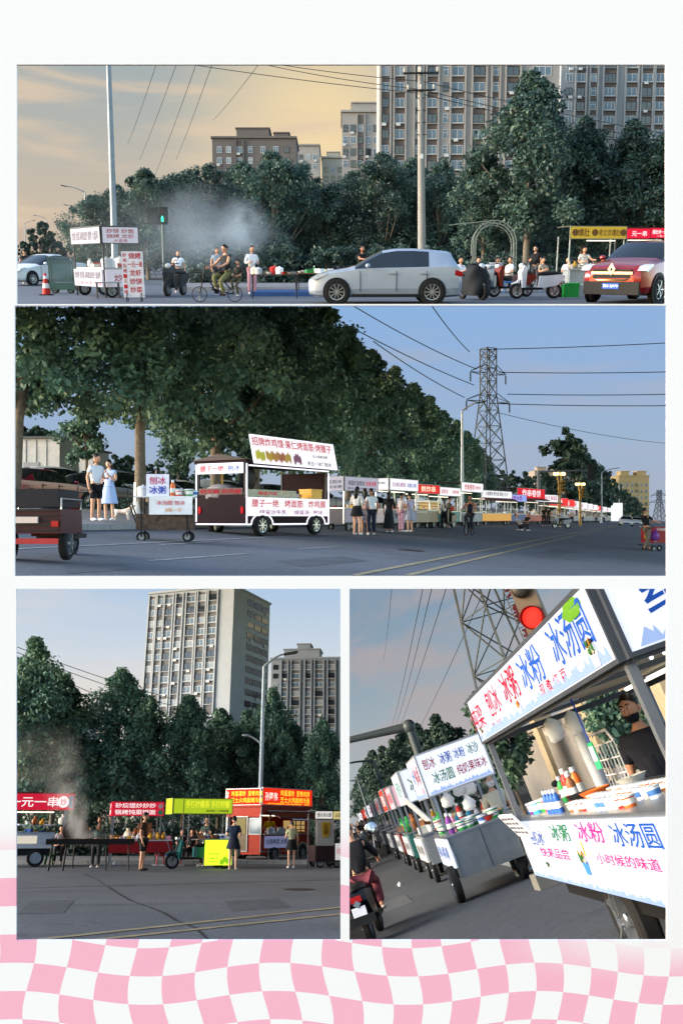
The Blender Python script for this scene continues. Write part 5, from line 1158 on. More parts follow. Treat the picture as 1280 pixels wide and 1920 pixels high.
# --- sheds, parked cars
def shed(u, v, D, W, H, lab):
    t = thing('storage_shed', lab, 'shed', P2.T(F2(u, D), R(-8))); b = MB(); b.box(-W / 2, W / 2, 0, 2.5, 0, H); b.build('wall', cm('b7b9b9', .8), t)
    b = MB(); b.box(-W / 2 - .15, W / 2 + .15, -.2, 2.7, H, H + .12); b.build('roof', cm('4c5458', .7), t)
    for i in range(int(W / .6)): b = MB(); b.box(-W / 2 + i * .6 + .02, -W / 2 + i * .6 + .06, -.03, 0, .1, H - .05); b.build('wall_rib', cm('a2a5a6', .8), t)
    b = MB(); b.box(-W * .3, -W * .3 + .9, -.04, -.001, 0, 1.9); b.build('door', cm('8e9396', .7), t)
shed(70, 880, 50, 2.6, 3.2, 'white storage shed with a dark roof above the red parked sedan'); shed(142, 890, 58, 2.4, 2.9, 'smaller pale shed behind the couple')
for u, D, rz, c, sp, lab in ((78, 34.5, 243, '7e1c30', SEDAN, 'dark red sedan parked tail out beneath the leaning tree'), (186, 37, 205, '262b36', SEDAN, 'dark blue car parked behind the couple'), (232, 38.5, 215, '6a7684', SUVS, 'grey car parked behind the whitewashed tree'), (300, 40, 200, 'e0e3e6', SEDAN, 'white car parked behind the vendor cart'), (345, 44, 215, 'e6e8ea', SEDAN, 'white car parked behind the brown food truck window'), (118, 42, 215, 'dcdfe2', SUVS, 'white car half hidden between the red sedan and the couple'), (430, 46, 200, 'b2b8be', SUVS, 'pale car seen through the serving hatch of the food truck'), (590, 50, 205, '9aa2ab', SUVS, 'silver car parked behind the ice stall with the grey sign'), (520, 50, 205, '50565e', SUVS, 'dark car parked behind the far half of the food truck'), (700, 60, 205, 'b0b5bb', SEDAN, 'pale car parked behind the shoppers')):
    p_ = F2(u, D); car(P2, P2.T(Vector((p_.x, p_.y, p_.z + .05)), R(rz), True), lab, sp, cm(c, .25, coat=.6), 'parked_car', 'cars parked behind the stalls')
# --- couple with dog and bystanders
def on_pave(u, v): 
    p_ = P2.g(u, v, .15); return p_
person(P2, on_pave(180, 978), R(50), 'man in white T shirt and black shorts standing with the woman in blue', 'd6d9de', '14161a', 1.74, ('down', 'bent'), low='shorts', look=R(20))
person(P2, on_pave(205, 978), R(-10), 'woman in a light blue dress looking at her phone', 'a9c0e6', 'a9c0e6', 1.64, ('down', 'phone'), sleeve=.35, low='dress', hair='long', tone='l')
t = thing('dog', 'small brown and white dog on the pavement beside the couple', 'dog', P2.T(on_pave(232, 976), R(180)))
nd = dict(hip=((.20, 0, .26), .062), mid=((.05, 0, .25), .066), ch=((-.12, 0, .27), .075), nk=((-.20, 0, .34), .05), hd=((-.25, 0, .42), .055), mz=((-.33, 0, .40), .026), tl=((.27, 0, .32), .02), t2=((.33, 0, .42), .015)); ed = [('hip', 'mid'), ('mid', 'ch'), ('ch', 'nk'), ('nk', 'hd'), ('hd', 'mz'), ('hip', 'tl'), ('tl', 't2')]
for k, x, q in (('a', -.13, 'ch'), ('b', .19, 'hip')):
    for sgn, z in (('l', -.06), ('r', .06)):
        kx = x + (.03 if k == 'b' else -.01); nd[k + sgn] = ((x, z, .16), .032); nd[k + sgn + '2'] = ((kx + (.03 if k == 'b' else .01), z, .09), .02); nd[k + sgn + '3'] = ((kx - .01, z, .015), .018); ed += [(q, k + sgn), (k + sgn, k + sgn + '2'), (k + sgn + '2', k + sgn + '3')]
ex = MB()
for d in (-1, 1): ex.path([(-.24, d * .035, .455), (-.235, d * .05, .51)], [.022, .006], 6)
skin('body', {k: (Vector(v[0]), v[1]) for k, v in nd.items()}, ed, mat('dog_fur', 'b98a64', .9, var=.4, scale=5, col2='e4dcd2'), t, ex)
person(P2, on_pave(279, 968), R(170), 'seated child in checked top behind the vendor cart', '8a8272', '3a3c40', 1.15, ('lap', 'lap'), 'sit', .8, seat=.4)
person(P2, on_pave(296, 972), R(190), 'woman in white with a ponytail standing behind the vendor cart', 'd9dde6', '30343c', 1.58, ('bent', 'bent'), hair='long')
# --- the vendor cart
T_ = P2.T(G2(308, 1016), R(4)); s = Stall(P2, T_, 'folding wagon cart with a hand written ice board and jars on a white cloth', 1.3, .6, 'vendor_cart', 'cart')
cl = MB(); cl.box(-.62, .62, .02, .58, .26, .62); cl.build('wagon_body', mat('leopard_cloth', '2a2422', .9, var=.5, scale=9, col2='57463a'), s.t)
for x in (-.5, .5):
    for y in (.03, .57): o = wheel(s.t, x, y, .11, .11, .07, 'steel', 5); b = MB(); b.bar((x, y, .11), (x, y, .98), .03); b.build('post', IRON, s.t)
b = MB(); b.path([(-.62, .1, .40), (-.80, .1, .9), (-.80, .5, .9), (-.62, .5, .40)], .016, 6); b.build('pull_handle', IRON, s.t, 50)
b = MB(); b.box(-.66, .66, -.04, .64, .98, 1.01); b.build('top_board', cm('c9cccf', .6), s.t)
s.panel('f', -.32, .62, .60, .985, cm('d3d6da', .8), [('冰汤圆 刨冰', cm('c05a5a', .6), .15, .86, .62, .10), ('冰粉 一元', cm('d08a4a', .6), .2, .70, .36, .09)], name='cloth', y=-.055, th=.008)
t = thing('sign_board', 'white ice board with red and blue characters standing on the vendor cart', 'sign', T_ @ Matrix.Translation((-.15, .05, 1.012))); b = MB(); b.box(-.25, .25, 0, .02, 0, .48); o = b.build('board', cm('d2d5e6', .5), t); text('刨冰', cm('b4305a', .6), o, 0, .34, .36, .17); text('冰粥', cm('2a3fa8', .6), o, 0, .13, .36, .17)
goods(T_, 'on the folding wagon cart', .15, .62, .1, .5, 1.01, 8, 41, ('tub', 'bottle', 'tub'), ('c03028', '2f8f4a', 'e07030', 'ffffff'), 1.3); item(T_, 'pot', 'b8bcc0', 'on the folding wagon cart', -.5, .3, 1.01)
# --- rider's cargo tricycle
T_ = P2.T(G2(102, 1046), R(-90)); t = trike(P2, T_, 'dark red rear end of a loaded cargo tricycle rolling along the road', '3a1418', (1.0, .95)); 
b = MB(); b.box(.2, 1.2, -.44, .44, .78, 1.04); b.build('black_load', cm('14161c', .6), t); b = MB(); b.box(1.195, 1.215, -.44, .44, .25, .33); b.build('reflector_bar', cm('a03030', .4), t)
for k in range(5): b = MB(); b.bar((1.21, -.45, .45 + k * .07), (1.21, .45, .45 + k * .07), .02); b.build('rack_bar', IRON, t)
b = MB(); b.box(1.20, 1.26, -.16, .16, .55, .64); b.build('tail_light', cm('c8b8b0', .4), t)
for k in range(6): item(T_, 'crate', ('2f8f4a', 'e07030', '2f8f4a', 'c03028', '2f8f4a', 'd8a030')[k], 'stacked on the side of the cargo tricycle', .9, -.57, .45 + k * .17, .75, .2 * k)
item(T_, 'bag', 'e8e8e8', 'hanging low from the cargo tricycle', .95, -.68, .12, 1.4)
# --- the brown food truck
BRN = mat('truck_brown', '1d0f14', .8, var=.1, spec=.12); EDGE = glow('f6f2ff', 1.25); WSG = glow('f4f0f4', 1.0); RTX = glow('c8283c', .8); BTX = glow('2a58b8', .8); PTX = glow('9a3a8a', .7)
c_ = G2(461, 1006); rz = R(58); L, W = 4.1, 1.75; T_ = P2.T(c_, rz) @ Matrix.Translation((L / 2, 0, 0)); s = Stall(P2, T_, 'brown food truck edged with white light strips under a tilted white sign', L, W, 'food_truck', 'food truck')
s.box('floor', BRN, -L / 2, L / 2, 0, W, .32, .40); s.box('lower_body', BRN, -L / 2, L / 2, .01, .06, .40, 1.05); s.box('rear_body', BRN, -L / 2, -L / 2 + .05, .06, W, .40, 1.15); s.box('far_wall', BRN, -L / 2 + .05, L / 2, W - .05, W, .40, 1.05); s.box('front_wall', BRN, L / 2 - .05, L / 2, .06, W - .05, .40, 1.9)
s.posts(1.05, 2.02, IRON, .06, .04); s.box('roof', BRN, -L / 2 - .05, L / 2 + .05, -.05, W + .05, 2.02, 2.10)
b = MB(); b.prismx([(-.12, 2.10), (W / 2, 2.28), (W + .12, 2.10)], -L / 2 - .12, -L / 2 + .05); o = b.build('gable_roof', cm('22141a', .6), s.t)
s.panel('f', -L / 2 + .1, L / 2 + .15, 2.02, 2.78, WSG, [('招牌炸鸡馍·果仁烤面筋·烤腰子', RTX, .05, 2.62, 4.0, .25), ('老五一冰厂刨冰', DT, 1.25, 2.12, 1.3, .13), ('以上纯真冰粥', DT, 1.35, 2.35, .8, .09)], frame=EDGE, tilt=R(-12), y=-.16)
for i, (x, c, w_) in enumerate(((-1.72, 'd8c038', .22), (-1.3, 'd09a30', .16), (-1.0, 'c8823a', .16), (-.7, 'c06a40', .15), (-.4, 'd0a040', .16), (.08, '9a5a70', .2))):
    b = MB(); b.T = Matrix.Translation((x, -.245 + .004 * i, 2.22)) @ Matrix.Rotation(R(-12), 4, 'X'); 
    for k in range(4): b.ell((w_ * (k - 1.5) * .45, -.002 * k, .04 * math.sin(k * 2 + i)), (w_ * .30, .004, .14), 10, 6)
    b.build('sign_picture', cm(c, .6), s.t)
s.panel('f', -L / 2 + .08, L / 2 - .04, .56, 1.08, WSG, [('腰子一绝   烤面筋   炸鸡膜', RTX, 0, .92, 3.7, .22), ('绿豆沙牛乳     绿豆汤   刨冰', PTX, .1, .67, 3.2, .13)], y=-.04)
s.panel('l', -W / 2 + .1, W / 2 - .1, 1.76, 2.0, WSG, [('腰子一绝', RTX, -.28, 1.88, .85, .17), ('刨冰', BTX, .5, 1.88, .42, .17)], frame=EDGE)
s.panel('l', -W / 2 + .1, W / 2 - .1, 1.15, 1.33, cm('3a1c20', .5), [('烤羊腰 炸鸡腰', glow('b83040', .5), 0, 1.24, 1.45, .13)], name='rear_text_panel', y=-.02)
b = MB(); 
for a, c in (((-L / 2, -.03, .33), (-L / 2, -.03, 2.0)), ((-L / 2 - .02, W, .40), (-L / 2 - .02, W, 2.0)), ((-L / 2 - .02, 0, .33), (-L / 2 - .02, W, .33)), ((-L / 2 + .1, -.03, 1.95), (L / 2, -.03, 1.95)), ((L / 2, -.03, .33), (L / 2, -.03, 1.9)), ((-L / 2, -.03, .33), (-1.85, -.03, .33)), ((-.85, -.03, .33), (.85, -.03, .33)), ((1.85, -.03, .33), (L / 2, -.03, .33))): b.tube(a, c, .022, n=6)
for x in (-1.35, 1.35): b.path([(x + .5 * math.cos(math.pi * i / 10), -.03, .33 + .30 * math.sin(math.pi * i / 10)) for i in range(11)], .022, 6)
b.build('light_strip', EDGE, s.t, 50)
for x in (-1.35, 1.35):
    b = MB(); b.lathe([(.36, -.012), (.36, 0)], 24, (x, -.002, .36), 'y'); b.build('wheel_arch', DARK, s.t)
    for y in (.04, W - .1): wheel(s.t, x, y - W / 2 - .001, .30, .30, .18, 'alloy', 8).matrix_basis = Matrix.Translation((x, y, .30)) @ (Matrix.Rotation(math.pi, 4, 'Z') if y > 1 else Matrix.Identity(4))
for y in (.12, W - .12): b = MB(); b.ell((-L / 2 - .02, y, .72), (.02, .05, .11), 10, 8); b.build('tail_light', glow('c0202a', .9), s.t, 50)
s.box('counter', STEEL, -L / 2 + .1, L / 2 - .1, .08, .5, 1.05, 1.09); s.panel('f', -L / 2 + .15, .4, 1.10, 1.30, mat('clear_glass', '8fa7a4', .08, trans=.7), [('绿豆沙冰', RTX, -1.0, 1.2, .9, .11)], name='glass_guard', y=.04, th=.008)
goods(T_, 'inside the brown food truck', -1.7, 1.6, .15, .45, 1.09, 12, 51, ('tub', 'box', 'tray', 'pot'), ('8a5a38', 'd8a030', 'ffffff', 'c03028', 'b8bcc0')); item(T_, 'box', 'd8a030', 'glowing beside the serving hatch of the brown food truck', 1.25, .1, 1.09, 2.4)
b = MB(); b.ell((-1.35, .5, 1.62), (.38, .15, .34), 14, 10, lambda d: 1 + .12 * math.sin(d[0] * 9 + d[2] * 5)); b.build('hanging_cover', DARK, s.t, 50)
b = MB(); b.ell((-1.6, 1.2, 1.15), (.5, .5, .32), 14, 10, lambda d: 1 + .1 * math.sin(d[0] * 9 + d[1] * 5)); b.build('cooking_bundle', mat('bundle', '8f8a8c', .9, var=.3, scale=8), s.t, 50)
# --- the row of stalls
ICEG = glow('c9c6d8', .6); BK = cm('2c2c3c', .6)
def row_stall(u, v, L, W, H, rzd, label, sign, stext, side=None, body='a8acb2', signh=.42, emit_t=None, lit=True, group='stalls along the row', awn=None, ng=5, apron=None, tilt=0.0, wheels=True, seed=1, where='', base=None):
    T_ = P2.T(base or G2(u, v), R(rzd)); s = Stall(P2, T_, label, L, W, group=group)
    s.posts(.3, H, STEEL, .045); s.roof(H + signh, cm('4a4a4e', .8), .0, .03)
    s.panel('f', -L / 2, L / 2, H, H + signh, sign, stext, frame=cm('8a8c90', .5), tilt=tilt)
    if side: s.panel('l', -W / 2, W / 2, H, H + signh, side[0], side[1], frame=cm('8a8c90', .5))
    s.box('cabinet', cm(body, .45), -L / 2, L / 2, .02, W, .30, .86); s.box('counter', STEEL, -L / 2 - .02, L / 2 + .02, -.02, W + .02, .86, .90)
    if apron: s.panel('f', -L / 2 + .03, L / 2 - .03, .34, .84, apron[0], apron[1], name='apron_panel', y=-.03, th=.02)
    if wheels: s.wheels(.18, .09)
    if lit: s.lamp(-L / 2 + .1, L / 2 - .1, W * .5, H - .05)
    if awn:
        b = MB(); b.prismx([(0, H), (0, H + .04), (-.55, H - .16), (-.55, H - .20)], -L / 2, L / 2); b.build('awning', cm(awn, .7), s.t)
    goods(T_, where or ('on the ' + label), -L / 2 + .1, L / 2 - .1, .1, W * .7, .90, ng, seed)
    return s, T_
row_stall(676, 996, 2.2, 1.0, 1.55, 54, 'grey signed ice stall beside the brown food truck', ICEG, [('纯梁红豆刨冰', BK, -.35, 1.83, 1.1, .19), ('奶爸冰粥', RTX, .62, 1.83, .7, .19), ('蜜桃冰沙 冰汤圆 冰粉 绿豆沙 纯奶刨冰', BK, 0, 1.63, 1.9, .08)], (ICEG, [('红豆刨冰', BK, 0, 1.87, .9, .15), ('奶爸冰粥', BK, 0, 1.68, .9, .13)]), '3a3640', .50, apron=(cm('b9a8b4', .5), [('奶爸冰粥', RTX, 0, .65, 1.0, .2), ('红豆刨冰', BK, 0, .45, .8, .12)]), ng=8, seed=61, where='on the grey signed ice stall', lit=False)
row_stall(756, 992, 2.9, 1.2, 1.75, 60, 'white lit stall with coloured letters and a yellow duck picture', WSG, [('红心地瓜 梅花肉', PTX, -.55, 2.0, 1.3, .2), ('冰激凌 冰粥', BTX, .75, 2.0, .95, .2)], (WSG, [('冰粥 冰粉', BK, 0, 2.05, .9, .1)]), 'b8b4bc', .5, ng=10, seed=62, where='on the white lit stall', apron=(cm('8d8a98', .5), [('烤地瓜 玉米', BK, 0, .6, 1.8, .25)]))
row_stall(801, 990, 2.6, 1.2, 1.75, 58, 'red signed skewer stall with a warm glass case', glow('d8302c', 1.0), [('鲜炸串', glow('fff0d0', 1), 0, 1.96, 1.6, .3)], None, '8f7a62', .42, ng=6, seed=63, where='on the red signed skewer stall')
row_stall(842, 988.5, 3.0, 1.2, 1.75, 60, 'white stall with a yellow sun picture before the teal cart', WSG, [('奶茶冰', RTX, -.75, 1.97, .9, .25), ('冰粉冰粥', RTX, .75, 1.97, .9, .2)], None, '3f8a86', .44, ng=6, seed=64, where='on the stall with the sun picture')
row_stall(884, 987, 3.6, 1.4, 2.15, 60, 'white signed wrap stall with a raised board', WSG, [('炸串卷饼', RTX, -.5, 2.42, 1.6, .38), ('招牌烤冷面', RTX, .9, 2.42, .9, .2)], None, '8a8d96', .54, ng=5, seed=65, where='on the wrap stall with the raised board')
row_stall(930, 985.5, 5.2, 1.8, 1.95, 56, 'maroon food van with a warm glass display and white roof sign', WSG, [('小城烤肉 烤冷面 章鱼小丸子', BK, 0, 2.25, 3.9, .3)], None, '6a1a22', .5, awn='5a1c24', ng=9, seed=66, where='in the maroon food van', apron=(glow('e8b060', .7), []))
row_stall(966, 984.5, 4.2, 1.6, 1.9, 56, 'blue lit drinks stall between the maroon van and the red van', glow('9aa8f0', .9), [('蜜雪冰粥', PTX, 0, 2.15, 2.4, .35)], None, '2a4a86', .5, ng=5, seed=67, where='on the blue lit drinks stall')
row_stall(995, 984, 6.2, 1.9, 2.3, 56, 'red wrap van with white characters on its roof', glow('d01f2e', 1.0), [('炸串卷饼', WT, 0, 2.75, 4.2, .62)], None, '8e1a20', .85, awn='4a1a1e', ng=6, seed=68, where='in the red wrap van', apron=(cm('b02028', .4), []))
row_stall(1026, 983, 6.4, 1.9, 2.2, 56, 'long dark food van with pale signs past the red wrap van', WSG, [('章鱼小丸子 臭豆腐', RTX, 0, 2.6, 4.8, .45)], None, '3a2426', .7, awn='3a2022', ng=5, seed=69, where='in the long dark food van')
far = [(1046, 982.4, 'glow_red', '烤串'), (1060, 981.8, 'r', '烤面筋'), (1074, 981.3, 'w', '冰粥'), (1087, 980.8, 'w', '刨冰'), (1098, 980.4, 'w', '凉皮'), (1108, 980.0, 'w', '炒饼'), (1118, 979.6, 'r', '烧烤'), (1127, 979.3, 'w', '奶茶'), (1136, 979.0, 'w', '米线')]
for i, (u, v, k, tx) in enumerate(far):
    row_stall(u, v, 7.0, 2.2, 2.0, 60, 'small far stall with a lit %s sign, %s of the far group' % ('white' if k == 'w' else 'red', ('first', 'second', 'third', 'fourth', 'fifth', 'sixth', 'seventh', 'eighth', 'ninth')[i]), WSG if k == 'w' else glow('e0302c', 1.2), [(tx, RTX if k == 'w' else WT, 0, 2.4, 2.6, .6)], None, '7a7c84', .8, ng=0, group='far stalls of the row')
t = thing('light_box_sign', 'tall white lit sign box standing at the far end of the stall row', 'sign', P2.T(G2(1156, 979.2))); b = MB(); b.box(-1.2, 1.2, 0, .3, .3, 4.2); b.build('box', glow('f4f4f8', 1.1), t); b = MB(); b.box(-1.3, 1.3, -.05, .35, 0, .3); b.build('base', GREY, t)
# warm glass case and teal cart details
for u, v, lab, c in ((818, 989.5, 'teal glass snack cart with warm lit shelves', '1f6f6c'), (793, 990.5, 'pale wooden snack cart with folded front', '9a8a72')):
    T_ = P2.T(G2(u, v), R(55)); s = Stall(P2, T_, lab, 1.5, .8, 'snack_cart', 'cart'); s.box('cabinet', cm(c, .5), -.65, .65, 0, .8, .3, .75); s.box('lit_case', glow('d8b878', .7), -.6, .6, .1, .7, .75, 1.35) if 'teal' in lab else s.box('top_case', cm('c9bca6', .6), -.6, .6, .1, .7, .75, .95); s.wheels(.15, .08); s.box('roof', STEEL, -.65, .65, 0, .8, 1.36, 1.40); s.posts(.75, 1.36)
    for z in (.92, 1.1, 1.25):
        b = MB(); b.bar((-.63, .05, z), (.63, .05, z), .03); b.build('shelf_rail', IRON, s.t)
# --- shoppers, cyclist, riders
for u, v, fa, H_, lab, top, bot, kw in (
    (669, 1004, 150, 1.63, 'woman in a long white shirt with a pink bag buying ice', 'd9d6d4', '1a1a1e', dict(low='mini', hair='long', sleeve=1.6, tone='l', arms=('bent', 'bent'))),
    (684, 1003, 190, 1.6, 'girl in pale pink shorts between the white shirt and the green print', 'cdbfc8', 'b9aeb4', dict(low='shorts', hair='long')),
    (696, 1004, 200, 1.62, 'boy in white printed T shirt and navy trousers', 'dfe3e8', '1a2233', dict()),
    (729, 999, 160, 1.6, 'woman in black top and long dark skirt', '17181c', '23262c', dict(low='maxi', hair='long', sleeve=1.5)),
    (752, 998, 120, 1.58, 'girl in pale pink trousers with white top', 'd8d0d2', 'd9a8b8', dict(hair='bun', arms=('bent', 'down'))),
    (768, 998, 215, 1.6, 'woman in lilac T shirt and pale skirt', 'c4bcd8', 'a8acc0', dict(low='skirt', hair='bun', tone='l')),
    (841, 990, 100, 1.65, 'person in camouflage jacket on a motorbike', '6a6258', '5a5248', dict(sleeve=1.8)),
    (976, 996, 60, 1.62, 'person in pale blue crouching beside the road before the red van', 'a9bccb', '2a2c34', dict(legs='sit', seat=.25, lean=R(-30), arms=('bent', 'bent'))),
    (985, 995, -60, 1.62, 'person in black sitting on a low stool before the red van', '1c1d22', '22242a', dict(legs='sit', seat=.3, lean=R(-25), arms=('lap', 'lap'))),
    (1019, 986.5, 180, 1.65, 'person in black at the counter of the long dark van', '18191d', '18191d', dict()),
    (1027, 986.3, 170, 1.66, 'second person in black at the counter of the long dark van', '1c1c20', '2a2a30', dict()),
    (1071, 984.5, 170, 1.62, 'person in beige walking towards the far stalls', 'b8a890', '30323a', dict(legs='walk')),
    (1090, 983.5, 170, 1.62, 'person in white strolling past the far stalls', 'd4d6da', '3a3c44', dict(legs='walk')),
    (1117, 982.0, 170, 1.65, 'person in grey near the end of the far stalls', '8a8e96', '2a2c34', dict()),
    (1131, 981.5, 180, 1.65, 'person in white near the end of the far stalls', 'c9ccd2', '2a2c34', dict())):
    person(P2, G2(u, v), R(fa), lab, top, bot, H_, group='people along the stall row', **kw)
T_ = P2.T(G2(879, 1004), R(68)); bicycle(P2, T_, 'dark bicycle with a front basket ridden down the road', '15171a')
p_ = G2(881, 1004); person(P2, Vector((p_.x, p_.y, p_.z)), R(-22), 'bald man in dark sleeveless top riding the bicycle', '1a2030', '1e222c', 1.72, ('bar', 'bar'), 'ride', .0, hair='bald', seat=.84, shoe='22252a', tone='d')
moped(P2, P2.T(G2(840, 991), R(60)), 'dark motorbike under the person in camouflage', '2a2a2e')
moped(P2, P2.T(G2(1052, 991), R(20)), 'pale electric moped crossing before the far stalls', '9aa0a6'); person(P2, G2(1052, 990.8), R(-70), 'rider in pale grey on the electric moped before the far stalls', 'a9b0b6', '3a3e48', 1.65, ('bar', 'bar'), 'ride', 1.2, seat=.7)
# man pushing the red cart
person(P2, G2(1212, 1033), R(115), 'man in black T shirt and patterned trousers pushing the red cart', '14171d', '6e6258', 1.72, ('bar', 'bar'), 'walk', .8, shoe='3a2a20', lean=R(-12))
T_ = P2.T(G2(1238, 1034), R(25)); s = Stall(P2, T_, 'red lettered snack cart pushed by the man in black', 1.3, .7, 'snack_cart', 'cart'); s.box('body', cm('8e1522', .45), -.4, .65, 0, .7, .35, 1.0); s.panel('f', -.4, .65, .82, 1.0, cm('a01828', .5), [('大碗酸辣粉', cm('e0d8d0', .6), .15, .9, .9, .11)]); s.wheels(.12, .07, (-.3, .5))
b = MB(); b.path([(-.42, .1, .95), (-.62, .1, 1.05), (-.62, .6, 1.05), (-.42, .6, .95)], .018, 6); b.build('push_handle', STEEL, s.t); s.box('rack', IRON, -.62, -.42, .05, .65, .25, .29)
item(T_, 'bag', '7a3a90', 'hanging on the red snack cart', -.42, -.1, .45, 1.6); item(T_, 'bag', 'd8a030', 'hanging on the red snack cart', -.62, .1, .5, 1.3); item(T_, 'bottle', 'e8e8e8', 'standing on the rack of the red snack cart', -.36, -.06, .42, 1.5)
# --- pylon, lamps, signals
pylon(P2, F2(915, 150), 27.5, 5.6, 1.9, R(28), 'tall lattice pylon rising beyond the row of trees', ((23.3, 3.6), (18.6, 4.4)), 11, .09)
pylon(P2, F2(1235, 520), 18, 6, 2, R(10), 'faint small pylon far off beside the tower block', ((15, 5), (11, 6)), 7, .16)
for i, (u0, v0, u1, v1, D0, D1, sg) in enumerate(((935, 698, 1300, 696, 150, 150, .2), (950, 739, 1300, 738, 150, 150, .2), (935, 757, 1300, 760, 150, 150, .2), (930, 773, 1300, 835, 150, 220, 1.0), (905, 655, 1300, 640, 150, 150, .2), (893, 692, 640, 560, 150, 110, .5), (888, 722, 560, 560, 150, 100, .5), (880, 660, 800, 560, 150, 110, .4), (870, 745, 700, 640, 150, 110, .4))):
    wire(P2, 'high voltage line %s' % ('running level away from the lattice pylon over the road' if i < 5 else 'slanting from the lattice pylon over the treetops'), P2.at(u0, v0, D0), P2.at(u1, v1, D1), sg, .07 if i != 3 else .05, 'lines of the lattice pylon')
street_lamp(P2, F2(866, 88), 11.2, 'grey street lamp with a curved arm between the trees and the pylon', arm=1.6, side=1, r=.14, head=.6)
for u, D, h, lab in ((1127, 150, 9.0, 'street lamp with two arms beside the far trees'), (1160, 230, 10, 'smaller street lamp in front of the tower block'), (1180, 320, 9, 'tiny street lamp at the far end of the trees')): street_lamp(P2, F2(u, D), h, lab, arm=2.2, side=1, r=.13, low=(h * .68, 1.2))
GOLD = mat('gilt_metal', 'b08d4a', .4, .6, .1)
def gilt(u, D, h, lab, lit=False, sig=False):
    t = thing('ornate_lamp', lab, 'street lamp', P2.T(F2(u, D))); b = MB(); 
    for i in range(4): a = math.pi / 4 + i * math.pi / 2; b.path([(.10 * math.cos(a), .10 * math.sin(a), 0), (.09 * math.cos(a), .09 * math.sin(a), h * .8), (.30 * math.cos(a), .30 * math.sin(a), h)], [.05, .04, .03], 6)
    b.build('column', GOLD, t, 50)
    for z in (h * .3, h * .6, h * .8): b = MB(); b.lathe([(.14, z), (.17, z + .06), (.14, z + .12)], 12); b.build('collar', GOLD, t, 50)
    b = MB(); b.ell((0, 0, h + .05), (.12, .12, .2), 10, 8); b.build('finial', GOLD, t, 50)
    for i in range(6): a = math.pi * i / 3; b = MB(); b.ell((.42 * math.cos(a), .42 * math.sin(a), h - .02), (.13, .13, .15), 10, 8); b.build('lamp', glow('ffe2a0', 3.0) if lit else cm('c8a868', .4), t, 50)
    if sig:
        b = MB(); b.box(.18, .48, -.16, .0, 3.0, 4.0); o = b.build('signal_box', cm('b8862a', .5), t)
        for k in range(3): b = MB(); b.lathe([(.11, -.02), (.12, -.14)], 14, (.33, -.16, 3.2 + k * .3), 'y'); b.build('lens', cm('1a1612', .4), o)
gilt(414, 44, 4.4, 'gilded ornate lamp column behind the brown food truck'); gilt(1048, 78, 4.6, 'lit gilded lamp column nearer the signal gantry', True, True); gilt(1087, 95, 4.4, 'lit gilded lamp column farther from the signal gantry', True, True)
t = thing('signal_gantry', 'grey gantry pole carrying a traffic light across the street', 'traffic light', P2.T(F2(1009, 110))); b = MB(); b.tube((0, 0, 0), (0, 0, 6.1), .20, n=10); b.build('pole', cm('6d7478', .5), t, 40); b = MB(); b.path([(0, 0, 6.0), (3, 0, 6.1), (6.2, 0, 6.15)], [.12, .10, .07], 8); b.build('arm', cm('6d7478', .5), t, 40); b = MB(); b.box(5.95, 6.4, -.2, .1, 5.0, 6.9); b.build('signal_box', cm('101214', .5), t); b = MB(); b.box(6.5, 6.8, -.2, .1, 5.0, 6.9); b.build('signal_box', cm('101214', .5), t)
tower(P2, 1002, 1056, 420, 884, 'far cream tower block behind the signal gantry', 3.0, [(-5, 1.4, 0), (-2, 1.4, 0), (1, 1.4, 0), (4, 1.4, 0)], 925, wall=mat('cream_wall', 'a89d92', .85, var=.05), seed=31, roofbits=[(-5, -1, 2, 8, 1.5), (1, 5, 2, 8, 1.5)])
tower(P2, 1160, 1216, 430, 893, 'far yellow brick tower block with a dark top at the end of the street', 3.0, [(-5.6, 1.2, 0), (-3.4, 1.2, 0), (-1.1, 1.2, 0), (1.1, 1.2, 0), (3.4, 1.2, 0), (5.6, 1.2, 0)], 950, wall=mat('yellow_wall', 'b3a078', .85, var=.05), seed=32, roofbits=[(-6, -2, 1, 8, 1.8), (2, 6, 1, 8, 1.8)])
tower(P2, 1100, 1130, 460, 893, 'far grey block between the signal gantry and the yellow tower', 3.0, [(-2.6, 1.2, 0), (0, 1.2, 0), (2.6, 1.2, 0)], 930, wall=mat('grey_wall', '8d8a8a', .85, var=.05), seed=33)
for u, D, lab in ((1172, 130, 'white car with lights on driving at the far end'), (1192, 150, 'dark car behind the white car at the far end')): car(P2, P2.T(F2(u, D), R(75), True), lab, SEDAN, cm('b8bcc0' if 'white' in lab else '2a3038', .3), 'driving_car', bright='white' in lab)
close_place(P2, vmin=574.5, vmax=1082)
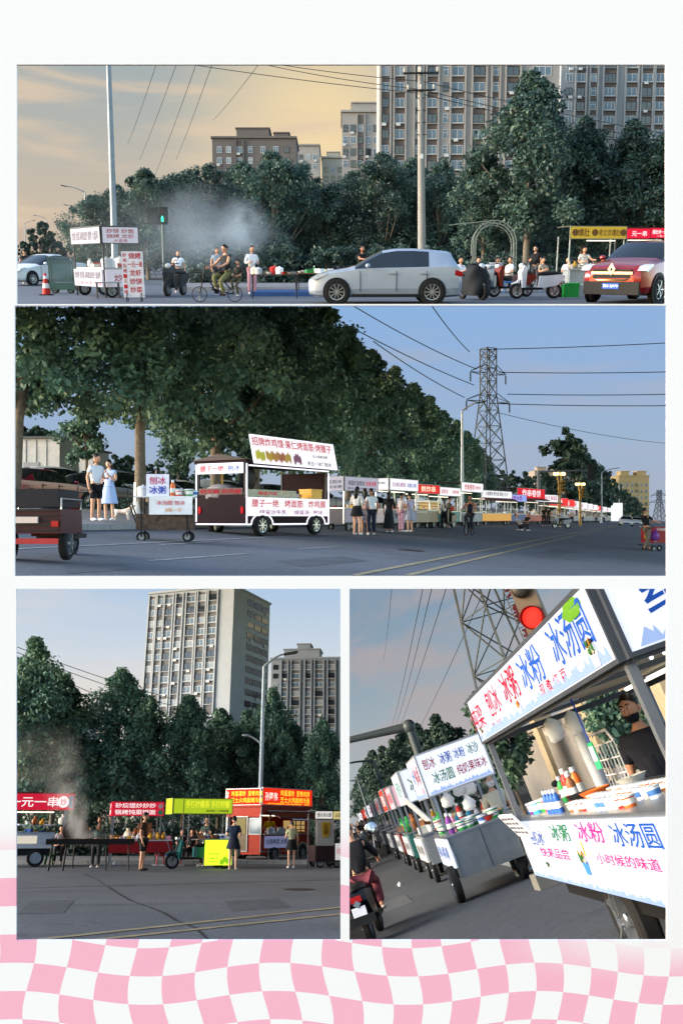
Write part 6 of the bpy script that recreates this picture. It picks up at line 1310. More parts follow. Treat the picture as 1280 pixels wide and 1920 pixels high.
# ================================================================ PLACE 3: grills across the road below the towers
def G3(u, v): return P3.g(u, v)
def F3(u, D): return P3.foot(u, D)
strip(P3, 'edge_line', '', P3.g(-60, 1668), P3.g(645, 1649), .13, mat('faint_white_paint', (.17, .175, .18), .75, var=.3, scale=2.5), wob=.3, seg=40, seed=1)
for i, (a_, c_) in enumerate((((40, 1766), (645, 1701)), ((150, 1766), (645, 1714)))): strip(P3, 'centre_line', '', P3.g(*a_), P3.g(*c_), .16, YLINE, wob=.15, seg=40, seed=i + 3)
crack = [(160, 1638), (185, 1650), (205, 1664), (225, 1676), (250, 1690), (280, 1701), (305, 1712), (330, 1727), (365, 1740), (385, 1756), (395, 1766)]
b = MB(); rnd = random.Random(4); Lp = []
for u, v in crack: p_ = P3.g(u + rnd.uniform(-3, 3), v); Lp.append(p_)
for i in range(len(Lp) - 1):
    a_, c_ = Lp[i], Lp[i + 1]; w0, w1 = .014 + .016 * rnd.random(), .014 + .016 * rnd.random(); z = P3.gz(0, 0) + .006
    b.quad((a_.x - w0, a_.y, z), (a_.x + w0, a_.y, z), (c_.x + w1, c_.y, z), (c_.x - w1, c_.y, z))
struct(b.build('road_crack', mat('crack_tar', (.018, .018, .020), .9), None, T=P3.M.copy()))
for pts in (((420, 1690), (520, 1684), (545, 1702), (435, 1709)), ((60, 1690), (140, 1688), (120, 1712), (30, 1714))): struct(ground_sheet(P3, 'road_patch', [P3.g(*q) for q in pts], mat('tar_patch', (.090, .098, .116), .85, var=.2, scale=2), .004))
t = thing('manhole_cover', 'round iron manhole cover in the road before the red food truck', 'manhole cover', P3.T(P3.g(560, 1668))); b = MB(); b.lathe([(.36, 0), (.36, .006), (.33, .012), (0, .012)], 28, cap=False); b.build('cover', mat('cast_iron', '3d3b3a', .7, .3, .3, scale=6), t)
slab(P3, [F3(-500, 34.5), F3(645, 34.5), F3(645, 80), F3(-500, 80)], .13, PAVING, 'pavement')
kb_ = MB().box(0, .98, -.16, 0, 0, .135).mesh('kerbstone', mat('kerb_stone', '8d8d8c', .85)); kr = bpy.data.objects.new('kerb', None); COL.objects.link(kr); p_ = F3(20, 34.5); kr.matrix_world = P3.T(p_); kr['kind'] = 'structure'
dr = (F3(645, 34.5) - p_); ang = math.atan2(dr.y, dr.x)
for i in range(14): link('kerbstone', kb_, kr, Matrix.Rotation(ang, 4, 'Z') @ Matrix.Translation((i * 1.0, 0, 0)))
# --- towers
WP3 = mat('tower_wall_pale', '959ca2', .85, var=.06, scale=.3); SP3 = mat('tower_spandrel_grey', '5f6062', .85, var=.08)
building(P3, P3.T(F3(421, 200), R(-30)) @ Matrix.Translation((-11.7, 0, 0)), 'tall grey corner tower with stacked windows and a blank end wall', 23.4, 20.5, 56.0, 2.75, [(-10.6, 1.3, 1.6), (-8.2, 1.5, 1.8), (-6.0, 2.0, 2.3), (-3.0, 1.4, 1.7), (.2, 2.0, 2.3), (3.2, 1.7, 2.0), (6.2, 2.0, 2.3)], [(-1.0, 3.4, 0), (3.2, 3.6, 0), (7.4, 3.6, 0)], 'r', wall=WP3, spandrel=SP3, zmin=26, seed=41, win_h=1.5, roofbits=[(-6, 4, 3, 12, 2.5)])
building(P3, P3.T(F3(570, 262), R(-14)), 'farther grey tower with a stepped roof beside the street lamp', 21.5, 12, 50.0, 2.7, [(-9.4, 1.5, 0), (-6.6, 1.4, 1.7), (-3.2, 2.2, 2.5), (.6, 1.4, 1.7), (4.0, 2.2, 2.5), (7.8, 1.8, 2.1)], (), wall=mat('tower_wall_mid', '7e868e', .85, var=.06, scale=.3), spandrel=SP3, zmin=22, seed=42, win_h=1.5, roofbits=[(-7, 4, 1, 9, 2.6), (-3, 1, 2, 8, 4.4)])
building(P3, P3.T(F3(137, 190), R(5)), 'small pale building top showing between the roadside trees', 6, 8, 23.0, 2.9, [(-2, 1.2, 0), (0, 1.2, 0), (2, 1.2, 0)], wall=mat('tower_wall_mid', '99989a', .85), zmin=16, seed=43, name='apartment_block')
# --- trees
RT3 = dict(trunk=3.0, rx=2.8, nclump=170, per=120, leaf=.115, shape='ovate', tr=.16)
for i, (u, D, h, lab, sx) in enumerate(((22, 40, 9.6, 'tall tree at the edge above the one yuan skewer cart', 1.0), (90, 43, 8.4, 'tree leaning in behind the smoking grill', 1.05), (203, 42, 8.6, 'tree with pale forked trunk between the two red stalls', .95), (262, 47, 7.9, 'tree behind the brown shirted man', .9), (338, 43, 7.4, 'tree with slim trunk beside the green tea stall', 1.05), (405, 46, 7.2, 'tree behind the teal tricycle', 1.0), (455, 48, 7.3, 'tree behind the pale corner of the red food truck', 1.0), (505, 46, 8.2, 'tree next to the street lamp behind the red food truck', .75), (545, 47, 6.6, 'low tree behind the awning of the red food truck', 1.05), (602, 44, 6.4, 'tree behind the ham bun stall', .85))):
    tree(P3, 'roadside_tree', lab, F3(u, D), h, 201 + i % 6, 'roadside trees behind the grills', rz=i * 1.1, sx=sx, **RT3)
for i, (u, D, h) in enumerate(((30, 56, 6), (75, 58, 5.6), (120, 55, 5.2), (165, 58, 5.6), (225, 56, 5.6), (280, 58, 5.8), (330, 56, 5.4), (385, 58, 5.6), (440, 56, 5.6), (500, 58, 5.8), (560, 56, 5.6), (612, 58, 5.4))):
    tree(P3, 'broadleaf_tree', 'dense dark tree filling the strip behind the grills', F3(u, D), h, 211 + i % 3, 'dense trees behind the grills', rz=i * 2.3, trunk=1.0, rx=4.4, nclump=120, per=110, leaf=.13, shape='round', m=LEAF, tr=.2, cmin=.55, cmax=1.25)
hedge(P3, 'clipped_hedge', 'long dark hedge behind the grills and stalls', F3(-30, 40), F3(640, 40), 1.2, 1.4, 15)
# --- lamps, wires
street_lamp(P3, F3(485, 41), 9.3, 'grey street lamp with two arms standing behind the red food truck', arm=1.05, side=1, r=.10, low=(5.0, .75), head=.55, col='9aa6ae')
for i, (u0, v0, u1, v1) in enumerate(((20, 1208, 330, 1312), (20, 1218, 330, 1325), (90, 1262, 300, 1345))):
    wire(P3, 'thin overhead cable crossing behind the treetops, %s' % ('uppermost', 'middle one', 'lowest')[i], P3.at(u0, v0, 50), P3.at(u1, v1, 62), .15, .02, 'cables behind the treetops')
# --- one yuan skewer cart
R3 = glow('d01f3a', .85); W3 = glow('fff4f4', .95)
D0 = 32.0; T_ = P3.T(F3(48, D0), R(8)); s = Stall(P3, T_, 'white skewer cart truck under a red one yuan sign', 2.9, 1.4)
s.box('body', cm('b4b8be', .45), -1.45, .90, 0, 1.4, .62, 1.12); s.box('chassis', DARK, -1.4, .85, .1, 1.3, .40, .62)
s.panel('f', -1.4, .3, .78, 1.04, glow('e8dcc8', .8), name='lit_panel', y=-.02, th=.02); s.panel('f', .40, .85, .74, 1.06, cm('a2a8b0', .4), name='hatch', y=-.02, th=.02)
s.posts(1.12, 2.0, STEEL, .04, .25); s.panel('f', -1.45, 1.45, 1.92, 2.48, R3, [('一元一串', W3, .05, 2.20, 1.7, .36)], tilt=R(-3)); s.roof(2.50, cm('5a2228', .8), 0, .03)
b = MB(); b.lathe([(.20, -.01), (.20, 0)], 20, (1.08, -.055, 2.2), 'y'); o = b.build('sign_picture', W3, s.t); text('炒', R3, o, 1.08, 2.2, .22, .25, y=-.072)
b = MB(); b.box(1.27, 1.42, -.065, -.05, 1.98, 2.42); b.build('sign_card', cm('8fb0b8', .6), s.t)
s.box('shelf', STEEL, -1.4, .85, .1, .9, 1.38, 1.40); s.box('counter', STEEL, -1.45, .9, -.05, 1.0, 1.12, 1.16); s.wheels(.30, .16, (-1.1, .3)); s.lamp(-1.2, .8, .5, 1.85)
goods(T_, 'on the shelf of the white skewer cart', -1.2, .8, .3, .8, 1.40, 8, 71, ('tray', 'tub', 'bag'), ('d8a030', '8a5a38', 'ffffff', '2f8f4a')); goods(T_, 'on the counter of the white skewer cart', -1.3, .8, .1, .6, 1.16, 9, 72, ('tray', 'skewer', 'box'), ('8a5a38', 'd8a030', 'e8dcc0', '3060b0'))
person(P3, F3(110, 34), R(0), 'vendor in grey seated behind the end of the grill', '8f8a90', '3a3a40', 1.6, ('lap', 'lap'), 'sit', 1.5, hair='short', seat=.55)
item(P3.T(F3(110, 33.6)), 'bag', 'c8c8c0', 'bundled over the vendor in grey', 0, 0, 1.42, 1.3)
# --- the long grill, fan, cook
T_ = P3.T(F3(166, 29.5), R(3)); t = thing('charcoal_grill', 'long black charcoal trough on thin legs beside the road', 'grill', T_); b = MB(); gm = mat('burnt_iron', '1d1c1c', .8, .3, .3, scale=4)
b.box(-1.38, 1.38, -.16, .16, .80, .83); b.box(-1.40, 1.40, -.18, -.155, .80, .97); b.box(-1.40, 1.40, .155, .18, .80, .97); b.box(-1.40, -1.375, -.155, .155, .83, .97); b.box(1.375, 1.40, -.155, .155, .83, .97); b.build('trough', gm, t)
for x in (-1.2, -.75, .5, 1.22):
    for y in (-.14, .14): b = MB(); b.tube((x + .05 * (1 if x > 0 else -1), y * 1.5, 0), (x, y, .80), .02, n=6); b.build('leg', IRON, t)
b = MB(); rnd = random.Random(3)
for i in range(60): b.ell((rnd.uniform(-1.3, 1.3), rnd.uniform(-.12, .12), .86), (.04, .035, .03), 6, 4)
b.build('charcoal', mat('ash', '4a4644', .95, var=.4, scale=9), t)
for i in range(7): item(T_, 'skewer', '8a5a38', 'laid across the long charcoal trough', -1.1 + i * .35, 0, .97, .9)
t = thing('drum_fan', 'round brown fan shield on a thin stand behind the grill', 'fan', P3.T(F3(136, 31.0))); b = MB(); b.lathe([(.44, -.05), (.45, 0), (.44, .05)], 28, (0, 0, 1.20), 'y', cap=False)
b.build('rim', mat('rust_rim', '6a5848', .7, .3, .2), t, 40); b = MB(); b.lathe([(.43, .03), (.2, .06), (.01, .06)], 28, (0, 0, 1.20), 'y', cap=False); b.build('shield', mat('fan_shield', '4e4236', .7, .2, .2, scale=3), t, 40)
for k in range(4): b = MB(); b.lathe([(.11 * (k + 1), -.046), (.11 * (k + 1) - .012, -.046)], 24, (0, 0, 1.2), 'y', cap=False); b.build('guard_ring', mat('rust_rim', '6a5848', .7), t)
b = MB(); b.tube((0, 0, 0), (0, 0, .8), .025, n=8); b.build('stand', IRON, t)
person(P3, F3(178, 31.0), R(-10), 'cook in teal shirt bending over the smoking grill', '2b4a46', '23262a', 1.68, ('reach', 'reach'), lean=R(-18), sleeve=1.3, tone='d')
# --- red two line stall
T_ = P3.T(F3(252, 32.5), R(6)); s = Stall(P3, T_, 'stall with a two line red sign over a table heaped with food', 1.80, 1.6)
s.posts(0, 1.85, GREY, .045, .06)
s.panel('f', -.92, .92, 1.72, 2.20, R3, [('砂烧馄炒炒炒', W3, -.1, 2.08, 1.45, .17), ('锅烤饨菜饼面', W3, -.1, 1.85, 1.45, .17)]); s.panel('l', -.9, .78, 1.72, 2.20, R3, [('炒炒饭', W3, .1, 2.07, 1.1, .17), ('馄菜饨', W3, .1, 1.86, 1.1, .17)])
for i, c in enumerate(('c8a0a0', '3a8a6a')): b = MB(); b.lathe([(.09, -.008), (.09, 0)], 16, (.80, -.056, 2.06 - .22 * i), 'y'); b.build('sign_picture', cm(c, .6), s.t)
s.roof(2.2, cm('7a2a30', .8), .0, .03); s.box('tabletop', cm('b9bcc0', .5), -.95, 1.3, -.05, 1.2, .86, .90); s.panel('f', -.95, 1.3, .46, .85, cm('8e1822', .8), name='table_skirt', y=-.04, th=.015)
b = MB(); b.bar((.88, 0, 1.5), (1.35, -.05, .2), .03); b.build('stay', GREY, s.t)
goods(T_, 'heaped on the red two line stall', -.85, 1.2, .0, .45, .90, 16, 81, ('bag', 'box', 'tub', 'tray', 'bowl'), ('ffffff', 'e8e8e8', 'd890b0', 'd8a030', '7a3a90', 'c03028'), .9); goods(T_, 'at the back of the red two line stall', -.8, 1.0, .6, 1.1, .90, 12, 82, ('box', 'bag', 'crate'), ('8a5a38', 'ffffff', 'e8dcc0', '8a5a38'), 1.2)
item(T_, 'box', '8a5a38', 'standing tall on the red two line stall', .35, .7, .98, 2.2); item(T_, 'box', '8a5a38', 'standing tall on the red two line stall', .33, .7, 1.24, 2.0)
person(P3, F3(265, 28.8), R(75), 'man in brown T shirt and black shorts watching the grill', '4a2e22', '15171a', 1.76, ('down', 'hip'), low='shorts', shoe='1a1a1a', sleeve=.75, look=R(10))
for i, (u, D, c, lab) in enumerate(((318, 33.0, '3060b0', 'bright blue plastic stool between the red stall and the teal tricycle'), (300, 33.5, 'b02030', 'red plastic stool beside the blue stool'), (332, 33.8, 'b02030', 'red plastic stool behind the front wheel of the teal tricycle'), (92, 33.5, '2f7a4a', 'green plastic stool under the skewer cart'))): stool(P3, P3.T(F3(u, D)) @ Matrix.Scale(1.25, 4), lab, c)
slab(P3, [F3(285, 33.2), F3(345, 33.2), F3(345, 34.2), F3(285, 34.2)], .012, cm('b9c0c8', .8), 'ground_cloth')
for u, v in ((215, 1622), (290, 1608), (312, 1612), (60, 1618)): item(P3.T(P3.g(u, v)), 'bag', 'e8e8e8', 'crumpled on the ground near the grills', 0, 0, 0, .5)
# --- green tea stall on a teal tricycle
GS = glow('b8d22c', .85); YT = glow('f2f03a', 1.0); GT = cm('3d6a20', .6)
T_ = P3.T(F3(362, 30.5), R(14)); trike(P3, T_ @ Matrix.Translation((.30, .35, 0)), 'teal cargo tricycle carrying the green tea stall', '17595a', (1.1, .9)); s = Stall(P3, T_ @ Matrix.Translation((.25, 0, 0)), 'green lit canopy and glowing tea counter above the teal tricycle', 2.05, .9)
s.panel('f', -.68, 1.02, 1.78, 2.25, GS, [('手打柠檬茶 手打柠檬', YT, .15, 2.08, 1.55, .24), ('现榨果汁 冰爽解暑', GT, .5, 1.86, .8, .08)], frame=cm('8a9438', .6)); s.panel('l', -.45, .45, 1.78, 2.25, GS, [('手打柠檬', YT, 0, 2.06, .7, .2)], frame=cm('8a9438', .6))
b = MB(); b.box(-1.02, -.68, -.04, .0, 1.78, 2.25); b.build('sign_corner', GS, s.t)
for x, y in ((-.45, .1), (.25, .1), (.98, .05), (-.45, .85), (.98, .85)): b = MB(); b.bar((x, y, .72), (x, y, 1.80), .03); b.build('post', STEEL, s.t)
for x in (-.75, .05): b = MB(); b.bar((x, .02, 1.75), (x + .35, .02, 1.38), .02); b.build('brace', STEEL, s.t)
s.roof(2.25, cm('6a7a30', .8), 0, .03); s.panel('f', .12, 1.02, .12, .92, glow('c4f02a', 2.2), [('手打', YT, -.10 + .5, .74, .42, .2), ('现打鲜榨果汁', GT, .40, .48, .4, .06), ('柠檬红茶', GT, .38, .34, .34, .06), ('百香果绿', GT, .38, .24, .34, .06)], name='glowing_counter', y=-.22, th=.20)
for k, (x, z) in enumerate(((.78, .30), (.68, .22), (.88, .24))): b = MB(); b.lathe([(.09, -.008), (.09, 0)], 18, (x, -.225 - .002 * k, z), 'y'); b.build('lemon_picture', cm('9ad81e', .5, emit=.9), s.t)
s.box('counter', STEEL, -.2, 1.02, -.2, .6, .92, .95); goods(T_ @ Matrix.Translation((.25, 0, 0)), 'on the glowing tea counter', .0, .95, .0, .4, .95, 7, 91, ('box', 'tub', 'bottle'), ('ffffff', 'e8e8e8', '8a5a38'), 1.2)
person(P3, F3(380, 32.0), R(-40), 'tea vendor ducking under the green canopy', '2a3a38', '202226', 1.66, ('bent', 'bent'), lean=R(-15)); person(P3, F3(338, 36), R(30), 'person in dark clothes sitting behind the teal tricycle', '22242c', '22242c', 1.55, ('lap', 'lap'), 'sit'); person(P3, F3(358, 36.5), R(-10), 'second person in black sitting behind the teal tricycle', '16171a', '1a1a1e', 1.55, ('lap', 'lap'), 'sit')
person(P3, F3(436, 29.4), R(165), 'woman in navy top seen from behind at the tea counter', '18243a', '1c2030', 1.66, ('bent', 'bent'), low='mini', hair='bun', sleeve=.8, tone='l')
# --- red food truck
TR = mat('truck_red', '9a2a16', .6, var=.12, scale=2, spec=.15); TM = cm('8a8f92', .4, metal=.5)
RG = glow('e02a14', 1.15); YG = glow('ffd83a', 1.2); WG = glow('fff6e8', 1.2)
T_ = P3.T(P3.g(487, 1619), R(50)) @ Matrix.Scale(1.06, 4) @ Matrix.Translation((1.72, 0, 0)); L, W = 3.45, 1.6; s = Stall(P3, T_, 'red food truck with glowing red and yellow roof signs', L, W, 'food_truck', 'food truck')
s.box('floor', TR, -L / 2, L / 2, 0, W, .30, .40); s.box('lower_body', TR, -L / 2, L / 2, 0, .05, .40, 1.0); s.box('end_wall', TR, -L / 2, -L / 2 + .05, .05, W, .40, 1.0); s.box('far_wall', TR, -L / 2 + .05, L / 2, W - .05, W, .40, 1.95); s.box('front_wall', TR, L / 2 - .05, L / 2, .05, W - .05, .40, 1.95); s.box('fascia', TR, -L / 2, L / 2, 0, .05, 1.72, 1.98); s.box('end_fascia', TR, -L / 2, -L / 2 + .05, .05, W, 1.62, 1.98)
s.posts(1.0, 1.75, TM, .06, .03); s.box('roof', TR, -L / 2 - .06, L / 2 + .06, -.06, W + .06, 1.98, 2.04)
s.panel('f', -L / 2 + .02, L / 2 + .02, 2.06, 2.66, RG, [('孙阿伟', WG, -1.15, 2.36, .82, .30), ('鸡蛋灌饼  里脊肉饼', YG, .50, 2.50, 2.1, .22), ('芝士火鸡面烤冷面', YG, .50, 2.25, 2.1, .21), ('一样不吃真面的 记忆里的味道 一直在', YG, 0, 2.10, 3.1, .055)], frame=TM)
s.panel('l', -W / 2, W / 2 - .02, 2.06, 2.62, RG, [('鸡蛋灌饼  里脊肉饼', YG, .16, 2.46, 1.45, .19), ('芝士火鸡面烤冷面', YG, .16, 2.22, 1.45, .19), ('孙\n阿\n伟', WG, -.76, 2.34, .17, .42)], frame=TM)
b = MB(); b.prismx([(-.02, 1.80), (-.02, 1.84), (-.62, 1.62), (-.64, 1.56), (-.60, 1.57)], -L / 2 + .35, L / 2 - .05); b.build('awning', cm('4a2026', .7), s.t); b = MB(); b.tube((-L / 2 + .35, -.05, 1.83), (L / 2 - .1, -.05, 1.83), .03, n=8); b.build('awning_roller', TM, s.t)
s.panel('l', -.32, .20, .42, 1.62, cm('5a4a34', .5), name='door', y=-.03, th=.03, frame=TM); s.panel('l', -.27, .15, 1.02, 1.56, glow('a89c6a', .35), name='door_glass', y=-.045, th=.01); s.panel('l', .32, .82, 1.02, 1.56, PANE, name='side_window', y=-.03, th=.02, frame=TM); s.panel('l', -.86, -.40, .46, .95, cm('b02c1c', .4), name='end_panel', y=-.02, th=.02)
s.box('counter', STEEL, -L / 2 + .05, L / 2 + .05, -.12, .5, .98, 1.02); s.panel('f', -L / 2 + .25, .15, .52, .94, glow('8f96c0', .5), [('冰镇啤酒 冰镇', BK, 0 - .7, .74, 1.4, .2)], name='banner', y=-.025, th=.02)
s.box('display_case', glow('caa468', .75), .45, 1.45, .10, .45, 1.02, 1.50); b = MB()
for z in (1.02, 1.17, 1.33, 1.50): b.bar((.42, .08, z), (1.48, .08, z), .03)
for x in (.43, .78, 1.13, 1.47): b.bar((x, .08, 1.02), (x, .08, 1.5), .03)
b.build('case_frame', IRON, s.t); s.panel('f', .42, 1.5, 1.52, 1.70, glow('8a90a8', .5), [('冰镇啤酒', BK, .95, 1.61, .8, .12)], name='banner', y=-.01, th=.02)
for x in (-.85, 1.15):
    b = MB(); b.lathe([(.38, -.012), (.38, 0)], 24, (x, -.003, .33), 'y'); b.build('wheel_arch', cm('a8a49c', .5), s.t); b = MB(); b.lathe([(.33, -.018), (.33, 0)], 24, (x, -.004, .33), 'y'); b.build('wheel_well', DARK, s.t)
    for y in (.04, W - .1): wheel(s.t, x, y - W, .28, .28, .16, 'alloy', 8).matrix_basis = Matrix.Translation((x, y, .28)) @ (Matrix.Rotation(math.pi, 4, 'Z') if y > 1 else Matrix.Identity(4))
b = MB(); b.tube((-L / 2, -.02, .40), (L / 2, -.02, .40), .018, n=6); b.tube((-L / 2 - .01, -.02, .40), (-L / 2 - .01, -.02, 1.98), .02, n=6); b.tube((-L / 2, -.02, 1.98), (L / 2, -.02, 1.98), .018, n=6); b.build('metal_trim', TM, s.t)
s.lamp(-1.4, 1.4, .7, 1.68)
goods(T_, 'on the counter of the red food truck', -1.5, .4, .0, .3, 1.02, 9, 95, ('tub', 'bottle', 'pot', 'box'), ('c03028', 'ffffff', 'b8bcc0', '2f8f4a')); goods(T_, 'in front of the lit case of the red food truck', .5, 1.4, -.08, .05, 1.02, 4, 96, ('tray', 'bowl'), ('d8a030', 'e07030'))
person(P3, (T_ @ Matrix.Translation((-.2, .8, .32))).translation if False else P3.MI @ (T_ @ Vector((-.1, .75, .1))), R(20), 'cook in bright yellow inside the red food truck', 'd8b81c', '30343a', 1.72, ('bent', 'reach'), hair='short')
person(P3, F3(546, 30.8), R(190), 'girl in pale yellow top and black shorts at the red food truck', 'b9b58a', '17181c', 1.52, ('down', 'bent'), low='mini', hair='bun', tone='l')
# --- ham bun stall at the end
T_ = P3.T(F3(617, 31.5), R(6)); s = Stall(P3, T_, 'dark stall with a white ham bun sign and a yellow pennant', 1.0, 1.2); s.posts(0, 1.8, STEEL, .04); s.panel('f', -.50, .10, 1.62, 1.86, glow('e4e0d8', .9), [('馒头夹火腿', BK, -.2, 1.74, .52, .14)]); s.panel('f', .14, .5, 1.60, 1.86, glow('d8c884', .8), [('火腿', BK, .32, 1.73, .26, .14)]); s.panel('f', -.46, .12, .72, 1.58, cm('a8a49c', .85), name='curtain', y=-.03, th=.02)
b = MB(); b.prism([(-.30, 1.50), (.02, 1.50), (-.02, 1.04), (-.06, .98), (-.10, 1.03), (-.14, .98), (-.18, 1.03), (-.22, .98), (-.26, 1.04)], -.06, -.045); o = b.build('pennant', cm('b08a20', .7), s.t); text('火\n腿', cm('5a2a10', .6), o, -.13, 1.28, .14, .36, y=-.066)
s.box('cabinet', cm('2e1a20', .6), -.5, .5, 0, 1.1, .2, .72); s.roof(1.88, cm('3a3a3c', .8), 0, .03); s.panel('f', .2, .5, .25, .8, glow('e0dfe0', .7), [('火腿', RTX, .35, .55, .22, .2)], name='leaning_board', y=-.08, th=.02); s.wheels(.16, .08, (-.3, .3))
# --- smoke
SMC = (.94, .96, .99)
for q_ in ((145, 1535, 30.5, (.5, .35, 1.0), 2.0, 6), (125, 1480, 31.5, (.9, .5, 1.2), .9, 7), (85, 1420, 34, (1.8, .7, 1.5), .25, 8), (170, 1572, 30, (.8, .35, .35), 1.0, 9)): smoke(P3, P3.at(*q_[:3]), q_[3], q_[4], q_[5], col=SMC)
close_place(P3, vmin=1094, umax=646)
# ================================================================ PLACE 4: ice stalls seen along the kerb, camera held at a slant
def G4(u, v): return P4.g(u, v)
def at4(u, v, D): return P4.at(u, v, D)
def X4(u, v, X): return P4.plane(u, v, 0, X)
IC = glow('dfe6f6', 1.0); RC = cm('8e0c2a', .6); BC = cm('0f459c', .6); GC = cm('126436', .6); DB = cm('1a347c', .6)
XF = 1.58; GZ = -1.60
def face_T(x, y):   # frame on a road-facing side: x' runs towards the viewer's right (nearer), face looks to -x
    return P4.M @ Matrix.Translation((x, y, GZ)) @ Matrix.Rotation(R(-90), 4, 'Z')
# --- the near ice stall: front along y, facing the road (-x); stall frame: local x' = -y world, local y' = +x
y_far, y_near = X4(902, 1355, XF).y, X4(1158, 1185, XF).y
Ln = y_far - y_near; Lc = (y_far + y_near) / 2; Wn = 1.7
T_ = face_T(XF, Lc); s = Stall(P4, T_, 'near ice stall with a bright lit canopy and lit counter front', Ln, Wn, 'ice_stall')
zt = lambda u, v, X=XF: X4(u, v, X).z - GZ
z0s, z1s = 1.905, 2.30
h_ = Ln / 2
def fx(u, v): q = X4(u, v, XF); return (Lc - q.y, q.z - GZ)
def lay(rows):       # lettering laid out between two image columns on the road-facing side
    out = []
    for s_, m_, u0, u1, v, h in rows:
        a, b_, c_ = fx(u0, v), fx(u1, v), fx((u0 + u1) / 2, v); out.append((s_, m_, (a[0] + b_[0]) / 2, c_[1], abs(b_[0] - a[0]) * .94, h))
    return out
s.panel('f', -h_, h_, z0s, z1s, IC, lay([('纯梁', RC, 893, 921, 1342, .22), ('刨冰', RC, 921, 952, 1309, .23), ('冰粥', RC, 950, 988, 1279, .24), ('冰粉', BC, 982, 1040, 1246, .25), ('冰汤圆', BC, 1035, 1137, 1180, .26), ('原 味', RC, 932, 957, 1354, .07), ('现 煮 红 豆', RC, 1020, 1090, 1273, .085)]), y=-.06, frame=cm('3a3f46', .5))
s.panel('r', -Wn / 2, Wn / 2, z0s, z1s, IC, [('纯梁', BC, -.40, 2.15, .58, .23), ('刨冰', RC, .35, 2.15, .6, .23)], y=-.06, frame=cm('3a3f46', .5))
def ice_fringe(stl, face, x0, x1, z, h, seed, y=-.066):
    rnd = random.Random(seed); b = MB(); x = x0
    while x < x1 - .04:
        w_ = rnd.uniform(.05, .13); hh = h * rnd.uniform(.35, 1.0); w_ = min(w_, x1 - x); b.prism([(x, z), (x + w_, z), (x + w_ * .7, z + hh * .6), (x + w_ * .45, z + hh)], y - .002 - .0015 * rnd.random(), y); x += w_ * .6
    return b.build('ice_picture', cm('9db6e6', .5, emit=.8), stl.t, T=stl.ft(face))
ice_fringe(s, 'f', -h_ + .05, h_ - .05, z0s + .01, .09, 1); ice_fringe(s, 'r', -Wn / 2 + .05, Wn / 2 - .05, z0s + .01, .09, 2)
def bowl_pic(stl, face, x, z, r, cols, y=-.07, cup='8a98a8'):
    b = MB(); b.T = stl.ft(face); b.prism([(x - r, z), (x + r, z), (x + r * .65, z - r * 1.1), (x - r * .65, z - r * 1.1)], y - .004, y); o = b.build('bowl_picture', cm(cup, .5), stl.t)
    rnd = random.Random(int(x * 100)); 
    for k, c in enumerate(cols):
        b = MB(); b.T = stl.ft(face)
        for j in range(5): b.ell((x + rnd.uniform(-.75, .75) * r, y - .004 - .002 * k, z + rnd.uniform(0, .75) * r), (r * .26, .004, r * .24), 8, 5)
        b.build('fruit_picture', cm(c, .5, emit=.4), o)
FR = ('b02028', 'd8a030', '3a2418', 'e8dcc0', '2f7a3a')
for u_, v_, r_, c_ in ((918, 1368, .05, FR), (989, 1318, .05, ('b02028', 'e07030', 'd8a030')), (1133, 1213, .075, FR)): bowl_pic(s, 'f', *fx(u_, v_), r_, c_, cup='c8ccd6')
bowl_pic(s, 'r', -.38, 1.99, .06, FR)
b = MB(); b.T = Matrix.Translation((fx(1083, 1120)[0], -.063, 2.25))
for k in range(6): a = k * 1.05; b.ell((.10 * math.cos(a), -.001 * k, .03 * math.sin(a)), (.10, .003, .028), 10, 6)
b.build('leaf_picture', cm('7ab82a', .5, emit=.5), s.t)
s.box('roof', cm('a8a498', .8), -h_, h_, .0, Wn, z1s - .02, z1s + .01); s.box('ceiling', cm('b0a894', .85), -h_ + .02, h_ - .02, .02, Wn - .02, z0s + .03, z0s + .05)
for x in (-h_ + .04, h_ - .04):
    for y in (.0, Wn - .05): b = MB(); b.bar((x, y, .63), (x, y, z1s), .05); b.build('post', cm('70757b', .45, metal=.4), s.t)
b = MB(); b.bar((-h_, .0, z0s - .02), (h_, .0, z0s - .02), .05); b.bar((-h_, Wn, z0s - .02), (h_, Wn, z0s - .02), .05); b.bar((h_, 0, z0s - .02), (h_, Wn, z0s - .02), .05); b.bar((-h_, 0, z0s - .02), (-h_, Wn, z0s - .02), .05); b.build('canopy_rail', cm('4a4d52', .45, metal=.4), s.t)
for x in (-.9, .8): b = MB(); b.bar((x, 0, z0s), (x, Wn, z0s), .035); b.build('canopy_beam', cm('5a5c5e', .5), s.t)
b = MB(); 
for i in range(22): b.ell((h_ - .0, .1 + i * .072, z0s - .05), (.012, .012, .012), 6, 4)
b.build('light_dots', glow('e8ecf8', 2.0), s.t)
s.lamp(-h_ + .8, h_ - .9, 1.2, z0s - .02)  # added tube, put in to brighten the vendor and goods under the canopy
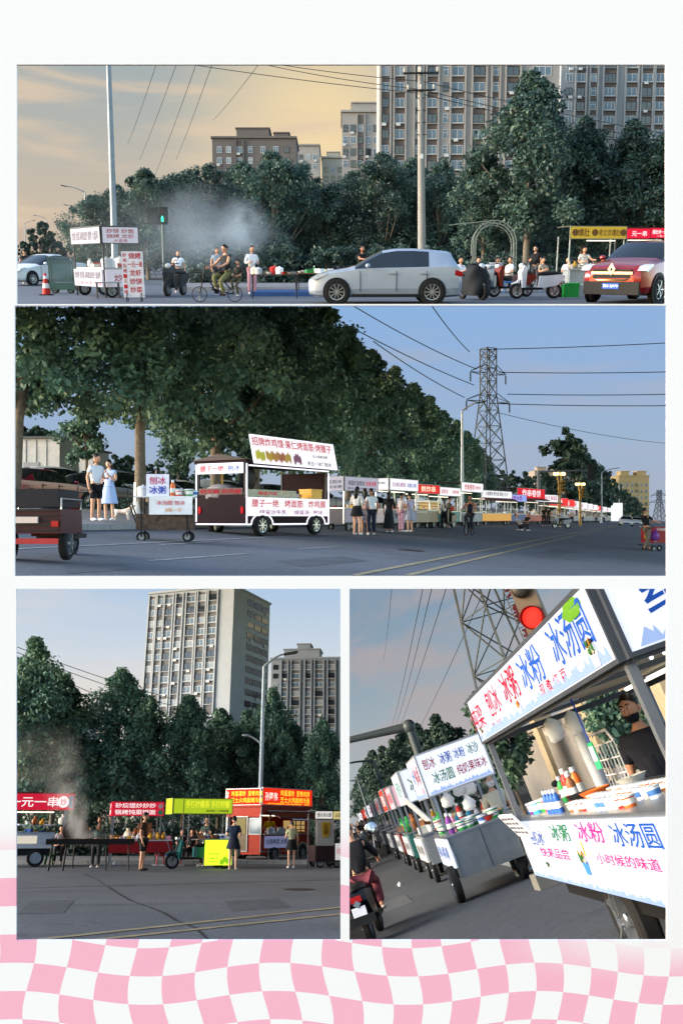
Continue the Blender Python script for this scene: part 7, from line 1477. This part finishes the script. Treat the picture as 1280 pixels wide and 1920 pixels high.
# lower counter front: from far end (975,1560) towards the viewer
cy_far = X4(978, 1560, XF).y; cx0 = -(cy_far - Lc); zc1, zc0 = 1.11, .62
s.panel('f', cx0, h_ + .22, zc0, zc1, IC, lay([('刨冰', DB, 999, 1026, 1568, .13), ('冰粥', GC, 1038, 1074, 1558, .13), ('冰粉', cm('b02078', .6), 1087, 1141, 1557, .14), ('冰汤圆', BC, 1153, 1249, 1562, .145), ('快来品尝', cm('a01c6a', .6), 1020, 1075, 1597, .085), ('小时候的味道', cm('c01c6a', .6), 1126, 1250, 1612, .075)]), name='counter_front', y=-.03, th=.03)
ice_fringe(s, 'f', cx0 + .05, h_ + .18, zc0 + .004, .05, 5, -.034)
bowl_pic(s, 'f', fx(1037, 1622)[0], fx(1037, 1622)[1], .045, FR, -.036, 'd0d8e0'); bowl_pic(s, 'f', fx(1104, 1612)[0], fx(1104, 1612)[1], .085, ('b02028', 'c03028', 'd8a030', 'e8dcc0', '2f7a3a'), -.036, '3a78c8')
q0 = fx(1108, 1600); b = MB(); b.tube((q0[0], -.045, q0[1]), (q0[0] + .02, -.045, q0[1] + .10), .006, n=6); b.build('straw_picture', cm('d8b040', .5), s.t)
s.box('counter', STEEL, cx0 - .02, h_ + .22, .0, 1.0, zc1, zc1 + .03); s.box('cabinet', cm('5a5f64', .5), cx0, h_ + .22, .03, .95, zc0 + .01, zc1 - .005); s.box('chassis', DARK, cx0 + .3, h_ + .1, .15, .85, .42, .61)
wx_ = fx(1128, 1692)[0]
o = wheel(s.t, cx0 + 1.62, -.001, .36, .36, .15, 'steel', 5); o.matrix_basis = Matrix.Translation((wx_, .17, .36)); o = wheel(s.t, cx0 + 1.62, .9, .36, .36, .15, 'steel', 5); o.matrix_basis = Matrix.Translation((wx_, .86, .36)) @ Matrix.Rotation(math.pi, 4, 'Z')
# menu card hung on the counter corner
t = thing('menu_card', 'slanted printed menu card on the corner of the near ice stall', 'menu', T_ @ Matrix.Translation((cx0 + .30, -.10, 1.13)) @ Matrix.Rotation(R(28), 4, 'X')); b = MB(); b.box(-.36, .36, -.01, .01, -.16, .10); o = b.build('card', cm('d6dae2', .5), t)
for i in range(4): text('冰粥  刨冰  冰粉  汤圆', cm('5a5a78', .6), o, 0, .06 - i * .055, .62, .03, y=-.012)
t = thing('payment_tag', 'green and white hanging card on a blue cord at the near ice stall', 'tag', T_ @ Matrix.Translation((-.25, .35, 1.52))); b = MB(); b.box(-.065, .065, -.004, .004, -.15, .05); o = b.build('card', cm('2f9a6a', .5), t); b = MB(); b.box(-.05, .05, -.007, -.004, -.09, .02); b.build('white_field', cm('e0e4e2', .5), o); b = MB(); b.tube((0, 0, .05), (.0, 0, .40), .008, n=5); b.build('cord', cm('2a4aa0', .6), t)
W4 = 'on the counter of the near ice stall'
for i in range(4): item(T_, 'bottle', '3060b0', 'in the row of milk bottles on the near ice stall', cx0 + 1.10 + i * .13, .10, zc1 + .03, .8)
for k, (x, y, kind, c, sc) in enumerate(((.30, .45, 'bottle', '2f8f4a', 1.0), (.42, .52, 'bottle', '303030', 1.1), (.55, .45, 'bottle', 'c03028', 1.25), (.72, .5, 'bottle', 'e07030', 1.2), (.88, .4, 'bottle', '8a5a38', 1.1), (.25, .15, 'tub', '7a3a90', .9), (.40, .15, 'tub', '40a8c8', .9), (.55, .2, 'tub', '2f8f4a', 1.0), (.72, .2, 'tub', 'c03028', 1.0), (.9, .2, 'tub', 'e07030', 1.0), (1.3, .35, 'bowl', '303030', 1.2), (1.55, .4, 'bowl', 'e07030', 1.2), (1.6, .7, 'bowl', 'c8c8c0', 1.2))): item(T_, kind, c, W4, cx0 + x, y, zc1 + .03, sc, k)
rnd = random.Random(77)
for i in range(12):
    for j in range(3): item(T_, 'tub', rnd.choice(('ffffff', 'c8c8c0', 'e07030', 'c03028', 'ffffff', 'c8c8c0', '8a5a38')), 'in the tray of toppings on the near ice stall', cx0 + 1.85 + i * .13, .12 + j * .17, zc1 + .03, .62, i)
t = thing('cup_stack', 'tall sleeve of clear plastic cups on the near ice stall', 'cups', T_ @ Matrix.Translation((cx0 + 1.30, .55, zc1 + .03)) @ Matrix.Rotation(R(-8), 4, 'Y')); b = MB()
for i in range(18): b.lathe([(.046, i * .028), (.058, i * .028 + .07), (.061, i * .028 + .07), (.061, i * .028 + .076)], 16, cap=False)
b.build('cups', cm('a4adb4', .25), t, 40); b = MB(); b.ell((0, 0, .56), (.06, .05, .05), 8, 6); b.build('sleeve_top', cm('d8dadc', .4), t)
t = thing('wire_rack', 'white wire rack on the counter of the near ice stall', 'rack', T_ @ Matrix.Translation((cx0 + 1.0, .72, zc1 + .03))); b = MB()
for i in range(11): b.bar((-.5 + i * .1, 0, 0), (-.5 + i * .1, 0, .38), .008)
for z in (.0, .12, .25, .38): b.bar((-.5, 0, z), (.5, 0, z), .01)
b.path([(-.5, 0, .38), (-.4, 0, .48), (.4, 0, .48), (.5, 0, .38)], .012, 6); b.build('wires', cm('c8cace', .4), t)
t = thing('hanging_shirt_bag', 'white plastic bags hanging under the canopy of the near ice stall', 'bags', P4.M @ Matrix.Translation(at4(1064, 1380, 7.4))); b = MB()
for x in (-.09, .09): b.ell((x, 0, .08), (.08, .03, .10), 12, 8, lambda d: 1 + .15 * math.sin(d[2] * 9 + d[0] * 5))
b.build('bags', cm('d0d0ca', .5), t, 60); b = MB(); b.bar((-.2, 0, .25), (.2, 0, .25), .015); b.build('hook_bar', STEEL, t)
mp_ = X4(1190, 1345, 2.75); person(P4, Vector((2.75, mp_.y, GZ)), R(-38), 'man in dark top with a black mask below his nose behind the near ice stall', '1c212c', '1c1e24', 1.82, ('down', 'down'), hair='short', mask='15161a', fine=True, sleeve=.8, tone='m', look=R(-4))
# --- the second ice stall: its end faces the viewer
p0 = G4(838, 1656); yc = X4(829, 1562, 1.42).y
T2 = P4.M @ Matrix.Translation((1.42 + .52, 14.6, GZ)); s = Stall(P4, T2, 'second ice stall with a steel cabinet and two line sign', 1.04, 1.9, 'ice_stall')
zs0, zs1 = 1.60, 2.22
s.panel('f', -.56, .50, zs0, zs1, IC, [('刨冰', RC, -.40, 2.06, .20, .17), ('冰粥', BC, -.13, 2.06, .19, .17), ('冰粉', BC, .10, 2.06, .18, .16), ('冰沙', GC, .33, 2.06, .18, .17), ('冰汤圆', GC, -.25, 1.82, .34, .18), ('纯奶果味冰', RC, .22, 1.82, .48, .16)], frame=cm('8a9098', .4)); s.panel('l', -.95, .95, zs0, zs1, IC, [('刨冰 冰粥', RC, .3, 1.95, .8, .30), ('冰粉', BC, -.45, 1.95, .5, .30), ('原味', RC, .5, 1.70, .4, .10)], frame=cm('8a9098', .4))
ice_fringe(s, 'f', -.54, .48, zs0 + .01, .09, 7); ice_fringe(s, 'l', -.9, .9, zs0 + .01, .09, 8)
s.box('roof', cm('9a9c9e', .7), -.54, .5, 0, 1.9, zs1 - .02, zs1 + .01); s.posts(.95, zs0, STEEL, .04, .03)
SB = mat('brushed_steel', '8b9297', .32, .8, .12, scale=5)
s.box('cabinet', SB, -.52, .52, .0, 1.9, .34, .94); s.box('counter', STEEL, -.54, .54, -.02, 1.92, .94, .97); b = MB(); b.box(-.004, .004, -.006, 0, .36, .92); b.build('door_gap', DARK, s.t)
for x in (-.51, .51): b = MB(); b.bar((x, -.01, .34), (x, -.01, .94), .02); b.build('edge_strip', CHROME, s.t)
b = MB(); b.bar((-.52, -.005, 1.05), (.52, -.005, 1.05), .015); b.bar((-.52, -.005, 1.05), (-.52, 1.9, 1.05), .015); b.build('guard_rail', CHROME, s.t)
s.panel('l', -.9, .9, .50, .92, IC, [('刨冰 冰粥 冰粉', BC, .0, .72, 1.5, .2)], name='side_panel', y=-.03); 
o = wheel(s.t, -.40, .0, .27, .27, .12, 'steel', 6); o.matrix_basis = Matrix.Translation((-.60, .35, .27)) @ Matrix.Rotation(R(-90), 4, 'Z'); o = wheel(s.t, -.40, .0, .27, .27, .12, 'steel', 6); o.matrix_basis = Matrix.Translation((.44, .35, .27)) @ Matrix.Rotation(R(90), 4, 'Z')
goods(T2, 'on the second ice stall', -.45, .45, .1, .5, .97, 9, 101, ('tub', 'bottle', 'tub', 'bowl'), ('c03028', '2f8f4a', 'd890b0', 'ffffff', '7a3a90', '2f8f4a'), 1.25); goods(T2, 'at the back of the second ice stall', -.45, .45, .7, 1.6, .97, 8, 102, ('tub', 'bag', 'bottle'), ('ffffff', '40a8c8', '2f8f4a', 'c03028'), 1.2)
for x, z in ((-.05, 1.45), (.12, 1.42), (-.28, 1.35), (.02, 1.2)): item(T2, 'bag', 'e8e8e8', 'hanging under the second ice stall sign', x, .3, z, .9)
person(P4, Vector((2.45, 15.4, GZ)), R(10), 'woman in white with a white face mask behind the second ice stall', 'd3cdb6', '3a3a40', 1.60, ('bent', 'bent'), hair='bun', mask='e4e6e8', tone='l', sleeve=.8)
b = MB(); b.box(-.5, .5, -.01, .01, 0, .5); t = thing('hinged_board', 'pale printed flap hung below the second ice stall sign', 'sign', T2 @ Matrix.Translation((-.62, .9, 1.25)) @ Matrix.Rotation(R(-90), 4, 'Z') @ Matrix.Rotation(R(30), 4, 'X')); b.build('board', cm('c6c9ce', .5), t)
# --- third to seventh stalls along the kerb
for i, (y, sg, tx, c, hh, bd, wx) in enumerate(((19.2, IC, '冰汤圆 刨冰', GC, .62, '7a7f84', 'third'), (23.5, glow('e8b8c0', .9), '烤冷面', RC, .5, '2f6f6a', 'fourth'), (27.5, glow('e0402c', 1.1), '红豆刨冰', WT, .6, '8a2a24', 'fifth'), (33, cm('6a6468', .7), '炸串', RC, .5, '4a4a50', 'sixth'), (40, cm('5f5c66', .7), '烧烤', RC, .5, '4a4a50', 'seventh'), (50, glow('f0f0f4', 1.0), '冰粥', BC, .6, '6a6a70', 'eighth'), (62, glow('e0503c', 1.0), '烤串', WT, .6, '6a4a4a', 'ninth'), (78, glow('f0f0f4', 1.0), '冰粉', BC, .6, '6a6a70', 'tenth'))):
    Tt = P4.M @ Matrix.Translation((1.95, y, GZ)); s = Stall(P4, Tt, '%s stall along the kerb behind the second ice stall' % wx, 1.1, 2.2, 'ice_stall', group='stalls along the kerb')
    s.panel('l', -1.1, 1.1, 1.62, 1.62 + hh, sg, [(tx, c, 0, 1.62 + hh / 2, 1.7, hh * .55)], frame=cm('8a9098', .4)); s.panel('f', -.55, .5, 1.62, 1.62 + hh, sg, [(tx, c, 0, 1.62 + hh / 2, .9, hh * .5)], frame=cm('8a9098', .4))
    s.box('roof', cm('6a6c6e', .7), -.55, .5, 0, 2.2, 1.62 + hh, 1.65 + hh); s.posts(.9, 1.62, STEEL, .04); s.box('cabinet', cm(bd, .5), -.52, .52, 0, 2.2, .36, .92); s.box('counter', STEEL, -.54, .54, -.02, 2.22, .92, .95)
    s.panel('l', -1.0, 1.0, .42, .88, cm('b4b8bc', .5), [('刨冰 冰粥', cm('6a6a72', .6), 0, .65, 1.5, .2)], name='side_panel', y=-.03)
    for yy in (.4, 1.8): o = wheel(s.t, -.5, yy, .24, .24, .10, 'steel', 6); o.matrix_basis = Matrix.Translation((-.50, yy, .24)) @ Matrix.Rotation(R(-90), 4, 'Z')
    if i < 3: goods(Tt, 'on the %s stall along the kerb' % wx, -.45, .45, .1, 1.9, .95, 7, 110 + i, ('tub', 'bag', 'bottle', 'box'), s=1.3)
for i, (u, v, lab, c) in enumerate(((672, 1583, 'person in white by the far kerb stalls', 'c8ccd2'), (682, 1580, 'person in dark clothes by the far kerb stalls', '2a2c32'), (692, 1586, 'person in camouflage near the sixth kerb stall', '6a6258'), (700, 1584, 'person in grey near the fifth kerb stall', '8a8a90'))): person(P4, G4(u, v), R(30 * i), lab, c, '2a2c34', 1.64)
for i, (u, v, lab, c) in enumerate(((686, 1592, 'grey moped parked before the far kerb stalls', '6a7078'), (703, 1590, 'dark moped parked beside the grey moped', '2a2420'))): moped(P4, P4.T(G4(u, v), R(100)), lab, c)
# teal trike frame and things behind the near stall
trike(P4, P4.T(Vector((2.15, 20.8, GZ)), R(90)), 'teal tricycle under the third kerb stall', '1f6a6e', (1.0, .8))
bucket(P4.T(Vector((2.95, 13.4, GZ))), 'white paint bucket with a pink print beside the second ice stall', 'd4d6d4', 1.35)
t = thing('appliance_box', 'grey appliance box lying on the road beside the white bucket', 'box', P4.T(Vector((2.52, 13.2, GZ)), R(6))); b = MB(); b.box(-.33, .33, -.14, .14, 0, .20); o = b.build('body', cm('74736c', .7), t); b = MB(); b.lathe([(.07, -.01), (.07, 0)], 16, (.1, -.14, .1), 'y'); b.build('dial', cm('3a3a3a', .5), o)
for i, (x, y, c) in enumerate(((3.0, 14.6, '2a6aa8'), (3.15, 15.2, '2a6aa8'))):
    t = thing('plastic_chair', ('blue plastic chair behind the white bucket', 'farther blue plastic chair behind the white bucket')[i], 'chair', P4.T(Vector((x, y, GZ)), R(20 - 30 * i))); m = cm(c, .45)
    b = MB(); b.box(-.22, .22, -.22, .22, .42, .45); b.build('seat', m, t)
    for k in range(4): b = MB(); b.bar((-.2, .21, .52 + k * .09), (.2, .23, .52 + k * .09), .03, .05); b.build('back_slat', m, t)
    for sx in (-.19, .19):
        for sy in (-.19, .19): b = MB(); b.bar((sx * 1.1, sy * 1.1, 0), (sx, sy, .42 if sy < 0 else .9), .035); b.build('leg', m, t)
for i, (x, y) in enumerate(((2.62, 10.8), (2.5, 11.6))): 
    moped(P4, P4.T(Vector((x + .35, y, GZ)), R(70 + 20 * i)), ('dark electric scooter wedged between the two ice stalls', 'second dark electric scooter wedged between the two ice stalls')[i], '1e2a30')
# --- boundary wall with piers, trees
t = thing('boundary_wall', 'grey plastered boundary wall with pale piers behind the ice stalls', 'wall', P4.M @ Matrix.Translation((6.0, 6, GZ))); wm = mat('plaster_wall', '8a8784', .9, var=.12, scale=.8)
for k in range(5):
    b = MB(); b.box(0, .25, k * 5 + .3, k * 5 + 4.7, 0, 2.3); b.build('wall_panel', wm, t); b = MB(); b.box(-.12, .4, k * 5 - .3, k * 5 + .3, 0, 2.75); b.build('pier', mat('pier_stone', 'a3977f', .9, var=.1), t); b = MB(); b.box(-.08, .33, k * 5 + .3, k * 5 + 4.7, 2.3, 2.42); b.build('coping', wm, t); b = MB(); b.box(-.2, .48, k * 5 - .38, k * 5 + .38, 2.75, 2.88); b.build('pier_cap', mat('pier_stone', 'a3977f', .9), t)
b = MB(); b.box(-.03, 0, 7.6, 8.2, 1.6, 2.0); b.build('plaque', cm('5a4438', .6), t)
for i, (x, y, h, lab) in enumerate(((5.4, 17.5, 2.6, 'thin young tree between the second and near ice stalls'), (7.5, 13, 3.9, 'tree beyond the boundary wall'), (8.0, 18, 3.9, 'second tree beyond the boundary wall'), (7.6, 9.5, 3.7, 'tree beyond the wall behind the masked man'), (4.4, 24, 3.6, 'small tree behind the second ice stall'))):
    tree(P4, 'young_tree', lab, Vector((x, y, GZ)), h, 301 + i % 3, 'young trees behind the ice stalls', trunk=4.2, rx=2.6, nclump=90, per=55, leaf=.26, shape='ovate', tr=.12)
for i, (x, y, h) in enumerate(((4.9, 38, 4.4), (4.7, 44, 4.8), (4.6, 51, 5.2), (4.5, 59, 5.5), (4.4, 69, 5.9), (4.2, 80, 6.6), (4.2, 94, 7.0), (4.2, 112, 7.2), (4.2, 135, 7.4), (4.2, 165, 7.6))):
    tree(P4, 'roadside_tree', '%s tree of the dark row along the kerb beyond the stalls' % (['first', 'second'] + ORD)[i], Vector((x, y, GZ)), h, 311 + i % 4, 'dark row of trees along the kerb', rz=i, trunk=1.8, rx=3.4, nclump=110, per=60, leaf=.2, shape='ovate', tr=.15, m=LEAFD)
# --- gantry, lamps, pylon, lines, red signal
def at4(u, v, D): return P4.at(u, v, D)
D = 26.0; gp = P4.foot(783, D)
g0, g1, g2 = at4(782, 1395, D), at4(766, 1362, D), at4(600, 1400, D)
t = thing('signal_gantry', 'dark gantry pole reaching over the road above the second ice stall', 'gantry', P4.M.copy()); gm_ = cm('4f585c', .5, metal=.3); b = MB(); b.path([Vector((g1.x, g1.y, GZ)), g1], [.16, .12], 10); b.build('pole', gm_, t, 50); b = MB(); b.path([g1, g1.lerp(g2, .5), g2], [.13, .10, .08], 10); b.build('arm', gm_, t, 50); b = MB(); b.ell(tuple(g1), (.2, .2, .2), 10, 8); b.build('joint', gm_, t, 50)
for u, v, D, lab in ((708, 1450, 48, 'street lamp curving over the row of kerb stalls'), (676, 1478, 75, 'farther street lamp curving over the kerb stalls')):
    p_ = at4(u, v, D); street_lamp(P4, Vector((p_.x, p_.y, GZ)), p_.z - GZ + 1.0, lab, arm=1.6, side=-1, r=.10, col='6a7478')
pb = at4(960, 1290, 62); pylon(P4, Vector((pb.x + 1.0, pb.y, GZ)), 30, 6.4, 1.6, R(20), 'big lattice pylon rising behind the near ice stall sign', ((26, 4),), 9, .07, z_from=4.0)
t = thing('pylon_sign', 'vertical plate with red characters fixed on the lattice pylon', 'sign', P4.M @ Matrix.Translation(at4(985, 1165, 56)) @ Matrix.Rotation(R(-12), 4, 'Z'))
b = MB(); b.box(-.55, .55, 0, .05, -3.2, 3.2); 
b = MB()
for i in range(16): b.bar((-.55, 0, -3.2 + i * .42), (.55, 0, -3.2 + i * .42), .05)
b.bar((-.55, 0, -3.2), (-.55, 0, 3.2), .06); b.bar((.55, 0, -3.2), (.55, 0, 3.2), .06); o = b.build('lattice_plate', cm('6a6c70', .6), t)
for i, q in enumerate('来舞来港'): text(q, cm('6a2a34', .6), o, 0, 2.2 - i * 1.5, 1.0, 1.1, y=-.05, bold=.03)
for i, (u0, v0, u1, v1) in enumerate(((735, 1090, 718, 1240), (795, 1090, 735, 1360), (812, 1090, 742, 1360), (840, 1090, 748, 1365), (902, 1118, 780, 1375))):
    wire(P4, 'power line sweeping down the clouded sky towards the gantry, %s from the road side' % ('first', 'second', 'third', 'fourth', 'fifth')[i], P4.at(u0, v0, 60), P4.at(u1, v1, 200), .3, .028 if i else .02, 'lines over the ice stalls')
D = 13.0; sp_ = at4(998, 1158, D); t = thing('traffic_signal', 'red lit round traffic signal above the near ice stall', 'traffic light', P4.M @ Matrix.Translation(sp_) @ Matrix.Rotation(R(-28), 4, 'Z'))
b = MB(); b.ell((0, 0, 0), (.15, .05, .15), 24, 12); b.build('lens', glow('ff2a20', 2.2), t, 60); b = MB(); b.lathe([(.16, -.10), (.17, -.09), (.17, .05), (.16, .06)], 24, (0, 0, 0), 'y', cap=False); b.build('visor', glow('8a1a14', .5), t, 50); b = MB(); b.box(-.17, .17, .05, .22, -.2, .62); b.build('housing', cm('5a4a38', .6), t); b = MB(); b.tube((.05, .4, -.25), (.05, .4, 1.2), .08, n=10); b.build('bracket', cm('6a5a48', .6), t); b = MB(); b.ell((0, 0, .45), (.14, .04, .14), 18, 8); b.build('lens', cm('1a1410', .4), t, 50)
# --- scooter rider in the corner
sp = G4(738, 1748); T_ = P4.T(Vector((sp.x - .25, sp.y + .15, GZ)), R(262))
t = moped(P4, T_, 'black electric scooter with a chrome mirror in the corner', '101216', name='electric_scooter'); b = MB(); b.prism([(.885, .5), (.885, .62), (.885, .62)], -.01, .01) if False else b.box(.88, .91, -.2, .2, .3, .42); b.build('rear_panel', DARK, t)
b = MB(); b.prism([(-.06, .0), (0, .05), (.06, 0), (0, -.05)], -.006, .006); b.build('emblem', STEEL, t, T=Matrix.Translation((.905, 0, .58)) @ Matrix.Rotation(R(90), 4, 'Z'))
b = MB(); b.tube((-.40, .30, 1.05), (-.36, .38, 1.38), .012, n=6); b.ell((-.36, .38, 1.45), (.02, .10, .10), 14, 10); b.build('round_mirror', CHROME, t, 60)
person(P4, Vector((sp.x - .18, sp.y + .10, GZ)), R(172), 'rider in black and white seated on the electric scooter', '16171b', '6a3038', 1.68, ('bar', 'bar'), 'ride', 1.4, seat=.78, shoe='b8b0a4')
slab(P4, [Vector((-.6, 17.6, 0)), Vector((.75, 17.6, 0)), Vector((.75, 19.6, 0)), Vector((-.6, 19.6, 0))], .006, mat('road_patch', (.075, .08, .09), .85, var=.12), 'road_patch')
slab(P4, [Vector((2.75, 2, 0)), Vector((7, 2, 0)), Vector((7, 60, 0)), Vector((2.75, 60, 0))], .10, PAVING, 'pavement')
strip(P4, 'kerb_line', '', Vector((2.65, 3, 0)), Vector((2.65, 60, 0)), .14, WLINE, .007, wob=.2, seg=30)
o = item(P4.T(G4(750, 1662)), 'bag', 'ffffff', 'lying on the road before the second ice stall', 0, 0, 0, .35)
close_place(P4, vmin=1094, umin=647.5)
